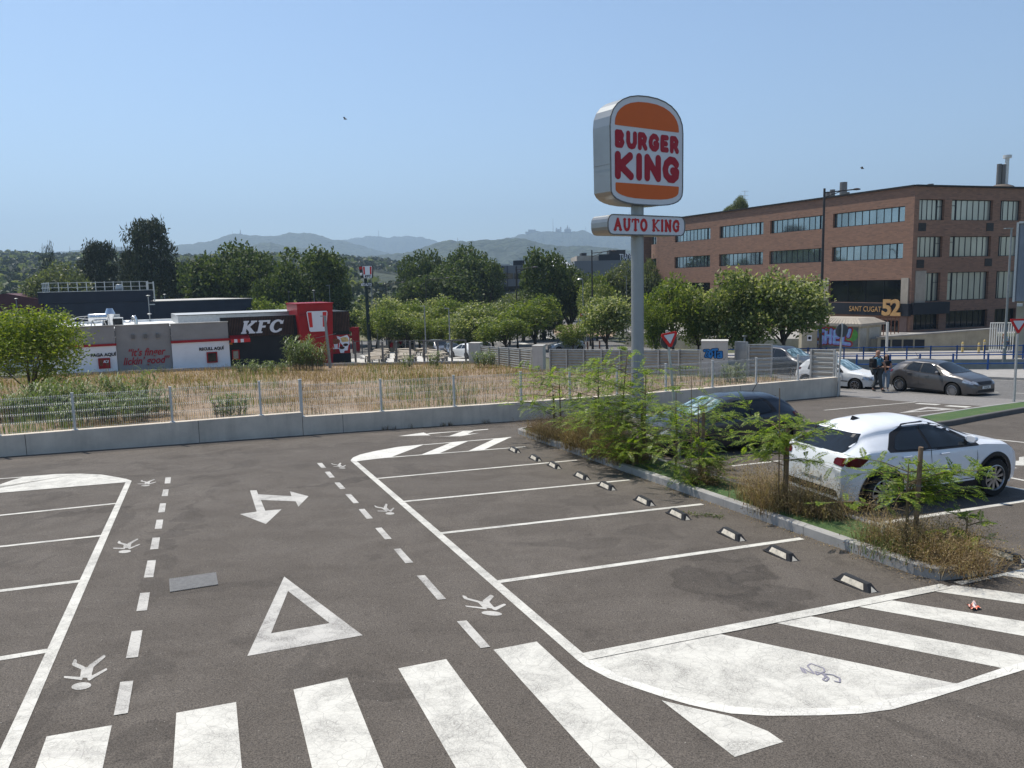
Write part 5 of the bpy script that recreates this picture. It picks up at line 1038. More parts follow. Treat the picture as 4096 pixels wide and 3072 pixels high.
# left flank: dark with red bars and white letters
fl0, fl1 = V[3]-off, V[0]-off; fu = (fl1-fl0); Lf = np.linalg.norm(fu); fx = fu/Lf; fu_ = (V[4]-V[0]); fy = fu_/np.linalg.norm(fu_); fy = np.array([0, 0, 1.0])
kfc_text(bx_, fl0+fx*Lf*.12+np.array([0, 0, h_*.24]), tuple(fx), (0, 0, 1), h_*.2, Lf*.72, .12, MAT['letter'], .05, nm='letter')
m = MB()
for k in range(5): c = fl0+fx*(Lf*(k+.5)/5-.03)+np.array([0, 0, h_*.86]); m.bar(c-np.array([0, 0, h_*.12]), c+np.array([0, 0, h_*.1]), Lf*.13, .34, up=tuple(np.cross(fx, (0, 0, 1))))
m.build('red_stripe', MAT['kred'], bx_, local=True)
for (a, b, lab) in ((330, 408, 0), (408, 510, 1)):
    A2_, B2_ = msign(a, b, 335, 390); m = MB(); d0_ = .9*(1-lab); m.add([A2_+[0, d0_, 0], (B2_[0], A2_[1], A2_[2]), (B2_[0], A2_[1], B2_[2]), (A2_[0], A2_[1]+d0_, B2_[2]), A2_+[0, d0_+.5, 0], (B2_[0], A2_[1]+.5, A2_[2]), (B2_[0], A2_[1]+.5, B2_[2]), (A2_[0], A2_[1]+d0_+.5, B2_[2])], [(0, 1, 2, 3), (3, 2, 6, 7), (0, 3, 7, 4), (1, 5, 6, 2), (0, 4, 5, 1), (4, 7, 6, 5)])
    bo = m.build('name_board', MAT['kdark'], mast); X_ = np.array([B2_[0]-A2_[0], -d0_, 0]); wX = np.linalg.norm(X_); X_ /= wX
    m = MB(); textmesh(m, 'AUTO', .5, np.array([(A2_[0]+B2_[0])/2, A2_[1]+d0_/2-.03, A2_[2]+.06])-off, tuple(X_), (0, 0, 1), .02, .012, sx=wX*.88/1.35); m.build('lettering', MAT['letter'], bo, local=True)
# red portal beside the poster
P = gnd(*K3(280, 1365)); t = thing('red_portal', 'red post and beam marking the drive lane beside the poster', 'post', P)
D = P[1]; h_ = (1365-990)/3.6867*D/FPX; m = MB(); m.box(P+[0, 0, h_/2], (.85, .5, h_)); m.build('post', MAT['kred'], t); m = MB(); m.bar(P+[-1.9, .6, h_-.35], P+[0, 0, h_-.25], .3, .4); m.bar(P+[-1.9, .6, h_-1.4], P+[0, 0, h_-1.1], .25, .3); m.build('beam', MAT['kred'], t)
# graffiti kiosk
KP = onG(1350+868/3.6867, 98); s98 = 98/FPX/3.6867; t = thing('brick_kiosk', 'beige flat roofed kiosk with blue shutters and scrawled graffiti behind the tables', 'kiosk', KP, .0)
hk_ = (1268-1090)*s98; wl, wr_ = (870-700)*s98, (1105-868)*s98
f1, f2 = np.array([-.80, .6]), np.array([.93, .36]); A_ = np.array([0, 0.]); B_ = f1*wl/.72; C_ = f2*wr_/.86
m = MB(); 
for z0, z1, e, nm, mt in ((-.3, hk_, 0, 'body', 'concrete_beige'), (hk_, hk_+.75*.7, .28, 'flat_roof', 'concrete_beige')):
    m = MB(); q = [A_, C_, C_+B_, B_]; c = sum(q)/4; q = [p+(p-c)/np.linalg.norm(p-c)*e for p in q]; v = [(*p, z0) for p in q]+[(*p, z1) for p in q]
    m.add(v, [(3, 2, 1, 0), (4, 5, 6, 7)]+[(i, (i+1) % 4, 4+(i+1) % 4, 4+i) for i in range(4)]); m.build(nm, MAT[mt], t, local=True)
MAT['shut'] = simple('blue_grey_shutter', (.045, .085, .13), .6)
m = MB(); n1 = np.array([f2[1], -f2[0]]); 
X2 = np.array([*f2, 0]); X1 = np.array([*(-f1), 0])
def face_q(m, X, o, a, b, z0, z1, l): o = np.array([*o, 0.]); nn = np.cross(X, (0, 0, 1)); m.quad(o+X*a+nn*l+[0, 0, z0], o+X*b+nn*l+[0, 0, z0], o+X*b+nn*l+[0, 0, z1], o+X*a+nn*l+[0, 0, z1])
W2 = np.linalg.norm(C_); W1 = np.linalg.norm(B_)
face_q(m, X2, A_, W2*.30, W2*.98, hk_*.45, hk_*.93, .02); s1 = m.build('shutter', MAT['shut'], t, local=True)
for a, b in ((.02, .2), (.78, .98)): m = MB(); face_q(m, X1, B_, W1*a, W1*b, hk_*.45, hk_*.9, .02); m.build('shutter', MAT['shut'], t, local=True)
m = MB(); gl = [[(.35, .55), (.35, .85), (.44, .8), (.38, .7), (.45, .6), (.36, .55)], [(.5, .85), (.5, .58), (.56, .58)], [(.62, .75), (.68, .8), (.72, .68), (.66, .58), (.61, .66), (.62, .75)], [(.78, .85), (.77, .56)], [(.88, .85), (.78, .7), (.9, .56)]]
sdfmesh(m, strokes([[(a*W2, b*hk_) for a, b in l] for l in gl], .05), (0, 0, W2, hk_), .05, planemap((*A_, 0), tuple(X2), (0, 0, 1), .04)); m.build('graffiti', MAT['whitep'], t, local=True)
m = MB(); gl = [[(.08, .6), (.14, .8), (.16, .55), (.22, .75), (.2, .5), (.27, .8)], [(.15, .3), (.3, .35), (.22, .15), (.4, .3), (.45, .12)]]
sdfmesh(m, strokes([[(a*W2, b*hk_) for a, b in l] for l in gl[:1]], .05), (0, 0, W2, hk_), .05, planemap((*A_, 0), tuple(X2), (0, 0, 1), .03)); m.build('graffiti_tag', MAT['kred'], t, local=True); m = MB()
gl2 = [[(.3, .2), (.35, .7), (.42, .3), (.5, .75), (.55, .25), (.62, .6)], [(.3, .6), (.6, .45)]]
sdfmesh(m, strokes([[(a*W1, b*hk_) for a, b in l] for l in gl2], .09), (0, 0, W1, hk_), .06, planemap((*B_, 0), tuple(X1), (0, 0, 1), .03)); m.build('graffiti_tag', MAT['kred'], t, local=True)
m = MB(); sdfmesh(m, strokes([[(a*W2, b*hk_) for a, b in l] for l in ([(.12, .3), (.25, .36), (.2, .12), (.34, .3), (.4, .34), (.5, .3), (.46, .12), (.56, .2), (.62, .3), (.7, .1)],)], .05), (0, 0, W2, hk_), .05, planemap((*A_, 0), tuple(X2), (0, 0, 1), .03)); m.build('graffiti', MAT['blackp'], t, local=True)

# outdoor tables and benches
MAT['ttop'] = simple('cream_table_top', (.42, .36, .28), .6, 0, .08, 2)
def table(label):
    t = thing('outdoor_table', label, 'table', (0, 0, 0), 0, 'outdoor tables in rows'); m = MB(); m.box((0, 0, .745), (1.55, .85, .06)); m.build('table_top', MAT['ttop'], t, local=True)
    for s in (-1, 1):
        m = MB(); x = s*.68; m.box((x, -.33, .355), (.07, .07, .71)); m.box((x, .33, .355), (.07, .07, .71)); m.box((x, 0, .68), (.07, .6, .06)); m.box((x, 0, .05), (.07, .6, .05)); m.build('leg_frame', MAT['iron'], t, local=True)
    return t
def bench(label):
    t = thing('outdoor_bench', label, 'bench', (0, 0, 0), 0, 'backless benches at the outdoor tables'); m = MB(); m.box((0, 0, .46), (1.45, .34, .05)); m.build('seat', MAT['ttop'], t, local=True)
    for s in (-1, 1): m = MB(); x = s*.62; m.box((x, -.13, .215), (.06, .06, .43)); m.box((x, .13, .215), (.06, .06, .43)); m.box((x, 0, .40), (.06, .3, .05)); m.build('leg_frame', MAT['iron'], t, local=True)
    return t
t0 = b0 = None; ords = ['first', 'second', 'third', 'fourth', 'fifth', 'sixth', 'seventh', 'eighth']
rows_ = [(69.6, 1432, 1790), (73.2, 1440, 1810), (77.2, 1450, 1800), (81.4, 1470, 1770), (86, 1480, 1735)]
rn = ['front row', 'second row', 'middle row', 'fourth row', 'back row']
trz = .40
for ri, (D, pa_, pb_) in enumerate(rows_):
    A_, B_ = colXY(pa_, D), colXY(pb_, D-1.0); nT = int(np.linalg.norm(B_-A_)/1.62*.72)
    nT = min(nT, 6)
    for k in range(nT):
        p = A_+(B_-A_)*(k+.5)/nT; lab = f'cream topped table, {ords[k]} from the left in the {rn[ri]} of the restaurant terrace'
        z = gz(*p)+.012
        if t0 is None: t0 = table(lab); t0.location = (*p, z); t0.rotation_euler = (0, 0, trz)
        else: dup(t0, (*p, z), trz, lab)
        for s, sd in ((-1, 'near'), (1, 'far')):
            q = p+np.array([math.sin(trz), -math.cos(trz)])*s*-.78*-1; z2 = gz(*q)+.012; lab = f'bench on the {sd} side of the {ords[k]} table in the {rn[ri]}'
            if b0 is None: b0 = bench(lab); b0.location = (*q, z2); b0.rotation_euler = (0, 0, trz)
            else: dup(b0, (*q, z2), trz, lab)
# black terrace fence posts
A_, B_ = colXY(1416, 67.4), colXY(1860, 66.5); t = thing('terrace_fence', 'thin black post and wire fence along the front edge of the restaurant terrace', 'fence', (*A_, gz(*A_)))
for k in range(9):
    p = A_+(B_-A_)*k/8; m = MB(); m.box((*p, gz(*p)+1.0), (.16, .16, 2.0)); m.build('post', MAT['iron'], t)
m = MB(); A2, B2 = A_+(B_-A_)*.62, B_; m.bar((*A2, gz(*A2)+2.0), (*B2, gz(*B2)+2.0), .12, .12); m.build('top_rail', MAT['iron'], t)
A_, B_ = colXY(1410, 92), colXY(1800, 88); t = thing('terrace_fence', 'black post and rail fence along the back edge of the restaurant terrace', 'fence', (*A_, gz(*A_)))
for k in range(12): p = A_+(B_-A_)*k/11; m = MB(); m.box((*p, gz(*p)+.8), (.12, .12, 1.6)); m.build('post', MAT['iron'], t)
for r_ in (1.5, .3): m = MB(); m.bar((*A_, gz(*A_)+r_), (*B_, gz(*B_)+r_), .06, .06); m.build('rail', MAT['iron'], t)
# ------------------------------------------------------------------ big burger pylon sign on the island
PY = colXY(2550, 26.9); PZ = lotz(*PY)
MAT['pylon'] = simple('pylon_grey', (.30, .32, .33), .38, .35, .05, 1.5); MAT['signside'] = simple('silver_sign_side', (.27, .28, .28), .36, .7, .08, 1.2)
MAT['signwhite'] = simple('sign_white', (.62, .63, .66), .4, 0, .03, 1); MAT['bunorange'] = simple('bun_orange', (.60, .115, .018), .45, 0, .04, 1); MAT['signred'] = simple('sign_red', (.34, .008, .022), .4, 0, .04, 1); MAT['signred2'] = simple('sign_red_bright', (.48, .018, .022), .4, 0, .04, 1)
pyl = thing('pylon_sign', 'tall grey pole carrying a big bun shaped sign box over a smaller AUTO KING sign', 'sign', (*PY, PZ))
DP = PY[1]; topz = atY(2550, 700, DP)[2]; m = MB(); rp = 25*DP/FPX
m.tube((*PY, PZ-.1), (*PY, topz), rp, n=28); m.build('pole', MAT['pylon'], pyl, smooth='auto')
m = MB(); m.tube((*PY, PZ-.02), (*PY, PZ+.03), rp*1.9, n=24); m.build('base_plate', MAT['pylon'], pyl)
th = math.radians(34.5); sx = np.array([math.cos(th), math.sin(th), 0]); sn = np.array([math.sin(th), -math.cos(th), 0]); up = np.array([0, 0, 1.0]); DPH = .82
SG = pxf(2330, 350, 2.72)
def sgp(u, v):
    """picture point on the sign's front plane -> (along, up) about the pole"""
    o = np.array([*PY, 0])+sn*DPH/2; r = ray(*SG(u, v)); k = (o-CC) @ sn/(r @ sn); P = CC+r*k; return float((P-o) @ sx), P[2]
oF = np.array([*PY, 0.])+sn*DPH/2-np.array([*PY, PZ])
# outline of the big box, measured on the front plane
L_ = sgp(300, 700)[0]; R_ = sgp(1090, 700)[0]; B_ = (sgp(560, 1270)[1]+sgp(800, 1285)[1])/2; T_ = sgp(650, 90)[1]; cx = (L_+R_)/2; hw = (R_-L_)/2
def boxout(cx, hw, z0, z1, kt, kb, n=14, pt=2.3):
    pts = []
    for k in range(n+1): a = math.pi*k/n; c, s = math.cos(a), math.sin(a); pts.append((cx+hw*math.copysign(abs(c)**(2/pt), c), z1-kt+kt*abs(s)**(2/pt)))
    for k in range(1, n): a = math.pi+math.pi*k/n; c, s = math.cos(a), math.sin(a); pts.append((cx+hw*math.copysign(abs(c)**(2/3.0), c), z0+kb-kb*abs(s)**(2/3.0)))
    a = math.pi*2; pts.append((cx+hw, z0+kb)); return pts
H_ = T_-B_; out = boxout(cx, hw, B_, T_, H_*.30, H_*.17)
def signbox(name, outl, par):
    m = MB(); P = [oF+sx*u+up*v for u, v in outl]; Q = [p-sn*DPH for p in P]; n = len(P)
    for i in range(n): j = (i+1) % n; m.quad(P[i], P[j], Q[j], Q[i])
    b = m.build(name, MAT['signside'], par, local=True, smooth='auto')
    for nm, s in (('front_face', 1), ('rear_face', -1)):
        m = MB(); pp_ = [(p+sn*.004 if s > 0 else p-sn*(DPH+.004)) for p in P]; m.poly(pp_ [::-1] if s < 0 else pp_); ff = m.build(nm, MAT['signwhite'], b, local=True)
    m = MB()
    for i in range(n): m.bar(P[i]+sn*.004, P[(i+1) % n]+sn*.004, .035, .03, up=tuple(sn))
    m.build('face_trim', MAT['iron'], b, local=True); return b
# pole passes the box, so fill from both sides
m = MB(); mp_ = lambda lift: planemap(oF, tuple(sx), tuple(up), lift)
bigb = signbox('burger_sign_box', out, pyl)
ins = pol(out)
bunT = inter(lambda X, Y: ins(X, Y)+hw*.115, pol([(cx-9, sgp(340, 402)[1]), (cx+9, sgp(340, 402)[1]+(sgp(1050, 490)[1]-sgp(340, 402)[1])/(sgp(1050, 490)[0]-sgp(340, 402)[0])*(18)), (cx+9, 90), (cx-9, 90)]))
zt_ = (sgp(345, 405)[1]+sgp(1052, 492)[1])/2; bunT = inter(lambda X, Y: ins(X, Y)+hw*.115, lambda X, Y: zt_-Y)
zb_ = (sgp(352, 1030)[1]+sgp(1048, 1080)[1])/2; bunB = inter(lambda X, Y: ins(X, Y)+hw*.115, lambda X, Y: Y-zb_)
bbx = (cx-hw-.1, B_-.1, cx+hw+.1, T_+.1); rnd = lambda f, r: (lambda X, Y: f(X, Y))
for f, nm in ((bunT, 'top_bun'), (bunB, 'bottom_bun')):
    m = MB(); sdfmesh(m, f, bbx, .034, mp_(.012)); m.build(nm, MAT['bunorange'], bigb, local=True)
G = {'B': [[(.2, .15), (.2, .85), (.55, .85), (.68, .72), (.62, .58), (.35, .53), (.62, .48), (.72, .32), (.6, .15), (.2, .15)]],
     'U': [[(.18, .85), (.18, .38), (.3, .18), (.5, .13), (.7, .18), (.82, .38), (.82, .85)]],
     'R': [[(.2, .13), (.2, .85), (.55, .85), (.72, .70), (.66, .52), (.5, .45), (.25, .47)], [(.5, .45), (.76, .13)]],
     'G': [[(.80, .72), (.66, .84), (.45, .86), (.25, .72), (.17, .5), (.22, .28), (.4, .14), (.62, .13), (.79, .25), (.82, .42), (.60, .45)]],
     'E': [[(.78, .85), (.25, .85), (.22, .5), (.22, .15), (.78, .15)], [(.25, .5), (.68, .5)]],
     'K': [[(.18, .13), (.18, .87)], [(.78, .87), (.30, .5), (.82, .13)]], 'I': [[(.5, .13), (.5, .87)]], 'N': [[(.18, .13), (.18, .87), (.82, .13), (.82, .87)]]}
def bubble(word, x0, x1, z0, z1, r, widths, gap, mat, par, lift=.014):
    tot = sum(widths)+gap*(len(word)-1); x = x0; sc = (x1-x0)/tot
    for ch, w in zip(word, widths):
        h = z1-z0; W_ = w*sc; f = lambda p: (x+r+(p[0]-.18)/.64*(W_-2*r), z0+r+(p[1]-.13)/.74*(h-2*r)); 
        if ch == 'I': L = [[(x+W_/2, z0+r), (x+W_/2, z1-r)]]
        else: L = [[f(p) for p in l] for l in G[ch]]
        m = MB(); sdfmesh(m, strokes(L, r), (x-.1, z0-.1, x+W_+.1, z1+.1), .02, mp_(lift)); m.build('letter_'+ch.lower(), mat, par, local=True); x += (w+gap)*sc
xa, xb = sgp(348, 560)[0], sgp(1052, 600)[0]; z1 = (sgp(400, 452)[1]+sgp(1000, 528)[1])/2; z0 = (sgp(400, 660)[1]+sgp(1000, 722)[1])/2
bubble('BURGER', xa, xb, z0, z1, (z1-z0)*.148, [1, 1.02, 1.0, 1.05, .92, 1.0], .07, MAT['signred'], bigb)
z1 = (sgp(380, 685)[1]+sgp(950, 752)[1])/2; z0 = (sgp(380, 998)[1]+sgp(950, 1040)[1])/2
bubble('KING', xa, xb, z0, z1, (z1-z0)*.145, [1.35, .52, 1.25, 1.3], .13, MAT['signred'], bigb)
m = MB(); m.path([oF-sn*.3+sx*(cx-.05)+up*(T_-.02), oF-sn*.3+sx*(cx-.03)+up*(T_+.05), oF-sn*.3+sx*(cx+.03)+up*(T_+.05), oF-sn*.3+sx*(cx+.05)+up*(T_-.02)], .012, 6); m.build('lifting_eye', MAT['iron'], bigb, local=True)
# side seam
m = MB(); zsm = sgp(302, 830)[1]; m.bar(oF+sx*(cx-hw-.003)+up*zsm, oF+sx*(cx-hw-.003)-sn*DPH+up*(zsm-.0), .006, .006); m.build('side_seam', MAT['iron'], bigb, local=True)
L2_, R2_ = sgp(275, 1490)[0], sgp(1112, 1500)[0]; T2 = (sgp(500, 1390)[1]+sgp(900, 1400)[1])/2; B2 = (sgp(500, 1605)[1]+sgp(900, 1605)[1])/2
hh = (T2-B2)/2; cy2 = (T2+B2)/2; o2 = []
for k in range(10): a = math.pi/2-math.pi*k/9; c, s = math.cos(a), math.sin(a); o2.append((R2_-hh*.75+hh*.75*abs(c)**.8*(1 if c >= 0 else -1), cy2+hh*math.copysign(abs(s)**.8, s)))
for k in range(10): a = -math.pi/2-math.pi*k/9; c, s = math.cos(a), math.sin(a); o2.append((L2_+hh*.75-hh*.75*abs(c)**.8, cy2+hh*math.copysign(abs(s)**.8, s)))
sml = signbox('auto_sign_box', o2[::-1], pyl)
za, zb2 = (sgp(380, 1428)[1]+sgp(1000, 1437)[1])/2, (sgp(380, 1560)[1]+sgp(1000, 1568)[1])/2; hl = za-zb2
def serif(word, x0, x1, mat, par):
    S_ = {'A': [[(.12, .0), (.5, 1), (.88, 0)], [(.28, .36), (.72, .36)], [(0, 0), (.26, 0)], [(.72, 0), (1, 0)]], 'U': [[(.15, 1), (.15, .35), (.3, .06), (.5, 0), (.7, .06), (.85, .35), (.85, 1)], [(0, 1), (.3, 1)], [(.7, 1), (1, 1)]], 'T': [[(.5, 0), (.5, 1)], [(0, .78), (0, 1), (1, 1), (1, .78)], [(.33, 0), (.67, 0)]], 'O': [arc(.5, .5, .42, .5, 0, 360, 16)], 'K': [[(.15, 0), (.15, 1)], [(.85, 1), (.25, .5), (.88, 0)], [(0, 0), (.3, 0)], [(0, 1), (.3, 1)], [(.72, 1), (1, 1)], [(.75, 0), (1, 0)]], 'I': [[(.5, 0), (.5, 1)], [(.1, 0), (.9, 0)], [(.1, 1), (.9, 1)]], 'N': [[(.15, 0), (.15, 1), (.85, 0), (.85, 1)], [(0, 0), (.3, 0)], [(0, 1), (.15, 1)], [(.7, 1), (1, 1)]], 'G': [[(.92, .72), (.78, .95), (.5, 1), (.2, .85), (.08, .5), (.2, .15), (.5, 0), (.85, .1), (.85, .45)], [(.6, .45), (1, .45)]]}
    wd = {'A': 1.05, 'U': .95, 'T': .95, 'O': .95, ' ': .38, 'K': 1.0, 'I': .42, 'N': .95, 'G': .95}; gap = .10; tot = sum(wd[c] for c in word)+gap*(len(word)-1); sc = (x1-x0)/tot; x = x0; r = hl*.074
    for ch in word:
        if ch != ' ':
            W_ = wd[ch]*sc; fs_ = []
            for li, l in enumerate(S_[ch]):
                P = [(x+r+p[0]*(W_-2*r), zb2+r+p[1]*(hl-2*r)) for p in l]
                rr_ = r*1.75 if (li == 0) else r
                for a, b in zip(P, P[1:]): fs_.append(cap(a, b, rr_*.95))
            m = MB(); sdfmesh(m, uni(*fs_), (x-.1, zb2-.1, x+W_+.1, za+.1), .014, mp_(.014)); m.build('letter_'+ch.lower(), mat, par, local=True)
        x += (wd[ch]+gap)*sc
serif('AUTO KING', sgp(335, 1500)[0], sgp(1053, 1500)[0], MAT['signred2'], sml)

# ------------------------------------------------------------------ road signs
def yieldsign(name, label, base, top, c, size, face, mats=('signwhite', 'kred2'), disc=None, rpole=.045, facing=True, group=None):
    t = thing(name, label, 'road sign', base); m = MB(); m.bar(base, top, .08, .05); m.build('pole', MAT['steel'], t)
    x, y, n_ = face; x, y, n_ = [np.array(v, float) for v in face]; s = size/2; hgt = size*.866
    def tri(k, l, th_): P = [(-s*k, hgt*.5*k*.75+0), (0, -hgt*k*.62), (s*k, hgt*.5*k*.75)]; return [(u, v) for u, v in P]
    o = np.array(c, float)
    if facing:
        f = lambda r: pol([(-s+r, hgt*.38-r*.3), (0, -hgt*.62+r), (s-r, hgt*.38-r*.3)], r)
        for nm, r, l, mt in (('sign_plate', .06*size, .01, mats[1]), ('sign_face', .06*size, .014, mats[0])):
            m = MB(); k = 1 if nm == 'sign_plate' else .70; ff = (lambda kk: pol([(-s*kk+.05*size, hgt*.38*kk-.03*size), (0, -hgt*.62*kk+.07*size), (s*kk-.05*size, hgt*.38*kk-.03*size)], .05*size if kk == 1 else .02*size))(k)
            if nm == 'sign_plate': m.prism([(-s+.02, hgt*.38), (-s*.97, hgt*.38-.06), (-.035, -hgt*.60), (.035, -hgt*.60), (s*.97, hgt*.38-.06), (s-.02, hgt*.38)], o+n_*l, x, y, .02)
            else: sdfmesh(m, ff, (-s, -hgt, s, hgt), size*.03, planemap(o, x, y, l+.003))
            q = m.build(nm, MAT[mt], t)
    if disc:
        m = MB(); dr_ = disc[0]; cc_ = o+np.array(disc[1]); m.lathe([(.01, 0), (dr_, 0), (dr_, .03), (.01, .03)], cc_, 26, ax=[x, y, n_]); m.build('disc', MAT['signback'], t)
    return t
MAT['signback'] = simple('sign_back_grey', (.085, .09, .095), .5, .3)
Bp = isl(11.5, .5); DY = 17.9
b1 = atY(2706, 1700, DY); tp = atY(2668, 1330, DY); ax = (tp-b1)/np.linalg.norm(tp-b1)
bb1 = b1-ax*((b1[2]-lotz(b1[0], b1[1])-.08)/ax[2])
fx = np.array([math.cos(.12), math.sin(.12), 0]); rot_ = -.17
fx2 = np.array([.985, .1, .16]); fx2 /= np.linalg.norm(fx2); fn2 = np.cross(fx2, ax); fn2 /= np.linalg.norm(fn2)
szy = 68*DY/FPX
yieldsign('give_way_sign', 'leaning give way sign with a grey disc behind it, above the island bushes', tuple(bb1), tuple(tp+ax*.05), atY(*M3(1680, 1085), DY-.06), szy, (fx2, ax, fn2), disc=(.19, fn2*-.10-ax*.07))
b2 = lot(*Z5(2110, 1042)); D2 = b2[1]; tp2 = atY(*Z5(2148, 340), D2); c2 = atY(*Z5(2160, 240), D2-.07)
fxx = np.array([math.cos(-.12), math.sin(-.12), 0]); szz = 165/2.4688*D2/FPX
yieldsign('give_way_sign', 'upright give way sign on a grey pole at the right edge of the turf strip', tuple(b2+[0, 0, .1]), tuple(tp2), c2, szz, (fxx, (0, 0, 1), np.cross(fxx, (0, 0, 1))))
b3 = atY(*Z5(362, 945), WE[1]-.25); b3 = lotpt(WE+np.array([-.22, -.25]), .0); tp3 = atY(*Z5(417, 230), b3[1]+.1)
fxy = np.array([math.cos(.2), math.sin(.2), 0]); yieldsign('round_sign', 'leaning pole with the grey back of a round sign at the concrete wall end', tuple(b3), tuple(tp3), atY(*Z5(412, 302), b3[1]+.15), .1, (fxy, (0, 0, 1), np.cross(fxy, (0, 0, 1))), disc=(68/2.4688*b3[1]/FPX, (0, .02, 0)), facing=False)

# ------------------------------------------------------------------ street lamps
MAT['lampdark'] = simple('dark_lamp_post', (.05, .045, .045), .5, .3); MAT['lampgrey'] = simple('grey_lamp_post', (.27, .28, .28), .45, .5)
def lamp(px, D, ytop, kind, label, mat='lampgrey', r=.08, arm=1.6, side=1, ybase=None, lean=0):
    b = onG(px, D); zt = atY(px, ytop, D)[2]; t = thing('street_lamp', label, 'street lamp', b, group='street lamps'); M_ = MAT[mat]
    m = MB(); m.path([b, b+[0, 0, 1.0], b+[0, 0, 1.02], (b[0], b[1], zt)], [r*1.6, r*1.5, r*1.15, r*.8], 10); m.build('post', M_, t, smooth='auto')
    T = np.array([b[0], b[1], zt])
    if kind == 'arm':
        m = MB(); m.tube(T+[0, 0, -.35], T+[side*arm, 0, -.15], r*.45, n=8); m.tube(T+[0, 0, -.75], T+[side*arm*.55, 0, -.3], r*.35, n=6); m.build('arm', M_, t); m = MB(); c = T+[side*(arm+.3), 0, -.12]; m.lathe([(.02, .1), (.2, .07), (.34, 0), (.3, -.06), (.02, -.1)], c, 14); m.build('lantern', M_, t, smooth='auto')
    elif kind == 'flat': m = MB(); m.box(T+[side*.2, 0, .02], (.5, .25, .06)); m.build('lantern', M_, t)
    elif kind == 'disc': m = MB(); m.lathe([(.02, .08), (.12, .07), (.22, .02), (.2, -.01), (.07, -.08), (.06, -.15)], T, 16); m.build('lantern', M_, t, smooth='auto')
    elif kind == 'dome': m = MB(); m.lathe([(.02, .2), (.2, .16), (.34, 0), (.3, -.03), (.02, -.05)], T+[side*.4, 0, 0], 16); m.build('lantern', M_, t, smooth='auto'); m = MB(); m.path([T, T+[side*.2, 0, .15], T+[side*.5, 0, .15]], r*.5, 6); m.build('arm', M_, t)
    return t
def ll(x, D, y, *a, **k): k['r'] = k.get('r', .08)*.68; return lamp(x, D, y, *a, **k)
ll(3283, 68, 754, 'arm', 'tall dark street lamp with a long arm in front of the brick building', mat='lampdark', r=.17, arm=2.4)
ll(4024, 53, 915, 'flat', 'pale grey street lamp in front of the corrugated shed at the right edge', r=.11, side=-1)
ll(2370, 88, 1000, 'arm', 'tall dark street lamp just left of the pylon pole, rising above the trees', mat='lampdark', r=.13, arm=2.1)
ll(2069, 92, 1066, 'arm', 'dark street lamp with an arm to the right beside the dense dark tree', mat='lampdark', r=.12, arm=1.9)
ll(2333, 98, 1118, 'dome', 'grey street lamp with a round dome left of the tall dark lamp', r=.09, side=-1)
ll(2506, 110, 1105, 'flat', 'thin grey street lamp close to the left side of the pylon pole', r=.08, side=-1)
ll(1700, 80, 1225, 'flat', 'grey street lamp behind the tables, left of the two flat headed ones', r=.10, side=-1)
ll(1797, 79, 1234, 'flat', 'grey street lamp behind the tables, right of the two flat headed ones', r=.10, side=-1)
ll(1508, 101, 1195, 'flat', 'slim grey lamp just right of the dark green mast', r=.07, side=-1)
ll(1493, 135, 1093, 'flat', 'tall pale lamp half hidden behind the sign on the green mast', r=.14)
ll(1550, 125, 1127, 'arm', 'dark street lamp with an arm in front of the dry field', mat='lampdark', r=.11, arm=2.4)
ll(1709, 120, 1110, 'arm', 'dark street lamp in front of the big dark trees', mat='lampdark', r=.11, arm=3.0)
ll(1262, 104, 1162, 'disc', 'short grey disc topped lamp behind the red tower', r=.08)
ll(1162, 106, 1168, 'disc', 'grey disc topped lamp left of the red tower', r=.07)
ll(1325, 108, 1142, 'flat', 'grey lamp behind the brown slatted end of the restaurant', r=.07, side=-1)
ll(602, 79.0, 1183, 'disc', 'grey disc topped lamp in front of the dark hall', r=.10)
ll(601, 76.0, 1256, 'disc', 'low grey disc topped lamp on the restaurant roof line', r=.07)
ll(668, 104, 1178, 'disc', 'small grey disc topped lamp above the low wing of the dark hall', r=.09)
ll(75, 95, 1195, 'disc', 'grey disc topped lamp in front of the red barn', r=.09)
ll(2979, 60, 1345, 'disc', 'thick grey lamp post behind the pillar with blue graffiti', r=.12)
b = onG(1313, 63.5); t = thing('utility_pole', 'slightly leaning bare grey pole in front of the red tower', 'pole', b); tp = atY(*K2(1655, 425), 63.5); m = MB(); m.path([b-[0, 0, .3], tp], [.14, .1], 8); m.build('post', MAT['lampgrey'], t, smooth='auto'); m = MB(); m.bar(tp+[-.35, 0, .02], tp+[.1, 0, .02], .1, .06); m.build('crossarm', MAT['lampgrey'], t); q = atY(*K2(1675, 705), 63.4); m = MB(); m.bar(q+[-.85, 0, -.2], q+[.8, 0, .12], .03, .03); m.build('stay_bar', MAT['lampgrey'], t)
# small street signs by the roundabout
b = onG(2345, 96); t = thing('no_entry_sign', 'small red no entry sign on a post beside the roundabout', 'road sign', b); z = atY(2336, 1257, 96)[2]; m = MB(); m.tube(b, (b[0], b[1], z+.3), .05, n=8); m.build('pole', MAT['steel'], t); m = MB(); m.lathe([(.01, 0), (.48, 0), (.48, .04), (.01, .04)], (b[0]-.25, b[1]-.1, z), 20, ax=[(1, 0, 0), (0, 0, 1), (0, -1, 0)]); d_ = m.build('disc', MAT['kred2'], t); m = MB(); m.box((b[0]-.25, b[1]-.16, z), (.7, .02, .14)); m.build('white_bar', MAT['letter'], d_)
b = onG(2338, 94); t = thing('direction_sign', 'white and green direction boards below the red no entry sign', 'road sign', b); m = MB(); m.tube(b, b+[0, 0, 4.2], .06, n=8); m.build('pole', MAT['steel'], t)
z = atY(2340, 1278, 94)[2]
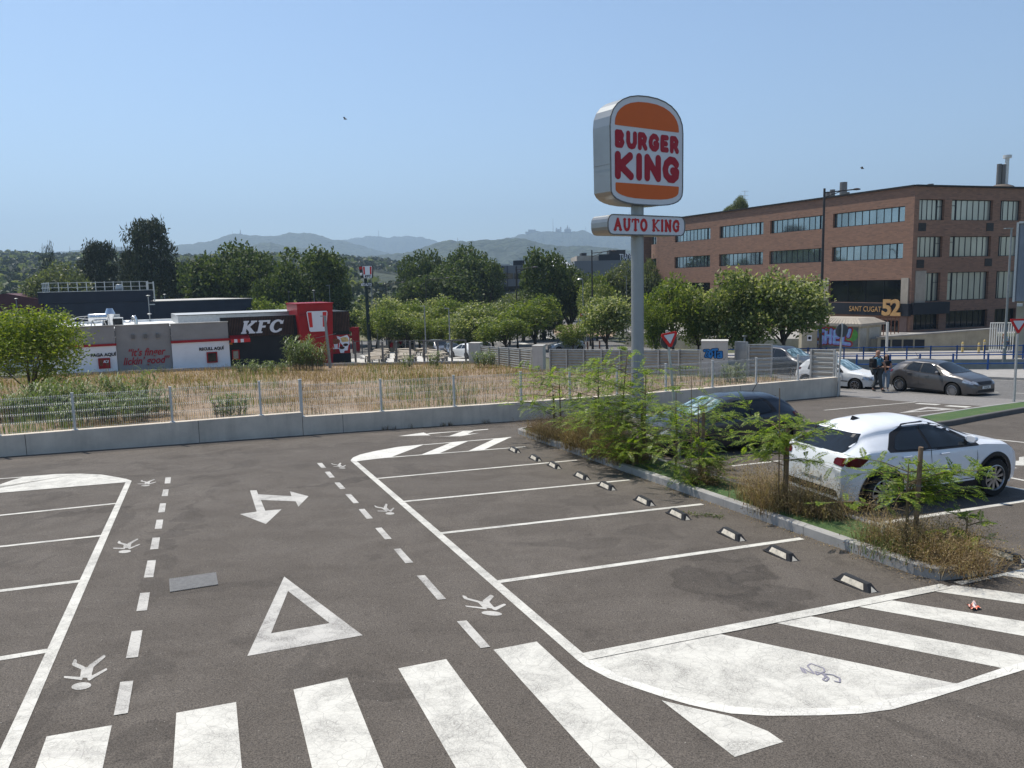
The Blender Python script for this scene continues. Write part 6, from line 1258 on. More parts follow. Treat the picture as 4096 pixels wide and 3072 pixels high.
for k, mt in enumerate(('letter', 'letter')): m = MB(); m.box((b[0]+.1, b[1]-.1, z-k*.5), (1.4, .05, .38)); bo = m.build('board', MAT[mt], t); m = MB(); m.box((b[0]+.1, b[1]-.13, z-k*.5), (1.3, .01, .09)); m.build('green_band', MU['green'], bo)
for px, D in ((2398, 92), (2428, 91), (2350, 90)):
    P = onG(px, D); m = MB(); m.tube(P, P+[0, 0, .95], .09, n=10); m.tube(P+[0, 0, .7], P+[0, 0, .8], .095, n=10); tag(m.build('street_post', MAT['rust']), {2398: 'left', 2428: 'right', 2350: 'farthest left'}[px]+' brown kerbside post on the roundabout island', 'bollard', 'brown kerbside posts')
# wheelstops
MAT['rubber'] = simple('black_rubber', (.028, .028, .03), .55, 0, .2, 8); MAT['reflect'] = simple('reflective_pad', (.60, .54, .44), .35, 0, .3, 14)
ws = thing('wheel_stop', 'x', 'wheel stop', (0, 0, 0), 0, 'black rubber wheel stops with reflective pads')
Lw, Wd, Hh = .56, .15, .10
m = MB(); P = [(-Wd/2, 0), (Wd/2, 0), (.035, Hh), (-.035, Hh)]; a = -Lw/2; b = Lw/2; e = .085
V = [(x, a, z) for x, z in P[:2]]+[(x, a+e, Hh) for x, z in P[2:]]+[(x, b, z) for x, z in P[:2]]+[(x, b-e, Hh) for x, z in P[2:]]
m.add(V, [(0, 1, 2, 3), (4, 7, 6, 5), (1, 5, 6, 2), (0, 3, 7, 4), (2, 6, 7, 3)]); m.box((0, 0, .006), (Wd+.03, Lw+.03, .012)); m.build('body', MAT['rubber'], ws, local=True)
m = MB(); k = .02
for s in (-1, 1): A_ = np.array([s*(Wd/2-.008), a+.10, .018]); Bq = np.array([s*(Wd/2-.008), b-.10, .018]); C_ = np.array([s*.042, b-.13, Hh-.012]); D_ = np.array([s*.042, a+.13, Hh-.012]); o = np.array([s*.004, 0, .003]); m.poly([A_+o, Bq+o, C_+o, D_+o] if s > 0 else [A_+o, D_+o, C_+o, Bq+o])
m.build('side_pad', MAT['reflect'], ws, local=True)
m = MB()
for s in (-1, 1): m.poly([(-.045, s*(Lw/2-.008)+s*.003, .018), (.045, s*(Lw/2-.008)+s*.003, .018), (0, s*(Lw/2-.055)+s*.003, .075)])
m.build('end_pad', MAT['reflect'], ws, local=True)
wsp = [(R5(1208, 328), 'farthest wheel stop of the long row, at the far hatching'), (R5(1388, 398), 'second farthest wheel stop of the long row'), (R5(1552, 461), 'third farthest wheel stop of the long row, below the dry grass'), (R5(1790, 553), 'fourth farthest wheel stop, beside the hanging fronds'), (R5(2005, 640), 'fifth farthest wheel stop of the long row'), (R7(387, 228), 'fourth nearest wheel stop of the long row'), (R7(682, 345), 'third nearest wheel stop, beside the wilted twig'), (R7(1140, 518), 'second nearest wheel stop, beyond the last white bay line'), (R7(1568, 682), 'wheel stop next to the dark oil stain'), (R8(762, 66), 'nearest wheel stop, closest to the hatched corner'), (Z7(1985, 1312), 'half hidden wheel stop right of the nearest clump of dry grass'), (R7(1335, 103), 'wheel stop behind the island beside the white car'), (Z7(35, 772), 'dusty wheel stop in the empty bay behind the island')]
for k, (p, lab) in enumerate(wsp):
    P = lot(*p, .03); P[2] = lotz(P[0], P[1])+.001
    if k == 0: ws.location = tuple(P); ws.rotation_euler = (0, 0, math.atan2(U[1], U[0])); ws['label'] = lab
    else: dup(ws, P, math.atan2(U[1], U[0])+RNG.uniform(-.04, .04), lab)
# ------------------------------------------------------------------ hills
def fbm(x, y, sc, seed=0, oct_=5):
    r = np.random.RandomState(seed); v = 0; a = 1.0
    for o in range(oct_):
        for _ in range(3):
            th = r.uniform(0, 2*math.pi); ph = r.uniform(0, 6.28); k = 2*math.pi/sc*(2**o)*r.uniform(.7, 1.3)
            v = v+a*np.sin((x*math.cos(th)+y*math.sin(th))*k+ph)/3
        a *= .5
    return v
def m_forest(name, a, b, c, sc, amt=1.0):
    n = NT(name); v = n.voro(sc, 'SMOOTH_F1' if False else 'F1'); f = n.noise(sc*.08, 5, .6); g = n.noise(sc*.7, 4, .7)
    col = n.mix(n.ramp(f, [(.35, 0.0), (.65, 1.0)]), a, b); col = n.mix(n.ramp(v, [(.15, 0.0), (.6, .8)]), col, c); col = n.mix(n.ramp(g, [(.3, .5), (.6, 0.0)]), col, c)
    n.set(col, .95); n.bump(n.math('SUBTRACT', 1.0, v), amt*.5, 1.0/sc); return n.done()
MAT['forest_far'] = m_forest('hill_forest', (.028, .046, .022), (.05, .066, .032), (.012, .022, .012), .045)
MAT['forest_near'] = m_forest('wood_floor', (.04, .055, .024), (.07, .08, .035), (.012, .02, .01), .12)
def hill(name, D, ridge, mat, front=.62, back=1.25, base=-7, rough=.06, seed=0, sc=None, cols=230):
    rough *= .62
    px = np.array([p[0] for p in ridge]); py = np.array([p[1] for p in ridge]); xs = np.linspace(px[0], px[-1], cols)
    rows = list(np.linspace(front, 1.0, 26))+list(np.linspace(1.0, back, 6))[1:]; P = []
    Zr = np.array([ (lambda q: CC[2]+ray(x, q)[2]*D)(np.interp(x, px, py)) for x in xs]); Xr = np.array([ray(x, 1300)[0] for x in xs])
    sc = sc or D*.12
    for f in rows:
        t = (f-front)/(1-front) if f <= 1 else 1-(f-1)/(back-1)
        Y = D*f; X = Xr*Y; prof = t**1.25 if f <= 1 else t**.6
        nz = fbm(X, np.full_like(X, Y), sc, seed)*rough*D*(t*(1-t)*2.6) if f <= 1 else 0
        spur = np.abs(fbm(X, np.full_like(X, Y*.25), sc*1.6, seed+9, 3))*rough*D*.9*(t*(1-t)*2.6) if f <= 1 else 0
        sm = fbm(X, np.full_like(X, Y), sc*.12, seed+3, 3)*.0016*D*min(1, t*3)
        P.append(np.c_[X, np.full_like(X, Y), base+(Zr-base)*prof-np.abs(nz)-spur*.5+spur*.0+sm*(1 if abs(t-1) > 1e-6 else .6)])
    m = MB(); m.grid(np.array(P)); return struct(m, name, MAT[mat], smooth=True)
ridge1 = [(-900, 1045), (-200, 1030), M1(0, 372), M1(400, 350), M1(980, 306), M1(1150, 290), M1(1550, 285), M1(1820, 254), M1(1950, 225), M1(2020, 185), M1(2120, 182), M1(2212, 195), M2(180, 95), M2(300, 90), M2(350, 72), M2(400, 62), M2(480, 72), M2(580, 68), M2(640, 86), M2(700, 112), M2(850, 137), M2(1000, 180), M2(1150, 222), M2(1300, 262), M2(1800, 400)]
hill('far_hills', 5600, [M2(300, 300), M2(700, 190), M2(800, 140), M2(860, 125), M2(960, 112), M2(1050, 96), M2(1110, 90), M2(1200, 106), M2(1280, 100), M2(1350, 95), M2(1420, 98), M2(1500, 106), M2(1580, 120), M2(1660, 150), M2(1800, 185), M2(2212, 230)], 'forest_far', seed=4)
hill('tibidabo_ridge'.replace('tibidabo', 'church'), 4300, [M2(1800, 300), M3(0, 300), M3(210, 235), M3(350, 210), M3(440, 185), M3(480, 172), M3(560, 155), M3(620, 166), M3(700, 160), M3(780, 168), M3(860, 165), M3(930, 152), M3(1000, 175), M3(1060, 200), M3(1200, 198), M3(1300, 204), M3(1580, 205), M3(2212, 240), M3(3200, 300)], 'forest_far', seed=5)
hill('middle_hills', 3700, ridge1, 'forest_far', seed=6)
hill('low_hill', 2500, [M1(1400, 420), M2(-100, 240), M2(0, 205), M2(40, 185), M2(130, 150), M2(220, 147), M2(330, 174), M2(450, 190), M2(600, 215), M2(760, 246), M2(1000, 300)], 'forest_far', seed=7)
hill('near_hill', 2000, [M2(700, 340), M2(900, 290), M2(1060, 268), M2(1250, 250), M2(1400, 230), M2(1500, 200), M2(1580, 170), M2(1650, 150), M2(1750, 132), M2(1820, 137), M3(0, 248), M3(100, 228), M3(200, 236), M3(300, 224), M3(400, 220), M3(520, 250), M3(600, 268), M3(750, 290), M3(850, 286), M3(1000, 292), M3(1300, 320), M3(1700, 330), M3(2600, 360)], 'forest_far', seed=8, rough=.05)
WR = [(-1200, 1000), M1(0, 327), M1(200, 332), M1(420, 337), M1(600, 352), M1(780, 332), M1(950, 332), M1(1300, 345), M1(1500, 350), M1(1700, 370), M2(0, 240), M2(150, 236), M2(300, 240), M2(500, 246), M2(650, 250), M2(800, 256), M2(1000, 271), M2(1150, 286), M2(1300, 312), M2(1400, 338), M2(1600, 385), M2(2212, 470), (2600, 1130), (5200, 1080)]
wpx = np.array([p[0] for p in WR]); wpy = np.array([p[1] for p in WR]); WD = 800.0
def woodz(px, Y):
    """ground height of the wooded slope seen at picture column px, distance Y"""
    t = min(1, max(0, (Y-210)/(WD-210))); zr = CC[2]+ray(px, np.interp(px, wpx, wpy))[2]*WD-7; return -6.6+(zr+6.6)*t**.9
xs = np.linspace(-1200, 5200, 130); P = []
for f in np.linspace(200, WD*1.25, 30):
    P.append([(ray(x, 1300)[0]*f, f, woodz(x, f) if f <= WD else woodz(x, WD)-(f-WD)*.12) for x in xs])
m = MB(); m.grid(P); struct(m, 'wooded_slope', MAT['forest_near'], smooth=True)

# ------------------------------------------------------------------ foliage
def m_leaf(name, a, b, c=None, trans=.35, rough=.5, gl=.3):
    n = NT(name); g = n.N.new('ShaderNodeNewGeometry'); r = g.outputs['Random Per Island']
    st = [(0.0, a), (.55, b)]+([(1.0, c)] if c else [(1.0, b)]); col = n.ramp(r, st)
    n.set(col, rough, 0, gl); t = n.N.new('ShaderNodeBsdfTranslucent'); n.link(n.mix(1.0, col, (1.5, 1.6, .7), 'MULTIPLY'), t.inputs[0])
    m = n.N.new('ShaderNodeMixShader'); m.inputs[0].default_value = trans; n.link(n.b.outputs[0], m.inputs[1]); n.link(t.outputs[0], m.inputs[2]); n.link(m.outputs[0], n.N['Material Output'].inputs[0]); return n.done()
LEAF = dict(plane=m_leaf('dark_broad_leaf', (.034, .052, .018), (.070, .098, .032), (.125, .15, .055), .3, .6, .2), soph=m_leaf('yellow_green_leaf', (.06, .095, .018), (.135, .175, .035), (.23, .245, .055), .4), koel=m_leaf('mid_green_leaf', (.06, .09, .024), (.12, .155, .04), (.19, .21, .07), .4),
            pods=m_leaf('cream_seed_pods', (.22, .24, .10), (.35, .36, .17), (.44, .42, .25), .35), pine=m_leaf('pine_needles', (.018, .027, .014), (.038, .050, .024), (.06, .07, .033), .1, .7), cyp=m_leaf('cypress_needles', (.010, .018, .010), (.022, .034, .017), None, .05, .8), oliv=m_leaf('grey_green_leaf', (.06, .08, .034), (.12, .14, .065), (.18, .19, .10), .35),
            bush=m_leaf('lemon_green_leaf', (.07, .11, .013), (.155, .205, .025), (.28, .30, .045), .42), yel=m_leaf('yellow_leaf', (.35, .27, .03), (.45, .33, .04), None, .3))
MAT['bark'] = simple('bark', (.085, .065, .05), .9, 0, .3, 6, .5, bscale=20)
def leafquads(P, s, up=.5, asp=.6, rs=RNG, twist=None):
    n = len(P); d = rs.normal(size=(n, 3)); d /= np.linalg.norm(d, axis=1)[:, None]+1e-9
    if twist is not None: d = d*(1-twist[1])+np.array(twist[0])*twist[1]; d /= np.linalg.norm(d, axis=1)[:, None]
    nn = rs.normal(size=(n, 3))+np.array([0, 0, up]); e = np.cross(d, nn); e /= np.linalg.norm(e, axis=1)[:, None]+1e-9
    s = (s*rs.uniform(.6, 1.3, n))[:, None]; a = d*s/2; b = e*s*asp/2
    return np.stack([P-a, P+b*.9-a*.1, P+a, P-b*.9-a*.1], 1)
def lobes(rs, n, kind):
    L = []
    for k in range(n):
        if kind == 'round': th = rs.uniform(0, 2*math.pi); u = rs.uniform(-.55, 1); r = rs.uniform(.45, .72); c = np.array([math.cos(th)*math.sqrt(1-u*u)*r, math.sin(th)*math.sqrt(1-u*u)*r, u*r]); rad = rs.uniform(.26, .44)
        elif kind == 'tall': z = rs.uniform(-.85, .8); w = (1-abs(z)**2.2)**.5*.62; th = rs.uniform(0, 2*math.pi); c = np.array([math.cos(th)*w, math.sin(th)*w, z]); rad = rs.uniform(.2, .36)
        elif kind == 'vase': z = rs.uniform(-.7, .75); w = .35+.35*(z+.7); th = rs.uniform(0, 2*math.pi); c = np.array([math.cos(th)*w*rs.uniform(.5, 1), math.sin(th)*w*rs.uniform(.5, 1), z]); rad = rs.uniform(.2, .34)
        elif kind == 'pine': z = rs.uniform(-.8, .9); w = (1-((z+.1)/1.05)**2)**.5*.6*rs.uniform(.5, 1.1); th = rs.uniform(0, 2*math.pi); c = np.array([math.cos(th)*w, math.sin(th)*w, z]); rad = rs.uniform(.14, .3)
        L.append((c, rad))
    return L
def treeproto(name, kind, seed, shape, mats, nleaf, leaf, nl=22, crown=(.28, 1.0), trunk_r=.028, asp=.6, pods=0.0, droop=0, flat=.85, twist=None):
    """unit tree: height 1, crown half width .5 (scaled per copy)"""
    rs = np.random.RandomState(seed); t = thing(name, 'x', 'tree'); z0, z1 = crown; cz = (z0+z1)/2; hz = (z1-z0)/2
    L = lobes(rs, nl, shape)
    if shape != 'pine': L.append((np.zeros(3), .5))
    w = np.array([l[1]**2 for l in L]); w /= w.sum(); idx = rs.choice(len(L), nleaf, p=w); C = np.array([l[0] for l in L])[idx]; Rd = np.array([l[1] for l in L])[idx]
    d = rs.normal(size=(nleaf, 3)); d /= np.linalg.norm(d, axis=1)[:, None]; d[:, 2] = np.where(rs.rand(nleaf) < .3, np.abs(d[:, 2]), d[:, 2]); rr = rs.uniform(.45, 1.08, nleaf)**.6
    sub_ = 1+.16*np.sin(d[:, 0]*9+idx)+.16*np.sin(d[:, 1]*11+idx*2)*np.sin(d[:, 2]*8)
    Q = C+d*(Rd*rr*sub_)[:, None]*np.array([1, 1, flat]); Q = Q/1.02; P = Q*np.array([.5, .5, hz])+np.array([0, 0, cz])
    m = MB(); q = leafquads(P, leaf, .6, asp, rs, twist)
    if pods:
        outer = (d[:, 2] > .05) & (rr > .86) & (rs.rand(nleaf) < pods)
        m.addq(q[~outer], 4, 0); m.addq(q[outer], 4, 1)
    else: m.addq(q, 4, 0)
    tm = MB(); b0 = np.zeros(3); tp = np.array([rs.uniform(-.02, .02), rs.uniform(-.02, .02), z0+.12]); tm.path([b0-[0, 0, .02], b0+[0, 0, .02], tp*.55, tp, (tp[0], tp[1], z0+(z1-z0)*.7)], [trunk_r*1.5, trunk_r*1.15, trunk_r, trunk_r*.8, trunk_r*.25], 8)
    for k in rs.choice(len(L)-1, min(9, len(L)-1), False):
        e = L[k][0]*np.array([.5, .5, hz])+np.array([0, 0, cz]); s = tp*(1-0)+np.array([0, 0, rs.uniform(-.08, .12)*hz]); s[2] = min(s[2], e[2]+.02); tm.path([s, s*.45+e*.55+[0, 0, .015], e], [trunk_r*.55, trunk_r*.35, trunk_r*.12], 5)
    tm.build('trunk', MAT['bark'], t, local=True); m.build('crown', mats, t, local=True); return t
PR = {}
def proto(key, *a, **k):
    t = treeproto(*a, **k); PR[key] = [t, False]
proto('plane', 'broad_leaf_tree', 0, 21, 'round', [LEAF['plane']], 9500, .040, 34, (.02, 1.0), .03, .75)
proto('plane2', 'broad_leaf_tree', 0, 22, 'tall', [LEAF['plane']], 9500, .040, 38, (.02, 1.0), .03, .75)
proto('soph', 'feathery_tree', 0, 23, 'round', [LEAF['soph']], 8000, .046, 30, (.06, 1.0), .02, .42)
proto('soph2', 'feathery_tree', 0, 24, 'vase', [LEAF['soph']], 8000, .044, 34, (.05, 1.0), .022, .42)
proto('koel', 'seed_pod_tree', 0, 25, 'round', [LEAF['koel'], LEAF['pods']], 8500, .044, 34, (.05, 1.0), .022, .6, pods=.9)
proto('koel2', 'seed_pod_tree', 0, 26, 'vase', [LEAF['koel'], LEAF['pods']], 8500, .042, 38, (.05, 1.0), .024, .6, pods=.75)
proto('pine', 'pine_tree', 0, 27, 'pine', [LEAF['pine']], 11000, .05, 80, (.04, 1.0), .028, .28, twist=((.1, 0, .9), .45))
proto('cyp', 'cypress_tree', 0, 28, 'tall', [LEAF['cyp']], 3500, .05, 34, (.02, 1.0), .02, .3, twist=((0, 0, 1), .6))
proto('oliv', 'grey_green_tree', 0, 29, 'round', [LEAF['oliv']], 7000, .05, 30, (.08, 1.0), .02, .5)
proto('bush', 'leafy_shrub', 0, 30, 'round', [LEAF['bush']], 15000, .030, 46, (-.06, 1.0), .012, .5)
def tree(key, xc, ytop, ybot, wpx, D, label, group=None, cat='tree', vbase=None, yellow=False):
    """xc, ytop, ybot, wpx in full-view units (2212 wide); ground height follows the terrain unless vbase is given"""
    px, pt = xc*1.851717, ytop*1.851717; X = ray(px, 1300)[0]*D; z0 = gz(X, D) if vbase is None else vbase; zt = CC[2]+ray(px, pt)[2]*D; h = zt-z0; w = wpx*1.32*1.851717*D/FPX
    t, used = PR[key]; rz = RNG.uniform(0, 6.28)
    nm = t.name.split('.')[0]
    if not used: t.location = (X, D, z0); t.rotation_euler = (0, 0, rz); t.scale = (w*1.06, w*1.06, h*1.02); t['label'] = label; t['category'] = cat; PR[key][1] = True; t['group'] = group or 'trees'; return t
    r = dup(t, (X, D, z0), rz, label, group or 'trees', scale=(w*1.06, w*1.06, h*1.02)); return r
GA, GB, GC, GD = 'dark trees behind the restaurant', 'street trees beyond the field', 'dark trees in the middle distance', 'trees in front of the brick building'
tree('cyp', 115, 529, 620, 30, 150, 'dark pointed cypress rising at the far left of the skyline', GA); tree('cyp', 432, 574, 650, 22, 118, 'slim dark cypress in front of the big trees behind the hall', GA)
tree('oliv', 135, 566, 640, 105, 125, 'rounded green tree in front of the far left cypress', GA); tree('pine', 228, 527, 650, 92, 135, 'spreading pine between the far left cypress and the tallest pine', GA)
tree('pine', 338, 480, 660, 118, 128, 'tallest pine, standing above the dark hall', GA); tree('pine', 295, 548, 660, 60, 132, 'small ragged pine leaning against the tallest pine', GA)
tree('plane', 497, 508, 660, 150, 122, 'tallest dark broad tree behind the low wing of the dark hall', GA); tree('plane2', 560, 545, 660, 110, 118, 'dark leafy tree between the two biggest ones behind the restaurant', GA)
tree('plane', 425, 560, 660, 70, 140, 'dim grey green tree behind the slim cypress', GA); tree('plane2', 675, 533, 690, 135, 112, 'big dark tree rising above the red tower', GA); tree('plane', 610, 560, 690, 90, 108, 'dark leafy tree left of the one above the red tower', GA); tree('plane2', 735, 590, 700, 50, 116, 'dark narrow tree at the right edge of the group above the red tower', GA)
tree('soph', 585, 640, 690, 105, 92, 'low green tree behind the roof of the restaurant', GA); tree('koel', 640, 648, 680, 60, 90, 'pale flowering tree just behind the red tower', GA)
tree('oliv', 40, 668, 720, 110, 86, 'pale green tree in front of the red barn', GA); tree('oliv', 110, 672, 700, 70, 90, 'yellowish tree at the left edge of the dark hall', GA)
tree('plane2', 915, 540, 700, 90, 150, 'dark tree at the left end of the middle group', GC); tree('plane', 1010, 517, 700, 115, 150, 'tallest dark tree of the middle group beside the dark lamp', GC); tree('plane', 962, 562, 710, 130, 142, 'wide dark tree in the middle of the middle group', GC); tree('plane2', 1050, 560, 700, 75, 146, 'dark tree at the right end of the middle group', GC); tree('plane', 895, 600, 700, 60, 140, 'low dark tree at the left foot of the middle group', GC)
tree('plane2', 1175, 536, 720, 95, 118, 'tall dark airy tree left of the dark street lamps', GC); tree('plane', 1235, 560, 720, 100, 122, 'dark rounded tree in front of the grey office sign', GC); tree('plane', 1130, 620, 720, 90, 115, 'low dark tree in front of the grey office block', GC); tree('oliv', 1345, 562, 700, 80, 120, 'grey green tree left of the pylon pole', GC); tree('oliv', 1412, 560, 680, 60, 118, 'grey green tree right of the pylon pole', GC); tree('soph', 1290, 585, 680, 70, 112, 'bright yellow green tree behind the dark lamps', GC)
for k, (x, yt, w, D, key, lab) in enumerate([(772, 652, 44, 112, 'koel', 'small pale tree right of the restaurant'), (812, 648, 66, 104, 'koel2', 'pale seed podded tree just right of the green mast'), (858, 640, 84, 110, 'koel', 'pale seed podded tree behind the brick kiosk'), (905, 655, 70, 100, 'soph', 'green tree behind the left end of the kiosk'), (945, 668, 80, 97, 'koel2', 'green tree behind the kiosk roof'), (985, 645, 80, 99, 'soph', 'yellow green tree above the parked cars'), (1030, 655, 90, 96, 'koel2', 'green tree right of the flat headed lamps'), (1000, 690, 70, 92, 'soph2', 'thin yellowish tree behind the tables'), (1065, 668, 90, 92, 'soph', 'dense green tree behind the corner pillar'), (1100, 640, 70, 104, 'oliv', 'olive green tree behind the zinc hoarding'), (1155, 640, 100, 91, 'soph', 'round bright green street tree standing alone by the roundabout'), (948, 640, 60, 112, 'koel', 'pale tree half hidden in the street row'), (1018, 668, 80, 89, 'koel2', 'spreading tree hiding the parked cars'), (838, 668, 70, 96, 'soph', 'green tree close behind the kiosk, left of the slim poles'), (1090, 690, 80, 86, 'soph', 'low green tree just behind the far zinc hoarding'), (925, 690, 62, 94, 'soph2', 'low green tree right of the kiosk roof'), (882, 672, 60, 96, 'koel', 'pale low tree directly behind the kiosk')]):
    tree(key, x, yt-6, 745, w*1.28, D, lab, GB)
tree('soph2', 1237, 697, 750, 62, 86, 'small open young tree in front of the roundabout', GB); tree('koel', 1312, 628, 752, 104, 80, 'big pale podded tree just left of the pylon pole', GB); tree('koel2', 1275, 605, 700, 60, 100, 'pale podded tree behind the big one left of the pylon', GB)
tree('soph', 1455, 588, 760, 118, 66, 'yellow green feathery tree right of the pylon pole', GD); tree('soph2', 1418, 650, 762, 70, 64, 'low feathery tree tucked behind the pylon pole', GD); tree('koel2', 1560, 572, 765, 130, 64, 'large bare branched podded tree left of the tall dark lamp', GD); tree('koel', 1690, 572, 765, 150, 62, 'large pale podded tree beside the tall dark lamp', GD); tree('koel2', 1625, 620, 765, 100, 66, 'podded tree filling the gap between the two large ones', GD); tree('soph2', 1510, 640, 762, 90, 67, 'green tree below the left end of the brick building', GD)
# roof-top shrubs on the brick building
for k, (x, y0, y1, w) in enumerate(((Z4(470, 0)[0], 845, 870, 20), (Z4(528, 0)[0], 806, 838, 16))):
    z0 = BZ+BH; D = 108; px = x; X = ray(px, 1300)[0]*D; r = dup(PR['oliv'][0], (X, D, atY(px, 860, D)[2]-1.5), k, ('low','high')[k]+' green shrub growing on the roof of the brick building', 'shrubs on the brick roof', scale=(2.2, 2.2, [3.0, 4.2][k]))
tree('bush', 50, 655, 850, 196, 37, 'big lemon green leafy bush at the left edge beyond the mesh fence', 'bushes in the field', 'bush')
# far woods: one mass of crowns on the slope
rs = np.random.RandomState(5); m = MB(); T = []
for k in range(5200):
    Y = 205+(WD*1.02-205)*rs.rand()**.8; px = rs.uniform(-500, 2300) if k % 5 else rs.uniform(2300, 4300); X = ray(px, 1300)[0]*Y
    if 1425 < px < 1650 and 300 < Y < 560: continue
    z = woodz(px, Y); h = rs.uniform(5, 9); r = h*rs.uniform(.38, .6); n = 26; d = rs.normal(size=(n, 3)); d /= np.linalg.norm(d, axis=1)[:, None]; d[:, 2] = np.abs(d[:, 2])*1.0-.15
    Pq = np.array([X, Y, z+h*.45])+d*np.array([r, r, h*.55])*rs.uniform(.75, 1.05, (n, 1)); T.append(leafquads(Pq, 2.2+Y*.0016, .8, .85, rs))
T = np.concatenate(T); k = rs.permutation(len(T)//26); T = T.reshape(-1, 26, 4, 3)
third = len(T)//3; m.addq(T[:third*2].reshape(-1, 4, 3), 4, 0); m.addq(T[third*2:].reshape(-1, 4, 3), 4, 1)
tag(m.build('far_wood', [LEAF['pine'], LEAF['oliv']]), kind='stuff')
m = MB(); fp = [((1425, 1180), 330), ((1650, 1176), 330), ((1640, 1136), 520), ((1440, 1140), 520)]; m.poly([atY(*p, D) for p, D in fp]); MAT['stubble'] = simple('stubble', (.34, .25, .15), .9, 0, .2, .08); struct(m, 'dry_hill_field', MAT['stubble'])
# hilltop church, tower and masts
MAT['farstone'] = simple('distant_stone', (.30, .28, .26), .9)
P = atY(*M3(800, 166), 4290); t = thing('hilltop_church', 'church with a tall central spire on the hazy summit above the grey offices', 'church', P)
m = MB(); m.box(P+[0, 0, 5], (36, 24, 16)); m.build('nave', MAT['farstone'], t)
for dx, h, r in ((0, 38, 5), (-9, 24, 3.6), (9, 24, 3.6), (-16, 15, 3), (16, 15, 3)): m = MB(); m.lathe([(r, 5), (r*.85, h*.6), (r*.3, h*.85), (.1, h)], P+[dx, 0, 0], 8); m.build('spire', MAT['farstone'], t)
P = atY(*M3(741, 164), 4290); m = MB(); m.lathe([(3.6, -4), (3.4, 17), (4.4, 18), (4.0, 23), (.1, 25)], P, 10); tag(m.build('round_tower', MAT['farstone']), 'round water tower left of the hilltop church', 'tower')
P = atY(*M3(715, 164), 4290); m = MB(); m.box(P+[0, 0, 5], (22, 14, 14)); m.box(P+[-7, 0, 15], (6, 8, 8)); tag(m.build('hilltop_house', MAT['farstone']), 'low building between the thin mast and the round tower on the summit', 'building')
P = atY(*M3(492, 178), 4290); m = MB(); m.box(P+[0, 0, 7], (40, 16, 22)); m.box(P+[-20, 0, 2], (30, 14, 12)); tag(m.build('hilltop_house', MAT['farstone']), 'pale block on the left shoulder of the church summit', 'building')
MAT['mastgrey'] = simple('mast_grey', (.2, .2, .21), .6)
for (p, D, h, w, lab) in ((M3(675, 162), 4290, 68, 2.6, 'tallest thin mast left of the hilltop church'), (M3(958, 158), 4290, 22, 2.2, 'short mast right of the hilltop church'), (M3(1333, 30), 4290, 20, 2.2, 'mast on the ridge above the AUTO KING sign'), (M2(1112, 92), 5590, 38, 4, 'pylon on the pale blue hill in the centre'), (M2(1347, 97), 5590, 16, 3, 'small pylon right of the tall one on the pale hill'), (M2(1795, 136), 1990, 8, 1.2, 'tiny mast on the green ridge in the centre'), (M1(2078, 186), 3690, 20, 5, 'lattice mast on the blue hill left of centre'), (M1(2010, 192), 3690, 16, 1.5, 'thin mast left of the lattice mast'), (M1(606, 345), 1500, 12, 1.0, 'faint pylon on the low skyline at the left')):
    if p[1] > 900 or True: P = atY(*p, D); m = MB(); m.path([P-[0, 0, 6], P+[0, 0, h*.5], P+[0, 0, h]], [w*.6, w*.4, w*.2], 4); tag(m.build('radio_mast', MAT['mastgrey']), lab, 'mast', 'masts on the hills')
# grey office block and trade centre hall in the middle distance
MAT['panel'] = simple('grey_panel', (.14, .155, .17), .6, 0, .06, .3)
OD = 168.0
def oq(m, p, q, D, dep, **k): A_, B_ = atY(*p, D), atY(*q, D); m.box(((A_[0]+B_[0])/2, D+dep/2, (A_[2]+B_[2])/2), (abs(B_[0]-A_[0]), dep, abs(A_[2]-B_[2])), **k)
t = thing('office_block', 'low grey panelled office block behind the dark trees left of the lamp', 'building', onG(2060, OD)); m = MB(); oq(m, M3(175, 460), M3(470, 700), OD, 14); m.build('wall', MAT['panel'], t)
m = MB(); oq(m, M3(198, 527), M3(330, 572), OD-.1, .3); m.build('window', MAT['glass_dark'], t); m = MB(); oq(m, M3(340, 527), M3(470, 572), OD-.1, .3); m.build('window', MAT['glass_dark'], t); m = MB(); oq(m, M3(198, 640), M3(470, 680), OD-.1, .3); m.build('window', MAT['glass_dark'], t); m = MB(); oq(m, M3(330, 415), M3(428, 462), OD+3, 6); m.build('roof_room', MAT['charcoal'], t); m = MB(); oq(m, M3(190, 446), M3(300, 461), OD+2, 4); m.build('roof_plant', MAT['steel'], t)
for x in (238, 278, 360, 400): m = MB(); a_ = atY(*M3(x, 460), OD-.05); m.box((a_[0], OD-.05, a_[2]-2.5), (.12, .12, 5)); m.build('panel_joint', MAT['charcoal'], t)
t = thing('trade_hall', 'long grey hall with a dark TRADE CENTER band behind the pylon pole', 'building', onG(2450, OD+10)); D = OD+10; m = MB(); oq(m, M3(860, 420), M3(1720, 700), D, 25); m.build('wall', MAT['panel'], t)
m = MB(); oq(m, M3(1140, 498), M3(1330, 545), D-.1, .3); m.build('window', MAT['glass_grey'], t)
m = MB(); oq(m, M3(880, 375), M3(1720, 421), D+4, 18); m.build('upper_storey', MAT['stone'], t); m = MB(); oq(m, M3(1070, 362), M3(1510, 423), D+3.4, .5); bd = m.build('dark_band', MAT['charcoal'], t)
m = MB(); a_ = atY(*M3(1228, 413), D+3.3); e_ = atY(*M3(1508, 413), D+3.3); textmesh(m, 'TRADE CENTER', 2.05, ((a_[0]+e_[0])/2, D+3.3, a_[2]), (1, 0, 0), (0, 0, 1), .1, .0, sx=(e_[0]-a_[0])/17.0); m.build('lettering', MAT['letter'], bd)
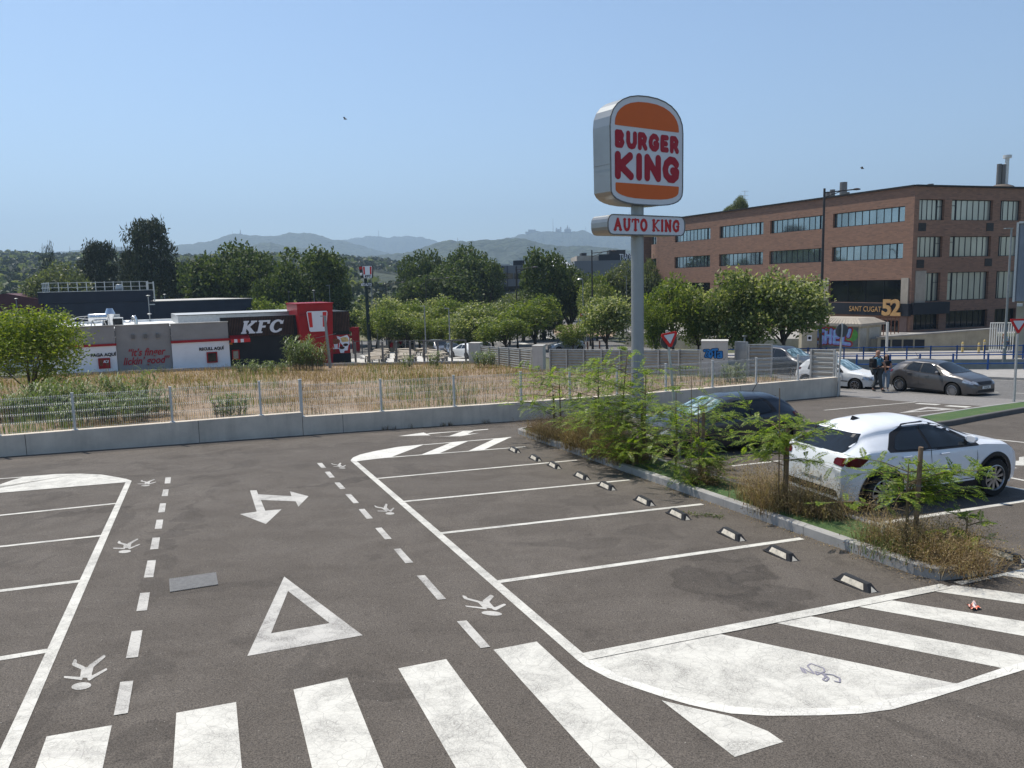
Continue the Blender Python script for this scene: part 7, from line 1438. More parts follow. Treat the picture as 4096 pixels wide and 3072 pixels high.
for k, (a, b, c, d) in enumerate(((1160, 325, 1300, 362), (920, 350, 965, 380), (1480, 290, 1540, 345), (1560, 305, 1720, 345))): m = MB(); oq(m, M3(a, b), M3(c, d+4), D+8, 5); m.build('roof_plant', MAT['charcoal'], t)
m = MB(); A_ = atY(*M3(720, 420), D); m.lathe([(4.2, -1.5), (2.2, .3), (.6, 1.2), (.1, 1.6)], A_+[0, 8, 0], 8); m.build('white_canopy', MAT['letter'], t)
# red barn on the left
D = 120; P = onG(60, D); t = thing('red_barn', 'dark red gabled shed at the far left behind the bush', 'building', P); m = MB(); a_, b_, c_ = atY(*M1(-300, 740), D), atY(*M1(50, 700), D), atY(*M1(360, 752), D); g_ = gz(0, D)
m.add([(a_[0], D, g_), (c_[0], D, g_), (c_[0], D, c_[2]), (b_[0], D, b_[2]), (a_[0], D, a_[2]), (a_[0], D+20, g_), (c_[0], D+20, g_), (c_[0], D+20, c_[2]), (b_[0], D+20, b_[2]), (a_[0], D+20, a_[2])], [(0, 1, 2, 3, 4), (2, 7, 8, 3), (3, 8, 9, 4), (1, 6, 7, 2), (0, 4, 9, 5), (9, 8, 7, 6, 5)]); m.build('shed_body', simple('dark_red_sheet', (.075, .018, .025), .6, 0, .1, 1), t)
# streets beyond the field
mb = MB(); area(mb, [colXY(2250, 72), colXY(2900, 62), (17, 64), (22, 72), (16, 92), (12, 125), colXY(2700, 135), colXY(2350, 190), colXY(2130, 200), colXY(1900, 150), colXY(1500, 130), colXY(1450, 112), colXY(1900, 92)], 1.6, .02); struct(mb, 'street', MAT['street'])
mb = MB(); area(mb, [KA+KD*26+np.array([-.4469, .8946])*1.5, colXY(1430, 88), colXY(1560, 96), colXY(1520, 125), colXY(1380, 125), KA+KD*26+np.array([-.4469, .8946])*18], 1.5, .02); struct(mb, 'drive_lane', MAT['street'])
def gline(pts, w, dz):
    m = MB(); q = [gnd(*M3(*p)) for p in pts]
    for a, b in zip(q, q[1:]):
        d = (b-a)[:2]; d /= np.linalg.norm(d); n_ = np.array([-d[1], d[0], 0])*w/2; up_ = np.array([0, 0, dz]); m.poly([a-n_+up_, b-n_+up_, b+n_+up_, a+n_+up_])
    return m
for pts, w in (([(40, 1130), (330, 1110), (400, 1130), (440, 1140)], .9), ([(480, 1030), (560, 1070), (700, 1100), (760, 1085)], .5), ([(700, 1030), (860, 1060), (960, 1075)], .35), ([(1030, 1150), (1100, 1160), (1190, 1152)], .5), ([(1000, 1098), (1150, 1105), (1340, 1120)], .4), ([(650, 985), (760, 980), (900, 990)], .6)):
    m = gline(pts, w, .04); struct(m, 'street_marking', MAT['paint_new'])
mb = MB(); area(mb, [colXY(2200, 170), colXY(2480, 165), colXY(2450, 118), colXY(2220, 128)], 2, .06); struct(mb, 'dry_verge', MAT['soil'])
# ------------------------------------------------------------------ air
# ------------------------------------------------------------------ cars
def carpaint(name, c, metal=.3, rough=.3):
    n = NT(name); f = n.noise(9, 3); n.set(n.ramp(f, [(.3, tuple(v*.95 for v in c)), (.7, c)]), rough, metal); n.b.inputs['Coat Weight'].default_value = .55; n.b.inputs['Coat Roughness'].default_value = .06
    d = n.noise(30, 4); n.link(n.ramp(d, [(.3, rough*.9), (.7, rough*1.25)]), n.b.inputs['Roughness']); return n.done()
CPt = dict(white=carpaint('white_car_paint', (.72, .74, .77), 0, .35), navy=carpaint('navy_car_paint', (.008, .013, .024), .1, .35), grey=carpaint('grey_car_paint', (.105, .10, .10), .6, .32), black=carpaint('black_car_paint', (.02, .022, .03), .2, .35), silver=carpaint('silver_car_paint', (.35, .38, .42), .5, .35), white2=carpaint('old_white_paint', (.68, .69, .68), 0, .45), red=carpaint('red_car_paint', (.35, .02, .02), .1, .3))
MAT['carglass'] = m_glass('car_glass', (.012, .015, .018), .1, .03); MAT['shadeglass'] = None
n_ = NT('sunshade_behind_glass'); f_ = n_.noise(2.2, 3, .6, n_.vec((1, 3, 1)), dist=1.2); n_.set(n_.ramp(f_, [(.40, (.05, .09, .10)), (.55, (.22, .34, .36)), (.68, (.72, .84, .84))]), .12, .35); MAT['shadeglass'] = n_.done()
MAT['tyre'] = simple('tyre', (.018, .018, .018), .8); MAT['alloy'] = simple('alloy_rim', (.30, .30, .31), .3, .8, .05, 3); MAT['trim'] = simple('black_trim', (.014, .014, .016), .5); MAT['redlens'] = simple('red_lens', (.08, .003, .004), .12, 0, .1, 6); MAT['clear'] = simple('headlamp', (.35, .37, .40), .1, .5, .4, 12); MAT['plate'] = simple('number_plate', (.70, .70, .68), .5, 0, .02, 1); MAT['cavity'] = simple('wheel_well', (.006, .006, .006), .95)
def car(name, label, spec, paint, loc, hdg, group=None, shade=False, spokes=10, detail=True, cat='car', plate=None):
    L, H, Wm = spec['L'], spec['H'], spec['W']/2; xa = spec['axles']; R = spec['R']; roofpaint = spec.get('roof', paint)
    gs = lambda pts: (np.array([p[0] for p in pts]), np.array([p[1] for p in pts]))
    def curve(pts, s=.06):
        X, Y = gs(pts); g = np.linspace(0, L, 400); v = np.interp(g, X, Y); k = int(s/L*400)*2+1; ker = np.hanning(k+2)[1:-1]; ker /= ker.sum(); vp = np.pad(v, k//2, mode='edge'); v2 = np.convolve(vp, ker, 'valid'); return lambda x: np.interp(x, g, v2)
    zt = curve(spec['top'], .07); zb = curve(spec['belt'], .1); wp = curve([(0, .80), (.08, .90), (.3, .975), (.9, 1), (L-1.0, 1), (L-.35, .93), (L-.1, .80), (L, .62)], .06); wr = curve(spec['roofw'], .12)
    z0 = .2
    def low(x):
        b = z0+.06*(x < .25)+.05*(x > L-.3); 
        for a in xa:
            r = R+.065
            if abs(x-a) < r: b = max(b, R+math.sqrt(r*r-(x-a)**2))
        return b
    def ring(x, n1=9, n2=5, n3=9):
        """outline from sill to roof centre: arrays y, z"""
        w = Wm*wp(x); T = zt(x); B = min(zb(x), T-.05); lo = min(low(x), B-.06); zr = max(B, T-spec['rc']*min(1, (T-B)/.45)); wt = min(w*.97, Wm*wr(x)); P = []
        for k in range(n1):
            z = lo+(B-lo)*k/(n1-1); u = (z-z0)/(B-z0); P.append((w*(.945+.055*math.sin(min(1, u*1.35)*math.pi/2)-.035*max(0, u-.72)/.28), z))
        yb = P[-1][0]-.012
        if zr > B+.02:
            for k in range(1, n2+1): t = k/n2; P.append((yb+(wt-yb)*t+.02*math.sin(t*math.pi), B+(zr-B)*t))
        else: wt = yb; zr = B
        for k in range(1, n3+1): a = k/n3*math.pi/2; P.append((wt*math.cos(a)**.85 if k < n3 else 0, zr+(T-zr)*math.sin(a)**1.0))
        P = np.array(P)
        if len(P) < n1+n2+n3: P = np.insert(P, [n1]*(n1+n2+n3-len(P)), P[n1-1]+[0, 1e-4], 0)
        return P[:, 0], np.maximum.accumulate(P[:, 1]+np.arange(len(P))*1e-6)
    def yo(x, z): y, zz = ring(x); return float(np.interp(z, zz, y))
    def side(sg, off=.006): return lambda U_, V: np.array([(u, sg*(yo(u, v)+off), v) for u, v in zip(U_, V)])
    def topm(off=.006):
        def f(U_, V):
            o = []
            for x, y in zip(U_, V):
                yy, zz = ring(x); i = len(yy)-1-9; z = float(np.interp(abs(y), yy[::-1], zz[::-1])); dx = .02; ya, za = ring(x+dx); z2 = float(np.interp(abs(y), ya[::-1], za[::-1])); nx, nz = -(z2-z)/dx, 1.0; l = math.hypot(nx, nz); o.append((x+nx/l*off, y, z+nz/l*off))
            return np.array(o)
        return f
    def endm(rear=True, off=.008):
        def f(U_, V):
            o = []
            for y, z in zip(U_, V):
                xs = np.linspace(0, .95, 96) if rear else np.linspace(L, L-.95, 96); hit = xs[-1]
                for a, b in zip(xs, xs[1:]):
                    yy, zz = ring(b)
                    if zz[0] < z < zz[-1] and abs(y) < np.interp(z, zz, yy): hit = (a+b)/2; break
                o.append((hit-off if rear else hit+off, y, z))
            return np.array(o)
        return f
    t = thing(name, label, cat, loc, hdg, group)
    xs = sorted(set(np.round(np.r_[np.linspace(0, .3, 12), np.linspace(.3, L-.35, 66), np.linspace(L-.35, L, 12), *[np.array([a-R-.066, a-R-.064, a-R-.04, a+R+.04, a+R+.064, a+R+.066]) for a in xa]], 4)))
    x0 = xa[0]; O = np.array([x0, 0, 0])                           # origin under the rear axle
    G = [];
    for x in xs: y, z = ring(x); G.append(np.r_[np.c_[np.full(len(y), x), y, z], np.c_[np.full(len(y), x), -y, z][::-1][1:]])
    m = MB(); m.grid(np.array(G)-O); K = len(G[0])
    for g in (G[0], G[-1]): m.poly(g-O)
    body = m.build('body', CPt[paint], t, local=True, smooth=True)
    md = body.modifiers.new('e', 'EDGE_SPLIT'); md.split_angle = math.radians(50)
    m = MB(); m.box((L/2-x0, 0, .36), (L-.5, Wm*1.3, .34)); m.box(((xa[0]+xa[1])/2-x0, 0, .33), (xa[1]-xa[0]-2*R-.15, Wm*1.86, .26)); m.build('underbody', MAT['cavity'], t, local=True)
    def dec(nm, f, bb, st, mp, mat, par=None): m = MB(); sdfmesh(m, f, bb, st, lambda a, b: mp(a, b)-O, runs=False); return m.build(nm, mat, par or body, local=True, smooth=True)
    for sg in (-1, 1):
        for w in spec['windows']:
            P = np.array(w); dec('side_window', pol(w), (P[:, 0].min()-.02, P[:, 1].min()-.02, P[:, 0].max()+.02, P[:, 1].max()+.02), .045, side(sg, .012), MAT['carglass'])
        if detail:
            P = np.array(spec['dlo']); dec('window_surround', pol(P, .025), (P[:, 0].min()-.06, P[:, 1].min()-.06, P[:, 0].max()+.06, P[:, 1].max()+.06), .05, side(sg, .005), MAT['trim'])
            for s in spec['seams']: dec('door_seam', strokes([s], .007), (min(p[0] for p in s)-.03, min(p[1] for p in s)-.03, max(p[0] for p in s)+.03, max(p[1] for p in s)+.03), .02, side(sg, .004), MAT['trim'])
            for (hx, hz) in spec['handles']: m = MB(); y = yo(hx, hz); m.box((hx-x0, sg*(y+.02), hz), (.2, .03, .035)); m.build('door_handle', CPt[paint], t, local=True, bevel=.01)
            dec('sill_trim', pol(spec['sill']), (0, .1, L, .5), .05, side(sg, .006), MAT['trim'])
            for a in xa:
                ar = [(a+(R+.10)*math.cos(q), R+(R+.10)*math.sin(q)) for q in np.linspace(-.15, math.pi+.15, 20)]
                if spec.get('arch'): dec('arch_trim', strokes([ar], .035), (a-R-.2, .1, a+R+.2, 2*R+.2), .03, side(sg, .008), MAT['trim'])
            mx = spec['mirror']; y = yo(mx, spec['mz']); m = MB(); m.add([], []); c = np.array([mx-x0, sg*(y+.14), spec['mz']+.05]); V = [];
            for u in (-1, 1):
                for q in range(8): a = q*math.pi/4; V.append(c+np.array([.05*u+(-.03 if q in (0,) else 0), .105*math.cos(a)*(1 if u < 0 else .75), .075*math.sin(a)*(1 if u < 0 else .7)]))
            m.add(V, [tuple(range(8)), tuple(range(15, 7, -1))]+[(q, 8+q, 8+(q+1) % 8, (q+1) % 8) for q in range(8)]); m.build('mirror', CPt[paint], t, local=True, bevel=.012)
            m = MB(); m.bar((mx-x0, sg*(y-.02), spec['mz']), (mx-x0, sg*(y+.08), spec['mz']+.02), .05, .04); m.build('mirror_stalk', MAT['trim'], t, local=True)
        for nm, P, mt, rear in (('tail_light', spec['tail'], 'redlens', True), ('headlight', spec['head'], 'clear', False)):
            P = [np.array(P)*[1, 1]]; Q = P[0]; dec(nm, pol(Q), (Q[:, 0].min()-.02, Q[:, 1].min()-.02, Q[:, 0].max()+.02, Q[:, 1].max()+.02), .04, side(sg, .012), MAT[mt])
            e = spec['tailE' if rear else 'headE']; E_ = [(sg*a, b) for a, b in e]; q = np.array(E_); dec(nm+'_front' if False else nm, pol(E_), (q[:, 0].min()-.02, q[:, 1].min()-.02, q[:, 0].max()+.02, q[:, 1].max()+.02), .035, endm(rear, .012), MAT[mt])
    xw0, xw1 = spec['screen']; yw = Wm*.74; yt = Wm*wr(xw0)*.86
    dec('windscreen', pol([(xw0, -yt), (xw0, yt), (xw1, yw), (xw1+.05, 0), (xw1, -yw)], .02), (xw0-.1, -Wm, xw1+.15, Wm), .06, topm(.012), MAT['shadeglass'] if shade else MAT['carglass'])
    rz0, rz1 = spec['rearz']; dec('rear_window', pol([(-yw*.92, rz0), (yw*.92, rz0), (yt*.95, rz1), (-yt*.95, rz1)], .02), (-Wm, rz0-.1, Wm, rz1+.1), .05, endm(True, .012), MAT['carglass'])
    if detail:
        dec('grille', pol(spec['grille'], .01), (-.5, .2, .5, 1), .04, endm(False, .01), MAT['trim']); dec('lower_grille', pol([(-.6, .26), (.6, .26), (.5, .40), (-.5, .40)], .01), (-.7, .2, .7, .5), .05, endm(False, .01), MAT['trim']); dec('rear_bumper_trim', pol([(-.7, .24), (.7, .24), (.62, .42), (-.62, .42)], .01), (-.8, .2, .8, .5), .06, endm(True, .01), MAT['trim'])
        for rear in (False, True):
            zp = .50 if not rear else spec.get('rplate', .55); pl = dec('number_plate', pol([(-.26, zp-.055), (.26, zp-.055), (.26, zp+.055), (-.26, zp+.055)]), (-.3, zp-.1, .3, zp+.1), .05, endm(rear, .022), MAT['plate'])
            if plate and not rear:
                q = endm(False, .03)(np.array([0.]), np.array([zp]))[0]-O; m = MB(); textmesh(m, plate, .105, q+[.0, 0, -.037], (0, 1, 0), (0, 0, 1), .004, .0, sx=.95); m.build('plate_lettering', MAT['trim'], pl, local=True)
        ax_ = spec['ant']; za = zt(ax_); m = MB()
        if spec.get('fin'): m.add([(ax_-x0+.14, 0, za-.01), (ax_-x0-.1, .035, za-.01), (ax_-x0-.1, -.035, za-.01), (ax_-x0-.08, .012, za+.065), (ax_-x0-.08, -.012, za+.065)], [(0, 1, 3), (0, 4, 2), (1, 2, 4, 3), (0, 3, 4), (0, 2, 1)])
        else: m.tube((ax_-x0, 0, za-.01), (ax_-x0-.19, 0, za+.26), .008, n=6)
        m.build('aerial', MAT['trim'], t, local=True)
        dec('bonnet_seam', strokes([[(xw1+.08, Wm*.7), (L-.45, Wm*.62)], [(xw1+.08, -Wm*.7), (L-.45, -Wm*.62)], [(xw1+.08, -Wm*.7), (xw1+.13, 0), (xw1+.08, Wm*.7)]], .006), (xw1, -Wm, L-.2, Wm), .03, topm(.003), MAT['trim']) if not spec.get('simple') else None
        if spec.get('roofline'): 
            for sg in (-1, 1): dec('roof_rail', strokes([[(x, sg*Wm*wr(x)*.93) for x in np.linspace(spec['roofline'][0], spec['roofline'][1], 8)]], .012), (spec['roofline'][0]-.1, -Wm, spec['roofline'][1]+.1, Wm), .04, topm(.004), MAT['trim'])
    for a in xa:
        for sg in (-1, 1):
            c = (a-x0, sg*(Wm-.10), R); tw = .2; ax3 = [(1, 0, 0), (0, 0, 1), (0, -sg*1.0, 0)] if False else None
            yd = np.array([0, sg, 0.0]); X3 = np.array([1., 0, 0]); Z3 = np.array([0, 0, 1.])
            m = MB(); m.lathe([(R*.62, -tw/2), (R*.93, -tw/2), (R, -tw/2+.03), (R, tw/2-.03), (R*.95, tw/2), (R*.70, tw/2+.004), (R*.66, tw/2-.02)], c, 28, ax=[X3, Z3, yd]); w = m.build('wheel', MAT['tyre'], t, local=True, smooth='auto')
            m = MB(); m.lathe([(.001, tw/2-.09), (R*.67, tw/2-.09)], c, 24, ax=[X3, Z3, yd]); m.build('hub_well', MAT['cavity'], w, local=True)
            m = MB(); m.lathe([(R*.70, tw/2+.002), (R*.65, tw/2+.008), (R*.62, tw/2-.01), (R*.62, tw/2-.05)], c, 28, ax=[X3, Z3, yd]); m.lathe([(.001, tw/2-.004), (R*.13, tw/2-.006), (R*.15, tw/2-.04)], c, 14, ax=[X3, Z3, yd])
            for k in range(spokes):
                q = k/spokes*2*math.pi+.2; d = X3*math.cos(q)+Z3*math.sin(q); e = -X3*math.sin(q)+Z3*math.cos(q); cc_ = np.array(c); w0, w1 = (R*.035, R*.085) if spokes <= 10 else (R*.04, R*.06); hh_ = tw/2-.012
                P = [cc_+d*R*.1-e*w0, cc_+d*R*.1+e*w0, cc_+d*R*.64+e*w1, cc_+d*R*.64-e*w1]; m.poly([p+yd*hh_ for p in P]); m.poly([p+yd*(hh_-.02) for p in P[::-1]])
            m.build('rim', MAT['alloy'], w, local=True)
    return t
HB = dict(L=4.06, H=1.445, W=1.70, axles=(.70, 3.17), R=.315, rc=.16, top=[(0, .62), (.05, .86), (.12, .96), (.30, 1.18), (.50, 1.33), (.75, 1.41), (1.3, 1.445), (1.9, 1.435), (2.3, 1.37), (2.95, 1.06), (3.1, 1.0), (3.5, .93), (3.8, .84), (3.97, .72), (4.06, .58)],
    belt=[(0, .80), (.6, .97), (1.5, .93), (2.6, .90), (3.1, .88), (3.6, .80), (4.06, .55)], roofw=[(0, .80), (.5, .70), (1.2, .70), (2.2, .70), (2.9, .80), (3.3, .84), (4.06, .7)],
    windows=[[(.98, 1.02), (1.62, .965), (1.60, 1.33), (1.2, 1.32), (1.02, 1.2)], [(1.68, .96), (2.58, .925), (2.52, 1.02), (2.15, 1.28), (1.9, 1.34), (1.66, 1.335)]], dlo=[(.85, 1.02), (1.6, .955), (2.72, .915), (2.6, 1.03), (2.18, 1.30), (1.85, 1.36), (1.2, 1.345), (.98, 1.24)],
    seams=[[(.98, .98), (1.02, .75), (1.1, .62)], [(1.66, .95), (1.62, .34)], [(2.72, .90), (2.74, .4)], [(1.1, .33), (2.7, .33)]], handles=[(1.18, .87), (2.0, .83)], sill=[(1.08, .2), (2.78, .2), (2.78, .27), (1.08, .27)], mirror=2.55, mz=.96, tail=[(.0, .78), (.30, .86), (.34, .96), (.05, .96)], tailE=[(.42, .80), (.68, .80), (.66, .95), (.48, .95)], head=[(3.55, .70), (3.95, .62), (3.98, .70), (3.62, .83)], headE=[(.45, .62), (.70, .66), (.60, .77), (.45, .70)],
    screen=(2.32, 3.0), rearz=(.99, 1.31), grille=[(-.36, .62), (.36, .62), (.42, .72), (-.42, .72)], ant=1.0)
XO = dict(HB, L=4.19, H=1.54, W=1.81, axles=(.76, 3.35), R=.345, rc=.17, top=[(0, .72), (.04, .98), (.10, 1.06), (.24, 1.14), (.50, 1.30), (.58, 1.39), (.9, 1.47), (1.4, 1.505), (1.95, 1.495), (2.4, 1.40), (3.08, 1.09), (3.22, 1.05), (3.7, .98), (3.98, .87), (4.12, .74), (4.19, .6)],
    belt=[(0, .95), (.5, 1.06), (1.2, 1.02), (2.2, .99), (3.1, .99), (3.7, .92), (4.19, .62)], roofw=[(0, .78), (.5, .63), (1.2, .64), (2.2, .65), (3.0, .78), (3.5, .84), (4.19, .7)],
    windows=[[(1.0, 1.06), (1.78, 1.03), (1.76, 1.385), (1.5, 1.37), (1.2, 1.25)], [(1.84, 1.03), (2.78, 1.01), (2.66, 1.10), (2.3, 1.30), (2.05, 1.37), (1.82, 1.385)]], dlo=[(.90, 1.06), (1.8, 1.015), (2.92, 1.0), (2.75, 1.11), (2.33, 1.33), (2.0, 1.41), (1.5, 1.405), (1.15, 1.28)],
    seams=[[(1.08, 1.04), (1.08, .85), (1.20, .70)], [(1.82, 1.03), (1.80, .40)], [(2.88, 1.0), (2.9, .45)], [(1.25, .40), (2.86, .40)]], handles=[(1.26, .93), (2.12, .91)], sill=[(1.16, .2), (2.94, .2), (2.94, .36), (1.16, .36)], mirror=2.72, mz=1.07, tail=[(.02, .86), (.26, .84), (.44, .96), (.42, 1.02), (.1, 1.0)], tailE=[(.52, .87), (.76, .85), (.76, 1.0), (.54, .98)], head=[(3.78, .90), (4.02, .80), (4.06, .86), (3.86, .96)], headE=[(.5, .80), (.72, .8), (.66, .9), (.5, .88)],
    screen=(2.42, 3.12), rearz=(1.08, 1.31), grille=[(-.45, .55), (.45, .55), (.48, .75), (-.48, .75)], ant=.98, fin=1, arch=1, roofline=(.6, 2.35), rplate=.62)
OLD = dict(HB, L=3.72, H=1.37, W=1.6, axles=(.62, 3.0), R=.285, rc=.10, top=[(0, .6), (.05, .84), (.12, .92), (.35, 1.2), (.5, 1.33), (.8, 1.36), (1.6, 1.37), (2.0, 1.33), (2.65, .95), (2.8, .90), (3.3, .82), (3.6, .72), (3.72, .5)], windows=[[(.75, .92), (1.3, .90), (1.3, 1.26), (.85, 1.26)], [(1.36, .90), (2.3, .87), (1.9, 1.24), (1.36, 1.26)]], dlo=[(.7, .90), (2.42, .85), (1.95, 1.28), (.8, 1.29)], belt=[(0, .78), (1, .87), (2.5, .84), (3.3, .76), (3.72, .5)], roofw=[(0, .8), (.5, .76), (1.8, .76), (2.6, .82), (3.72, .75)], seams=[[(1.33, .9), (1.33, .3)], [(2.4, .85), (2.42, .35)]], handles=[(1.5, .76)], screen=(1.98, 2.68), mirror=2.25, mz=.92, head=[(3.3, .55), (3.62, .55), (3.62, .68), (3.35, .7)], headE=[(.42, .54), (.68, .54), (.68, .68), (.42, .68)], sill=[(.95, .42), (2.68, .42), (2.68, .47), (.95, .47)], ant=1.8, grille=[(-.3, .56), (.3, .56), (.3, .62), (-.3, .62)], rearz=(.95, 1.25))
SUV = dict(HB, L=4.4, H=1.75, W=1.85, R=.36, axles=(.8, 3.5), top=[(0, .7), (.06, 1.1), (.2, 1.5), (.35, 1.7), (1.2, 1.75), (2.2, 1.72), (2.6, 1.6), (3.2, 1.2), (3.4, 1.15), (4.1, 1.0), (4.35, .8), (4.4, .6)], belt=[(0, 1.0), (1, 1.08), (3, 1.05), (4, .9), (4.4, .6)], windows=[[(.6, 1.15), (1.8, 1.12), (1.78, 1.58), (.75, 1.6)], [(1.86, 1.12), (2.95, 1.1), (2.5, 1.5), (1.85, 1.58)]], dlo=[(.5, 1.12), (3.05, 1.07), (2.55, 1.55), (1.8, 1.64), (.7, 1.64)], seams=[[(1.83, 1.1), (1.83, .4)], [(3.0, 1.05), (3.0, .45)]], screen=(2.6, 3.22), rearz=(1.15, 1.6), mirror=2.85, mz=1.15, ant=1.0, handles=[(1.3, 1.0), (2.2, .98)], head=[(3.9, .8), (4.28, .72), (4.28, .84), (3.95, .92)], headE=[(.5, .74), (.8, .74), (.75, .86), (.5, .84)], grille=[(-.42, .6), (.42, .6), (.45, .85), (-.45, .85)])
HU = math.atan2(U[1], U[0])
def cl(p, dz=0): return (p[0], p[1], lotz(p[0], p[1])+dz)
wc = L2(Z7(1000, 955)); rn_ = np.array([-U[1], U[0]])
c = wc+rn_*.80; car('white_crossover', 'white crossover car seen from behind, parked in the bay behind the nearest island saplings', XO, 'white', cl(c), HU, spokes=10)
wn = L2(Z6(1305, 1205)); c = wn+rn_*.75-U*.1; nv = car('navy_hatchback', 'dark navy hatchback with a silver sunshade, parked facing left behind the tall fronds', HB, 'navy', cl(c), HU+math.pi, shade=True, spokes=10)
g1, g2 = L2(Z5(1010, 906)), L2(Z5(1483, 932)); gd = g2-g1; gh = math.atan2(gd[1], gd[0]); gh = -1.12; gd = np.array([math.cos(gh), math.sin(gh)])
mid = (g1+g2)/2; c = mid-gd*1.235+np.array([-gd[1], gd[0]])*.75; car('grey_hatchback', 'metallic grey hatchback with a number plate, standing in the street beside the two people', HB, 'grey', cl(c, .004), gh, spokes=16, plate='7113 JTL')
w1 = L2(Z5(548, 878)); oh = -.85; od = np.array([math.cos(oh), math.sin(oh)]); c = w1-od*2.38+np.array([-od[1], od[0]])*.7; car('old_white_hatchback', 'old white hatchback with a black side strip, half hidden by the concrete wall end', OLD, 'white2', cl(c, .004), oh, shade=True, spokes=8)
c = colXY(3120, 47.5); car('black_van', 'black high roofed car with a pale sunshade parked behind the mesh fence', SUV, 'black', (c[0]-.6, c[1], gz(*c)), -1.05, shade=True, spokes=8, detail=False)
for (px, D, hd_, sp_, pt, lab) in ((2310, 88, -2.9, HB, 'silver', 'silver blue car on the street behind the concrete pillar and zinc hoarding'), (1740, 86, -1.2, SUV, 'grey', 'dark grey high roofed car parked behind the left flat headed lamp'), (1800, 84, -1.35, HB, 'black', 'black car parked between the two flat headed lamps'), (1890, 76, 2.2, HB, 'white2', 'white car half hidden behind the corner pillar of the terrace'), (1850, 95, .3, HB, 'silver', 'pale car glimpsed between the trees behind the corner pillar'), (40, 64, .3, HB, 'silver', 'pale car mostly hidden behind the lemon green bush')):
    c = colXY(px, D); car('distant_car', lab, sp_, pt, (c[0], c[1], gz(*c)+.03), hd_, detail=False, spokes=6, group='distant parked cars')
# ------------------------------------------------------------------ people
SK = simple('skin', (.36, .20, .14), .55, 0, .08, 8); HAIRD = simple('dark_hair', (.015, .011, .010), .6); TEAL = simple('blue_tshirt', (.07, .17, .25), .85, 0, .15, 8); BLK = simple('black_top', (.014, .014, .016), .85); JEAN = simple('jeans', (.20, .26, .33), .85, 0, .2, 9); DKT = simple('dark_trousers', (.045, .05, .052), .85, 0, .15, 8); DENIM = simple('dark_jeans', (.05, .08, .14), .85); SHOE = simple('shoe', (.05, .06, .05), .7); LBL = simple('light_blue_shirt', (.17, .33, .50), .8); SHW = simple('white_shoe', (.6, .6, .6), .6)
def skin(name, verts, edges, radii, mat, parent, root=0, subs=1):
    me = bpy.data.meshes.new(name); me.from_pydata([tuple(v) for v in verts], edges, []); me.materials.append(mat); o = bpy.data.objects.new(name, me); COL.objects.link(o)
    if parent is not None: o.parent = parent; _children.setdefault(parent.name, []).append(o)
    md = o.modifiers.new('s', 'SKIN'); sv = me.skin_vertices[0].data
    for i, r in enumerate(radii): sv[i].radius = r if hasattr(r, '__len__') else (r, r)
    sv[root].use_root = True; md.use_smooth_shade = True; o.modifiers.new('u', 'SUBSURF').levels = subs; o.modifiers['u'].render_levels = subs
    dg = bpy.context.evaluated_depsgraph_get(); m2 = bpy.data.meshes.new_from_object(o.evaluated_get(dg)); o.modifiers.clear(); o.data = m2; m2.name = name; m2.polygons.foreach_set('use_smooth', [True]*len(m2.polygons)); return o
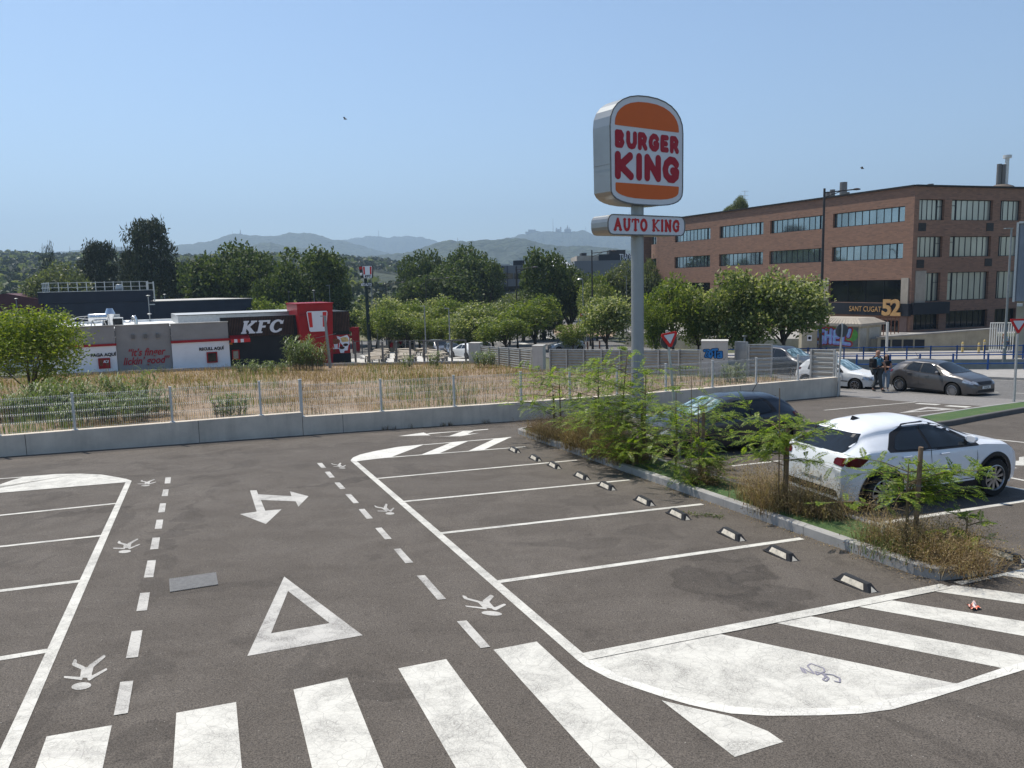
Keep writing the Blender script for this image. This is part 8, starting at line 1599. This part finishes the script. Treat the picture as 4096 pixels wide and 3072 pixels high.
def person(label, loc, rz, J, h, clothes, hair=None, bag=False, wide=1.0):
    """J: joints in metres for a 1.75 m figure, facing +x"""
    t = thing('person', label, 'person', loc, rz); s = h/1.75; t.scale = (s, s, s)
    V = []; E = []; R = []; ix = {}
    def add(n_, p, r, par=None): ix[n_] = len(V); V.append(p); R.append(r); (E.append((ix[par], ix[n_])) if par else None)
    add('pel', J['pel'], (.13*wide, .115*wide)); add('wai', J['wai'], (.13*wide, .11*wide), 'pel'); add('che', J['che'], (.165*wide, .125*wide), 'wai'); add('nb', J['nb'], (.075, .07), 'che'); add('nk', J['nk'], (.06, .06), 'nb'); add('chin', J['head']-np.array([0, 0, .06]), (.072, .08), 'nk'); add('head', J['head']+np.array([0, 0, .03]), (.085, .098), 'chin'); add('crown', J['head']+np.array([0, 0, .10]), (.06, .07), 'head')
    for S in 'LR':
        add('sh'+S, J['sh'+S], (.062*wide**.5, .062), 'che'); add('el'+S, J['el'+S], .047, 'sh'+S); add('wr'+S, J['wr'+S], .03, 'el'+S); hd = J['wr'+S]+(J['wr'+S]-J['el'+S])/np.linalg.norm(J['wr'+S]-J['el'+S])*.075; add('ha'+S, hd, (.04, .02), 'wr'+S)
        dd = (J['wr'+S]-J['el'+S]); dd /= np.linalg.norm(dd); sd = np.cross(dd, (0, 0, 1.)); sd /= np.linalg.norm(sd)+1e-9
        for q in range(4): add(f'f{q}{S}', hd+dd*(.045+.008*(q in (1, 2)))+sd*(.024*(q-1.5))-np.array([0, 0, .012]), .009, 'ha'+S)
        add('th'+S, hd+sd*.045+dd*.01, .010, 'ha'+S)
        add('hi'+S, J['hi'+S], .095*wide**.6, 'pel'); add('kn'+S, J['kn'+S], .058, 'hi'+S); add('an'+S, J['an'+S], .038, 'kn'+S); add('to'+S, J['an'+S]+np.array(J['toe'+S]), (.038, .025), 'an'+S)
    b = skin('body', V, E, R, SK, t)
    hd = J['head']; m = MB()
    for s_ in (-1, 1): m.lathe([(.001, -.012), (.011, 0), (.001, .012)], hd+[.082, .032*s_, .035], 6)
    m.build('eyes', HAIRD, b, local=True); m = MB(); m.add([hd+[.085, -.014, .0], hd+[.085, .014, .0], hd+[.083, 0, .035], hd+[.112, 0, .002]], [(0, 1, 3), (1, 2, 3), (2, 0, 3)]); m.build('nose', SK, b, local=True); m = MB(); m.box(hd+[.083, 0, -.035], (.012, .045, .01)); m.build('mouth', simple('lips', (.25, .08, .07), .5), b, local=True)
    for s_ in (-1, 1): m = MB(); m.lathe([(.001, -.012), (.026, -.006), (.03, .006), (.001, .01)], hd+[0, .092*s_, .01], 8, ax=[(1, 0, 0), (0, 0, 1), (0, 1, 0)]); m.build('ear', SK, b, local=True)
    top, leg, sh, sleeve = clothes; f = 1.16
    Vt = [J['pel'], J['wai'], J['che'], J['nb']*.75+J['che']*.25]; Et = [(0, 1), (1, 2), (2, 3)]; Rt = [(.145*wide, .13*wide), (.145*wide, .125*wide), (.18*wide, .14*wide), (.09, .085)]
    for S in 'LR': Vt += [J['sh'+S], J['sh'+S]*(1-sleeve)+J['el'+S]*sleeve]; Et += [(2, len(Vt)-2), (len(Vt)-2, len(Vt)-1)]; Rt += [(.078*wide**.5, .078), (.066, .066)]
    skin('top', Vt, Et, Rt, top, t)
    Vl = [J['pel']]; El = []; Rl = [(.15*wide, .135*wide)]
    for S in 'LR': Vl += [J['hi'+S], J['kn'+S], J['an'+S]+[0, 0, .03]]; k = len(Vl); El += [(0, k-3), (k-3, k-2), (k-2, k-1)]; Rl += [.115*wide**.6, .078, .066]
    skin('trousers', Vl, El, Rl, leg, t)
    for S in 'LR': a = np.array(J['an'+S]); d = np.array(J['toe'+S]); skin('shoe', [a+[0, 0, -.03], a+d*.5+[0, 0, -.02], a+d*1.15+[0, 0, -.0]], [(0, 1), (1, 2)], [(.05, .05), (.05, .038), (.042, .03)], sh, t)
    if hair == 'long': skin('hair', [hd+[-.02, 0, .12], hd+[-.06, 0, .04], hd+[-.08, 0, -.08], hd+[-.07, 0, -.25], hd+[0, .085, -.02], hd+[0, -.085, -.02], hd+[-.02, .09, -.2], hd+[-.02, -.09, -.2]], [(0, 1), (1, 2), (2, 3), (1, 4), (1, 5), (4, 6), (5, 7)], [(.085, .085), (.10, .10), (.10, .08), (.09, .05), .04, .04, .035, .035], HAIRD, t)
    elif hair: skin('hair', [hd+[-.01, 0, .115], hd+[-.05, 0, .05]], [(0, 1)], [(.075, .085), (.08, .085)], HAIRD if hair == 'short' else hair, t)
    if bag:
        m = MB(); c = J['che']+np.array([-.24, 0, -.10]); m.box(c, (.16, .28, .38)); m.box(c+[-.10, 0, -.05], (.06, .2, .2)); bg = m.build('backpack', BLK, t, local=True, bevel=.06)
        for s_ in (-1, 1): m = MB(); m.path([c+[.09, .12*s_, .2], J['che']+[0, .13*s_, .17], J['che']+[.15, .14*s_, .05], J['che']+[.1, .17*s_, -.2], c+[.1, .15*s_, -.18]], .02, 6); m.build('strap', BLK, bg, local=True)
    return t
def pose(**k):
    J = dict(pel=(0, 0, .93), wai=(0, 0, 1.08), che=(0, 0, 1.30), nb=(-.01, 0, 1.45), nk=(0, 0, 1.50), head=(.02, 0, 1.62), shL=(0, .17, 1.38), shR=(0, -.17, 1.38), elL=(0, .23, 1.10), elR=(0, -.23, 1.10), wrL=(.06, .22, .86), wrR=(.06, -.22, .86), hiL=(0, .09, .88), hiR=(0, -.09, .88), knL=(.02, .10, .49), knR=(.02, -.10, .49), anL=(-.02, .10, .09), anR=(-.02, -.10, .09), toeL=(.16, .02, -.06), toeR=(.16, -.02, -.06))
    J.update(k); return {a: np.array(b, float) for a, b in J.items()}
P = lot(*Z5(755, 908)); person('broad shouldered bald man in a blue t-shirt and dark trousers with a black backpack', (P[0], P[1], P[2]+.02), .35, pose(elR=(.12, -.26, 1.14), wrR=(.20, -.22, .92), elL=(.20, .30, 1.34), wrL=(.13, .20, 1.58), knL=(.10, .13, .50), anL=(-.08, .13, .09), knR=(.04, -.13, .49), anR=(.12, -.14, .09)), 1.84, (TEAL, DKT, SHOE, .62), bag=True, wide=1.28)
P = lot(*Z5(842, 898)); person('woman with long dark hair, black top and light jeans, arms folded, facing the camera', (P[0], P[1], P[2]+.02), -2.0, pose(elR=(.08, -.23, 1.13), wrR=(.22, .04, 1.14), elL=(.08, .23, 1.13), wrL=(.24, -.04, 1.17)), 1.62, (BLK, JEAN, SHW, .45), hair='long')
P = lot(*Z5(2040, 528)); person('distant man in a light blue shirt and jeans walking left past the white fence', P, 2.95, pose(pel=(-.05, 0, .92), che=(.12, 0, 1.27), nb=(.2, 0, 1.41), nk=(.22, 0, 1.45), head=(.27, 0, 1.55), shL=(.14, .17, 1.34), shR=(.14, -.17, 1.34), elL=(.3, .2, 1.12), wrL=(.36, .08, 1.38), elR=(.05, -.24, 1.08), wrR=(.22, -.24, .9), knL=(.22, .1, .52), anL=(.30, .1, .1), knR=(-.12, -.1, .5), anR=(-.42, -.1, .16)), 1.76, (LBL, DENIM, SHOE, .8), hair='short')
# ------------------------------------------------------------------ island saplings
LEAF['frond'] = m_leaf('fern_like_leaflet', (.055, .10, .014), (.16, .235, .03), (.34, .39, .06), .5, .45); LEAF['dry'] = m_leaf('dry_grass_blade', (.16, .105, .05), (.30, .21, .11), (.42, .33, .19), .3, .7); LEAF['brown'] = m_leaf('brown_weed', (.07, .045, .025), (.16, .10, .055), (.26, .18, .10), .2, .8)
LEAF['reed'] = m_leaf('reed_blade', (.05, .085, .022), (.11, .16, .04), (.22, .25, .08), .35, .4); LEAF['fieldgrass'] = m_leaf('field_grass_blade', (.13, .09, .04), (.30, .20, .10), (.47, .34, .19), .3, .8)
MAT['stake'] = simple('wooden_stake', (.19, .13, .085), .85, 0, .25, 12, .3); MAT['stem'] = simple('sapling_stem', (.16, .12, .07), .8, 0, .25, 10)
def frond(m, b, d, L, rs, npair=13, lw=.0085, ll=.042, droop=.5, mi=0):
    d = d/np.linalg.norm(d); t = np.linspace(.12, 1, npair); g = np.array([0, 0, -1.0])
    P = b+np.outer(t, d)*L+np.outer(t**2*droop*L, g); T = d+np.outer(2*t*droop, g); T /= np.linalg.norm(T, axis=1)[:, None]
    s = np.cross(T, rs.normal(size=3)*.25+np.array([0, 0, 1.0])); s /= np.linalg.norm(s, axis=1)[:, None]; taper = (np.sin(np.clip(t*1.08, 0, 1)*math.pi*.93)*.55+.5)[:, None]
    Q = []
    for sg in (-1, 1):
        a = sg*s*.92+T*.38+rs.normal(size=(npair, 3))*.10+np.array([0, 0, -.12]); a /= np.linalg.norm(a, axis=1)[:, None]; e = T*lw*taper; tip = P+a*ll*taper; mid = P+a*ll*taper*.5
        Q.append(np.stack([P, mid-e, tip, mid+e], 1))
    m.addq(np.concatenate(Q), 4, mi)
    w = .0022; e = np.cross(d, [0, 0, 1.0]); e = e/(np.linalg.norm(e)+1e-9)*w; c = np.r_[[b], P]
    m.addq(np.stack([c[:-1]-e, c[1:]-e, c[1:]+e, c[:-1]+e], 1), 4, mi)
def sapling(label, base, h, spread, nb, fpb, seed, stake=None, lean=(0, 0), low=.25, L=.26, big=1.0, thin=None, cat='young tree', sidebias=None):
    rs = np.random.RandomState(seed); base = np.array(base, float); t = thing('sapling', label, cat, base, group='saplings in the planted island'); m = MB(); f = MB()
    top = np.array([lean[0], lean[1], h]); m.path([(0, 0, -.03), top*.35+[.02, .01, 0], top*.7, top], [.026*big, .021*big, .014*big, .005], 6)
    for k in range(nb):
        u = low+(1-low)*rs.rand(); s0 = top*u*.92; az = rs.uniform(0, 2*math.pi); 
        if sidebias is not None and rs.rand() < .5: az = sidebias+rs.normal()*.5
        Lb = spread*rs.uniform(.55, 1.1)*(1.05-.35*u); d = np.array([math.cos(az), math.sin(az), rs.uniform(.05, .5)]); d /= np.linalg.norm(d); p1 = s0+d*Lb*.5; p2 = p1+(d+[0, 0, -.25])*Lb*.5; m.path([s0, p1, p2], [.008*big, .006*big, .002], 5)
        for j in range(fpb):
            v = .15+.85*(j+rs.rand())/fpb; p = s0+(p1-s0)*min(1, v*2) if v < .5 else p1+(p2-p1)*(v-.5)*2; az2 = rs.uniform(0, 2*math.pi); dd = d*.7+np.array([math.cos(az2), math.sin(az2), rs.uniform(-.25, .5)])*.9
            frond(f, p, dd, L*1.45*rs.uniform(.7, 1.25), rs, droop=rs.uniform(.1, .55), ll=.052*big, lw=.0115*big)
    for j in range(6): az2 = rs.uniform(0, 6.28); frond(f, top, np.array([math.cos(az2), math.sin(az2), .8]), L, rs, droop=.4, ll=.052*big, lw=.0115*big)
    m.build('stem', MAT['stem'], t, local=True); f.build('foliage', LEAF['frond'], t, local=True)
    if stake is not None:
        a, b = stake; k = thing('stake', 'x', 'stake', a); m = MB(); m.tube(a-np.array([0, 0, .02]), b, .034, .031, n=10); m.build('post', MAT['stake'], k); m = MB(); z = a+(np.array(b)-a)*.62; m.tube(z-[0, 0, .012], z+[0, 0, .012], .040, n=10); m.build('tie', MAT['iron'], k); return t, k
    return t, None
def islc(t, s=.55): p = isl(t, s); return np.array([p[0], p[1], lotz(*p)+.13])
def stk(t, px0, py0, s=.52, px1=None):
    a = islc(t, s); D = a[1]; b = atY(px1 or px0, py0, D); q = a*.15+b*.85; a = np.array([q[0], q[1], lotz(q[0], q[1])+.13]); return a, b
sdat = [(1.02, 1.15, 1.3, 26, 11, 101, Z7(1335, 465), 'nearest sapling, tied to a tall double stake in front of the white car wheels', 'nearest wooden stake, tied to the sapling in front of the white car', .4, .21),
        (3.55, 1.5, 1.1, 24, 10, 102, Z7(298, 305), 'second sapling, in front of the rear of the white car', 'second wooden stake, in front of the tailgate of the white car', .5, .22),
        (6.05, 1.6, 1.5, 22, 10, 103, Z6(527, 858), 'third sapling, spreading in front of the bonnet of the navy car', 'third wooden stake, in front of the navy car windscreen', .35, .26),
        (8.25, 2.0, 1.8, 29, 11, 104, Z8(1232, 480), 'fourth sapling, tall and bushy beside the leaning give way sign', 'fourth wooden stake, half buried in the tall bushes', .15, .30),
        (10.5, 2.2, 1.9, 27, 11, 105, Z8(890, 440), 'fifth sapling, bushy with long arching fronds', 'fifth wooden stake, behind the tall dry grass', .2, .30),
        (12.9, 1.85, 1.9, 22, 10, 106, Z8(578, 420), 'farthest sapling, its fronds hanging out over the end of the island', 'farthest wooden stake at the far end of the island', .3, .28)]
for k, (tt, h, sp_, nb, fpb, seed, top, lab, lab2, low, L) in enumerate(sdat):
    a = islc(tt); st, sk = sapling(lab, a, h, sp_, nb, fpb, seed, stake=stk(tt, top[0], top[1]), lean=(RNG.uniform(-.06, .06), RNG.uniform(-.05, .05)), low=low, L=L, big=1.0 if k < 3 else 1.15, sidebias=(0.35 if k == 0 else (math.pi if k >= 3 else None)))
    sk['label'] = lab2; sk['category'] = 'stake'; sk['group'] = 'stakes in the planted island'
sapling('tall fronded bush between the leaning sign and the fourth stake', islc(7.3, .8), 1.7, 1.4, 18, 9, 111, low=.1, L=.28, big=1.1, cat='bush'); sapling('fronded bush arching up in front of the pylon pole', islc(9.3, .45), 2.5, 1.6, 18, 9, 112, lean=(.25, 0), low=.3, L=.3, big=1.15, cat='bush'); sapling('low fronds lying over the kerb below the fourth stake', islc(7.9, .1), .55, .8, 14, 9, 113, low=.05, L=.26, cat='bush'); sapling('dark leafy bush at the foot of the third stake', islc(5.75, .35), .8, .6, 20, 9, 114, low=.05, L=.2, cat='bush'); sapling('small fronded shoot at the near end of the island', islc(.45, 1.0), .5, .4, 7, 6, 115, low=.05, L=.15, cat='bush')
a, b = stk(3.4, *Z7(232, 5)); m = MB(); m.tube(a, b, .011, .008, n=6); tag(m.build('cane', MAT['stake']), 'long thin cane leaning beside the second stake', 'cane'); a, b = stk(6.25, *Z6(408, 500)); m = MB(); m.tube(a, b, .009, .006, n=6); tag(m.build('cane', MAT['stake']), 'long thin cane rising beside the third stake', 'cane')
def blades(m, P, h, w, rs, lean=.5, seg=3, mi=0, wind=(0, 0)):
    n = len(P); h = h*rs.uniform(.55, 1.15, n); az = rs.uniform(0, 2*math.pi, n); d = np.c_[np.cos(az), np.sin(az), np.zeros(n)]; ln = rs.uniform(.1, 1, n)*lean; e = np.c_[-d[:, 1], d[:, 0], np.zeros(n)]*(w/2); d = d+np.array([*wind, 0]); pts = []
    for k in range(seg+1): t = k/seg; pts.append(P+d*(ln*h*t**1.8)[:, None]+np.array([0, 0, 1.0])*(h*(t-.28*ln*t*t))[:, None])
    for k in range(seg): a0, a1 = 1-k/seg*.7, 1-(k+1)/seg*.85; m.addq(np.stack([pts[k]-e*a0, pts[k]+e*a0, pts[k+1]+e*a1, pts[k+1]-e*a1], 1), 4, mi)
    return pts[-1]
def tuft(label, tt, ss, rad, h, n, seed, name='dry_grass_clump', mat=('dry', 'brown'), seeds=True, base=None, lean=1.0):
    rs = np.random.RandomState(seed); c = islc(tt, ss) if base is None else base; m = MB(); m2 = MB(); r = np.sqrt(rs.rand(n))*rad; a = rs.uniform(0, 6.28, n); P = c+np.c_[np.cos(a)*r, np.sin(a)*r, np.zeros(n)]; k = n*2//3
    for q in range(n): P[q, 2] = lotz(P[q, 0], P[q, 1])+.10
    P = P+np.c_[rs.normal(size=(n, 2))*rad*.16, np.zeros(n)]; tp = blades(m, P[:k], h*1.05, .0075, rs, lean*1.5, 4, 0); tp2 = blades(m, P[k:], h*.75, .009, rs, lean*1.1, 4, 1)
    if seeds: s = tp[rs.rand(len(tp)) < .8]; s = np.concatenate([s+rs.normal(size=s.shape)*[.03, .03, .05] for _ in range(5)]); m.addq(leafquads(s, .022, .2, .5, rs), 4, 0)
    s = P[rs.randint(0, n, n*2)]+np.c_[rs.normal(size=(n*2, 2))*rad*.25, np.abs(rs.normal(size=n*2))*h*.38]; m.addq(leafquads(s, .035, .2, .35, rs), 4, 1)
    return tag(m.build(name, [LEAF[mat[0]], LEAF[mat[1]]]), label, 'dry grass', 'dry grass clumps in the planted island')
tuft('big golden clump of dry grass at the near end of the island', .55, .62, .52, .48, 1300, 201); tuft('dry grass spilling over the near kerb corner', .1, .45, .4, .34, 600, 202, lean=1.5); tuft('dry grass clump around the nearest stake', 1.3, .6, .45, .5, 520, 203); tuft('tall brown weed clump around the second stake', 3.5, .55, .55, .75, 900, 204); tuft('brown weeds right of the second stake', 2.9, .75, .45, .5, 600, 205); tuft('thin dry grass left of the second stake', 4.3, .6, .4, .7, 320, 206); tuft('brown dead stalks at the foot of the third stake', 5.8, .5, .3, .45, 400, 207)
tuft('tall golden dry grass hanging over the kerb below the fifth stake', 9.6, .35, .55, .9, 1300, 208, lean=.9); tuft('dry grass between the fourth and fifth stakes', 8.6, .4, .5, .8, 1000, 209); tuft('orange brown dry grass left of the fifth stake', 11.0, .45, .6, .85, 1300, 210); tuft('brown scrub at the far end of the island', 12.6, .5, .7, .7, 1300, 211, mat=('brown', 'dry')); tuft('brown scrub on the far kerb corner', 13.8, .5, .6, .5, 900, 212, mat=('brown', 'dry')); tuft('green wispy weeds behind the tall golden grass', 10.1, .7, .4, 1.5, 500, 213, mat=('reed', 'dry'), name='wispy_weed', seeds=False, lean=.35)
tuft('low green weeds mixed into the nearest dry clump', .9, .35, .5, .35, 700, 214, mat=('reed', 'brown'), name='green_weed', seeds=False)
# fallen leaves and straw along the kerb foot
rs = np.random.RandomState(31); m = MB(); n = 900; tt = rs.uniform(0, 14.6, n); ss = -np.abs(rs.normal(size=n))*.09-.005; P = np.array([[*isl(a, b), 0] for a, b in zip(tt, ss)]); P[:, 2] = [lotz(p[0], p[1])+.008+.01*rs.rand() for p in P]; m.addq(leafquads(P, .035, 4, .3, rs), 4, 0); P = np.array([[*isl(a, b), 0] for a, b in zip(rs.uniform(.3, 14.4, 500), rs.uniform(.16, .98, 500))]); P[:, 2] = [lotz(p[0], p[1])+.165 for p in P]; m.addq(leafquads(P, .03, 3, .3, rs), 4, 0); tag(m.build('fallen_leaves', LEAF['dry']), kind='stuff')
m = MB(); q = [lot(*R7(x, y), .02) for x, y in ((730, 322), (820, 350), (900, 348), (980, 358), (1065, 362))]; m.path(q, .006, 5); tw_ = thing('wilted_twig', 'wilted twig with curled pale leaves lying beside a wheel stop', 'twig', q[2]); m.build('twig', MAT['stem'], tw_); m = MB(); P = np.concatenate([np.array(q[k])+(np.array(q[k+1])-q[k])*rs.rand(34, 1)+rs.normal(size=(34, 3))*[.05, .05, .012]+[0, 0, .02] for k in range(4)]); m.addq(leafquads(P, .05, 1, .4, rs), 4); m.build('curled_leaves', LEAF['oliv'], tw_)
# crumpled wrapper and bottle
c = lot(*R8(1785, 288)); m = MB(); G_ = []
for i in range(7): G_.append([(c[0]+(i-3)*.022+rs.normal()*.004, c[1]+(j-3)*.02+(i*.008)+rs.normal()*.004, lotz(c[0], c[1])+.012+abs(rs.normal())*.028) for j in range(7)])
m.grid(G_); wn_ = NT('orange_wrapper'); wn_.set(wn_.ramp(wn_.noise(14, 3, .5), [(.42, (.62, .10, .045)), (.55, (.75, .38, .28)), (.62, (.8, .75, .68))]), .5); tag(m.build('crumpled_wrapper', wn_.done()), 'small crumpled orange and white wrapper on the asphalt between the hatching stripes', 'litter')
m = MB(); c = islc(1.35, .5); m.lathe([(.001, 0), (.032, .0), (.034, .02), (.03, .07), (.034, .12), (.03, .17), (.014, .21), (.013, .235), (.001, .237)], c, 14); MAT['clearp'] = simple('clear_plastic', (.5, .54, .57), .12, 0, .05, 3); tag(m.build('plastic_bottle', MAT['clearp'], smooth='auto'), 'empty clear plastic bottle standing in the grass by the nearest stake', 'bottle')
# ------------------------------------------------------------------ the dry field
FLD = [WL[0]+Vd*.3]+[w+Vd*.3 for w in WL[1:]]+[np.array(colXY(3352, 35.2)), np.array(colXY(3090, 43.8)), np.array(colXY(2803, 45.4)), np.array(colXY(2198, 52.2)), np.array(colXY(2126, 53.8)), np.array(colXY(1922, 65.8)), np.array(colXY(1860, 66.4)), np.array(colXY(1400, 67.0)), KA+KD*18+np.array([.4469, -.8946])*2.1, KA+np.array([.4469, -.8946])*1.8-KD*6, np.array([-60., 52.])]
mb = MB(); area(mb, FLD, 1.2, .015); fld = struct(mb, 'field', MAT['soil'])
fin = pol(FLD); rs = np.random.RandomState(77)
def scatter(n, ymin, ymax, dens): 
    Y = ymin+(ymax-ymin)*rs.rand(n*3)**1.0; px = rs.uniform(-250, 3420, n*3); X = np.array([ray(p, 1300)[0] for p in px])*Y; k = (fin(X, Y) < -.15) & (rs.rand(n*3) < dens(X, Y)); X, Y = X[k][:n], Y[k][:n]; return np.c_[X, Y, [gz(a, b) for a, b in zip(X, Y)]]
den = lambda X, Y: np.clip(.42+.9*fbm(X, Y, 7.0, 3, 3)+.25*(Y > 50), .06, 1)
m = MB()
P = scatter(11000, 22, 36, den); blades(m, P, .27, .012, rs, .8, 2, 0)
P = scatter(11000, 34, 52, lambda X, Y: np.clip(den(X, Y)+.1, 0, 1)); blades(m, P, .30, .019, rs, .8, 2, 0)
P = scatter(10000, 48, 67, lambda X, Y: np.clip(den(X, Y)+.4, 0, 1)); blades(m, P, .40, .028, rs, .7, 2, 0)
P = scatter(7500, 22, 66, lambda X, Y: (fbm(X, Y, 9.0, 21, 3) > .12)*1.0); blades(m, P, .6, .026, rs, .35, 2, 1)
P = scatter(4200, 22, 60, lambda X, Y: (fbm(X, Y, 6.0, 41, 3) > .2)*.8+.05); tp = blades(m, P, .75, .014, rs, .2, 2, 2); m.addq(leafquads(np.concatenate([tp-[0, 0, .04*k] for k in range(4)])+rs.normal(size=(len(tp)*4, 3))*.02, .05, .2, .5, rs), 4, 2)
tag(m.build('field_grass', [LEAF['fieldgrass'], LEAF['reed'], LEAF['brown']]), kind='stuff')
def reeds(label, px, D, h, rad, n, seed, name='reed_clump', mat='reed', group='reed clumps in the field'):
    rs_ = np.random.RandomState(seed); c = onG(px, D); t = thing(name, label, 'reeds', c, group=group); m = MB(); s = MB()
    for k in range(int(n*1.3)):
        a = rs_.uniform(0, 6.28); r = rad*math.sqrt(rs_.rand()); b = np.array([math.cos(a)*r, math.sin(a)*r, 0]); hh = h*rs_.uniform(.6, 1.05); ln = np.array([math.cos(a), math.sin(a), 0])*rs_.uniform(.05, .3)*hh; tp = b+ln+[0, 0, hh]; s.path([b, b+ln*.3+[0, 0, hh*.55], tp], [.012, .01, .004], 4)
        q = 14; u = rs_.uniform(.15, 1, q); P = b+ln*(u**1.6)[:, None]+np.c_[np.zeros(q), np.zeros(q), hh*u]; L_ = .55*h/2.4*rs_.uniform(.7, 1.2, q); az = rs_.uniform(0, 6.28, q); d = np.c_[np.cos(az), np.sin(az), np.full(q, .75)]; e = np.c_[-np.sin(az), np.cos(az), np.zeros(q)]*.018*max(1, D/45)
        pts = [P, P+d*(L_*.45)[:, None], P+d*(L_*.8)[:, None]+np.outer(L_*.12, [0, 0, -1]), P+d*(L_*1.05)[:, None]+np.outer(L_*.55, [0, 0, -1])]
        for i, (w0, w1) in enumerate(((.7, 1), (1, .8), (.8, .1))): m.addq(np.stack([pts[i]-e*w0, pts[i]+e*w0, pts[i+1]+e*w1, pts[i+1]-e*w1], 1), 4)
    s.build('stems', MAT['stem'], t, local=True); m.build('blades', LEAF[mat], t, local=True)
for (x, D, h, r, n, lab) in ((250, 33, 1.5, 1.1, 60, 'reed clump below the right side of the lemon green bush'), (150, 31.5, 1.3, 1.1, 60, 'dense reed clump in front of the lemon green bush'), (55, 30, 1.2, 1.1, 55, 'reed clump at the left edge of the field'), (380, 32, 1.2, .9, 34, 'reed clump below the white wall of the restaurant'), (500, 33, 1.65, .8, 34, 'tallest green reed clump in front of the red slogan'), (560, 30.5, 1.2, .8, 30, 'reed clump at the right end of the left thicket'), (450, 28.5, 1.1, .9, 45, 'low reeds directly behind the mesh fence at the left'), (300, 28, 1.0, 1.0, 45, 'low reeds behind the second fence post'), (1190, 62, 2.6, .8, 45, 'tall reed clump in front of the dark wall by the red tower'), (1255, 61, 2.3, .7, 35, 'golden reed clump in front of the red tower'), (870, 29, .9, .35, 16, 'small green spiky tuft behind the fourth fence post'), (930, 30, .8, .3, 12, 'small reed tuft right of the spiky one'), (1730, 60, 1.3, .3, 10, 'slim green weed in front of the tables'), (1625, 60, 1.2, .3, 9, 'green weed in front of the left tables'), (1935, 60, 1.3, .8, 30, 'leafy green weed beside the corner pillar'), (2940, 41, 1.0, .5, 22, 'green weed below the grey steel door'), (1000, 58, 1.1, 1.2, 22, 'weeds along the dark wall of the restaurant'), (1100, 58, 1.0, 1.0, 20, 'weeds left of the tall reeds at the restaurant')):
    reeds(lab, x, D, h, r, n, int(x))
# small weeds at the wall foot
m = MB(); rs = np.random.RandomState(3)
for px in (1530, 1545, 1575, 1640, 1765, 1775, 1795, 1800, 1930, 1950): P = np.repeat([[*(wallpt(px)-Vd*.06), lotz(*wallpt(px))]], 14, 0)+rs.normal(size=(14, 3))*[.04, .03, 0]; blades(m, P, .16, .01, rs, .4, 2)
tag(m.build('wall_foot_weeds', LEAF['brown']), kind='stuff')
# two birds
for (p, D, lab) in ((Z4(1255, 111), 60, 'dark bird in flight above the brick building'), ((1381, 477), 110, 'tiny bird in the sky left of centre')):
    P = atY(*p, D); m = MB(); s = .28*D/60; m.lathe([(.001, -.5), (.12, -.2), (.14, .1), (.05, .4), (.001, .5)], P, 8, ax=[(0, 1, 0), (0, 0, 1), (1, 0, .2)]) if False else m.path([P+[-.45*s, 0, 0], P+[-.1*s, 0, .02], P+[.3*s, 0, .05*s], P+[.5*s, 0, .02]], [.03*s, .15*s, .13*s, .02], 6); b_ = m.build('bird', MAT['iron']); tag(b_, lab, 'bird')
    for sg in (-1, 1): m = MB(); m.poly([P+[.2*s, 0, .04], P+[-.25*s, 0, .04], P+[-.5*s, sg*.5*s, .45*s], P+[-.05*s, sg*.6*s, .5*s]]); m.build('wing', MAT['iron'], b_)
m = MB(); m.box((0, 4300, 365), (17000, 8900, 880)); hz = m.build('haze', [bpy.data.materials.new('haze')]); tag(hz, kind='stuff')
hm = hz.data.materials[0]; hm.use_nodes = True; hm.node_tree.nodes.clear(); _v = hm.node_tree.nodes.new('ShaderNodeVolumePrincipled'); _o = hm.node_tree.nodes.new('ShaderNodeOutputMaterial')
_v.inputs['Color'].default_value = (.56, .77, 1, 1); _v.inputs['Density'].default_value = 2.3e-4; _v.inputs['Anisotropy'].default_value = .25; hm.node_tree.links.new(_v.outputs[0], _o.inputs['Volume'])
hm.volume_intersection_method if False else None
hz.visible_shadow = True
# drop the unused prototype trees, if any
for key, (t, used) in PR.items():
    if not used:
        for ch in _children.get(t.name, []): bpy.data.objects.remove(ch)
        bpy.data.objects.remove(t)
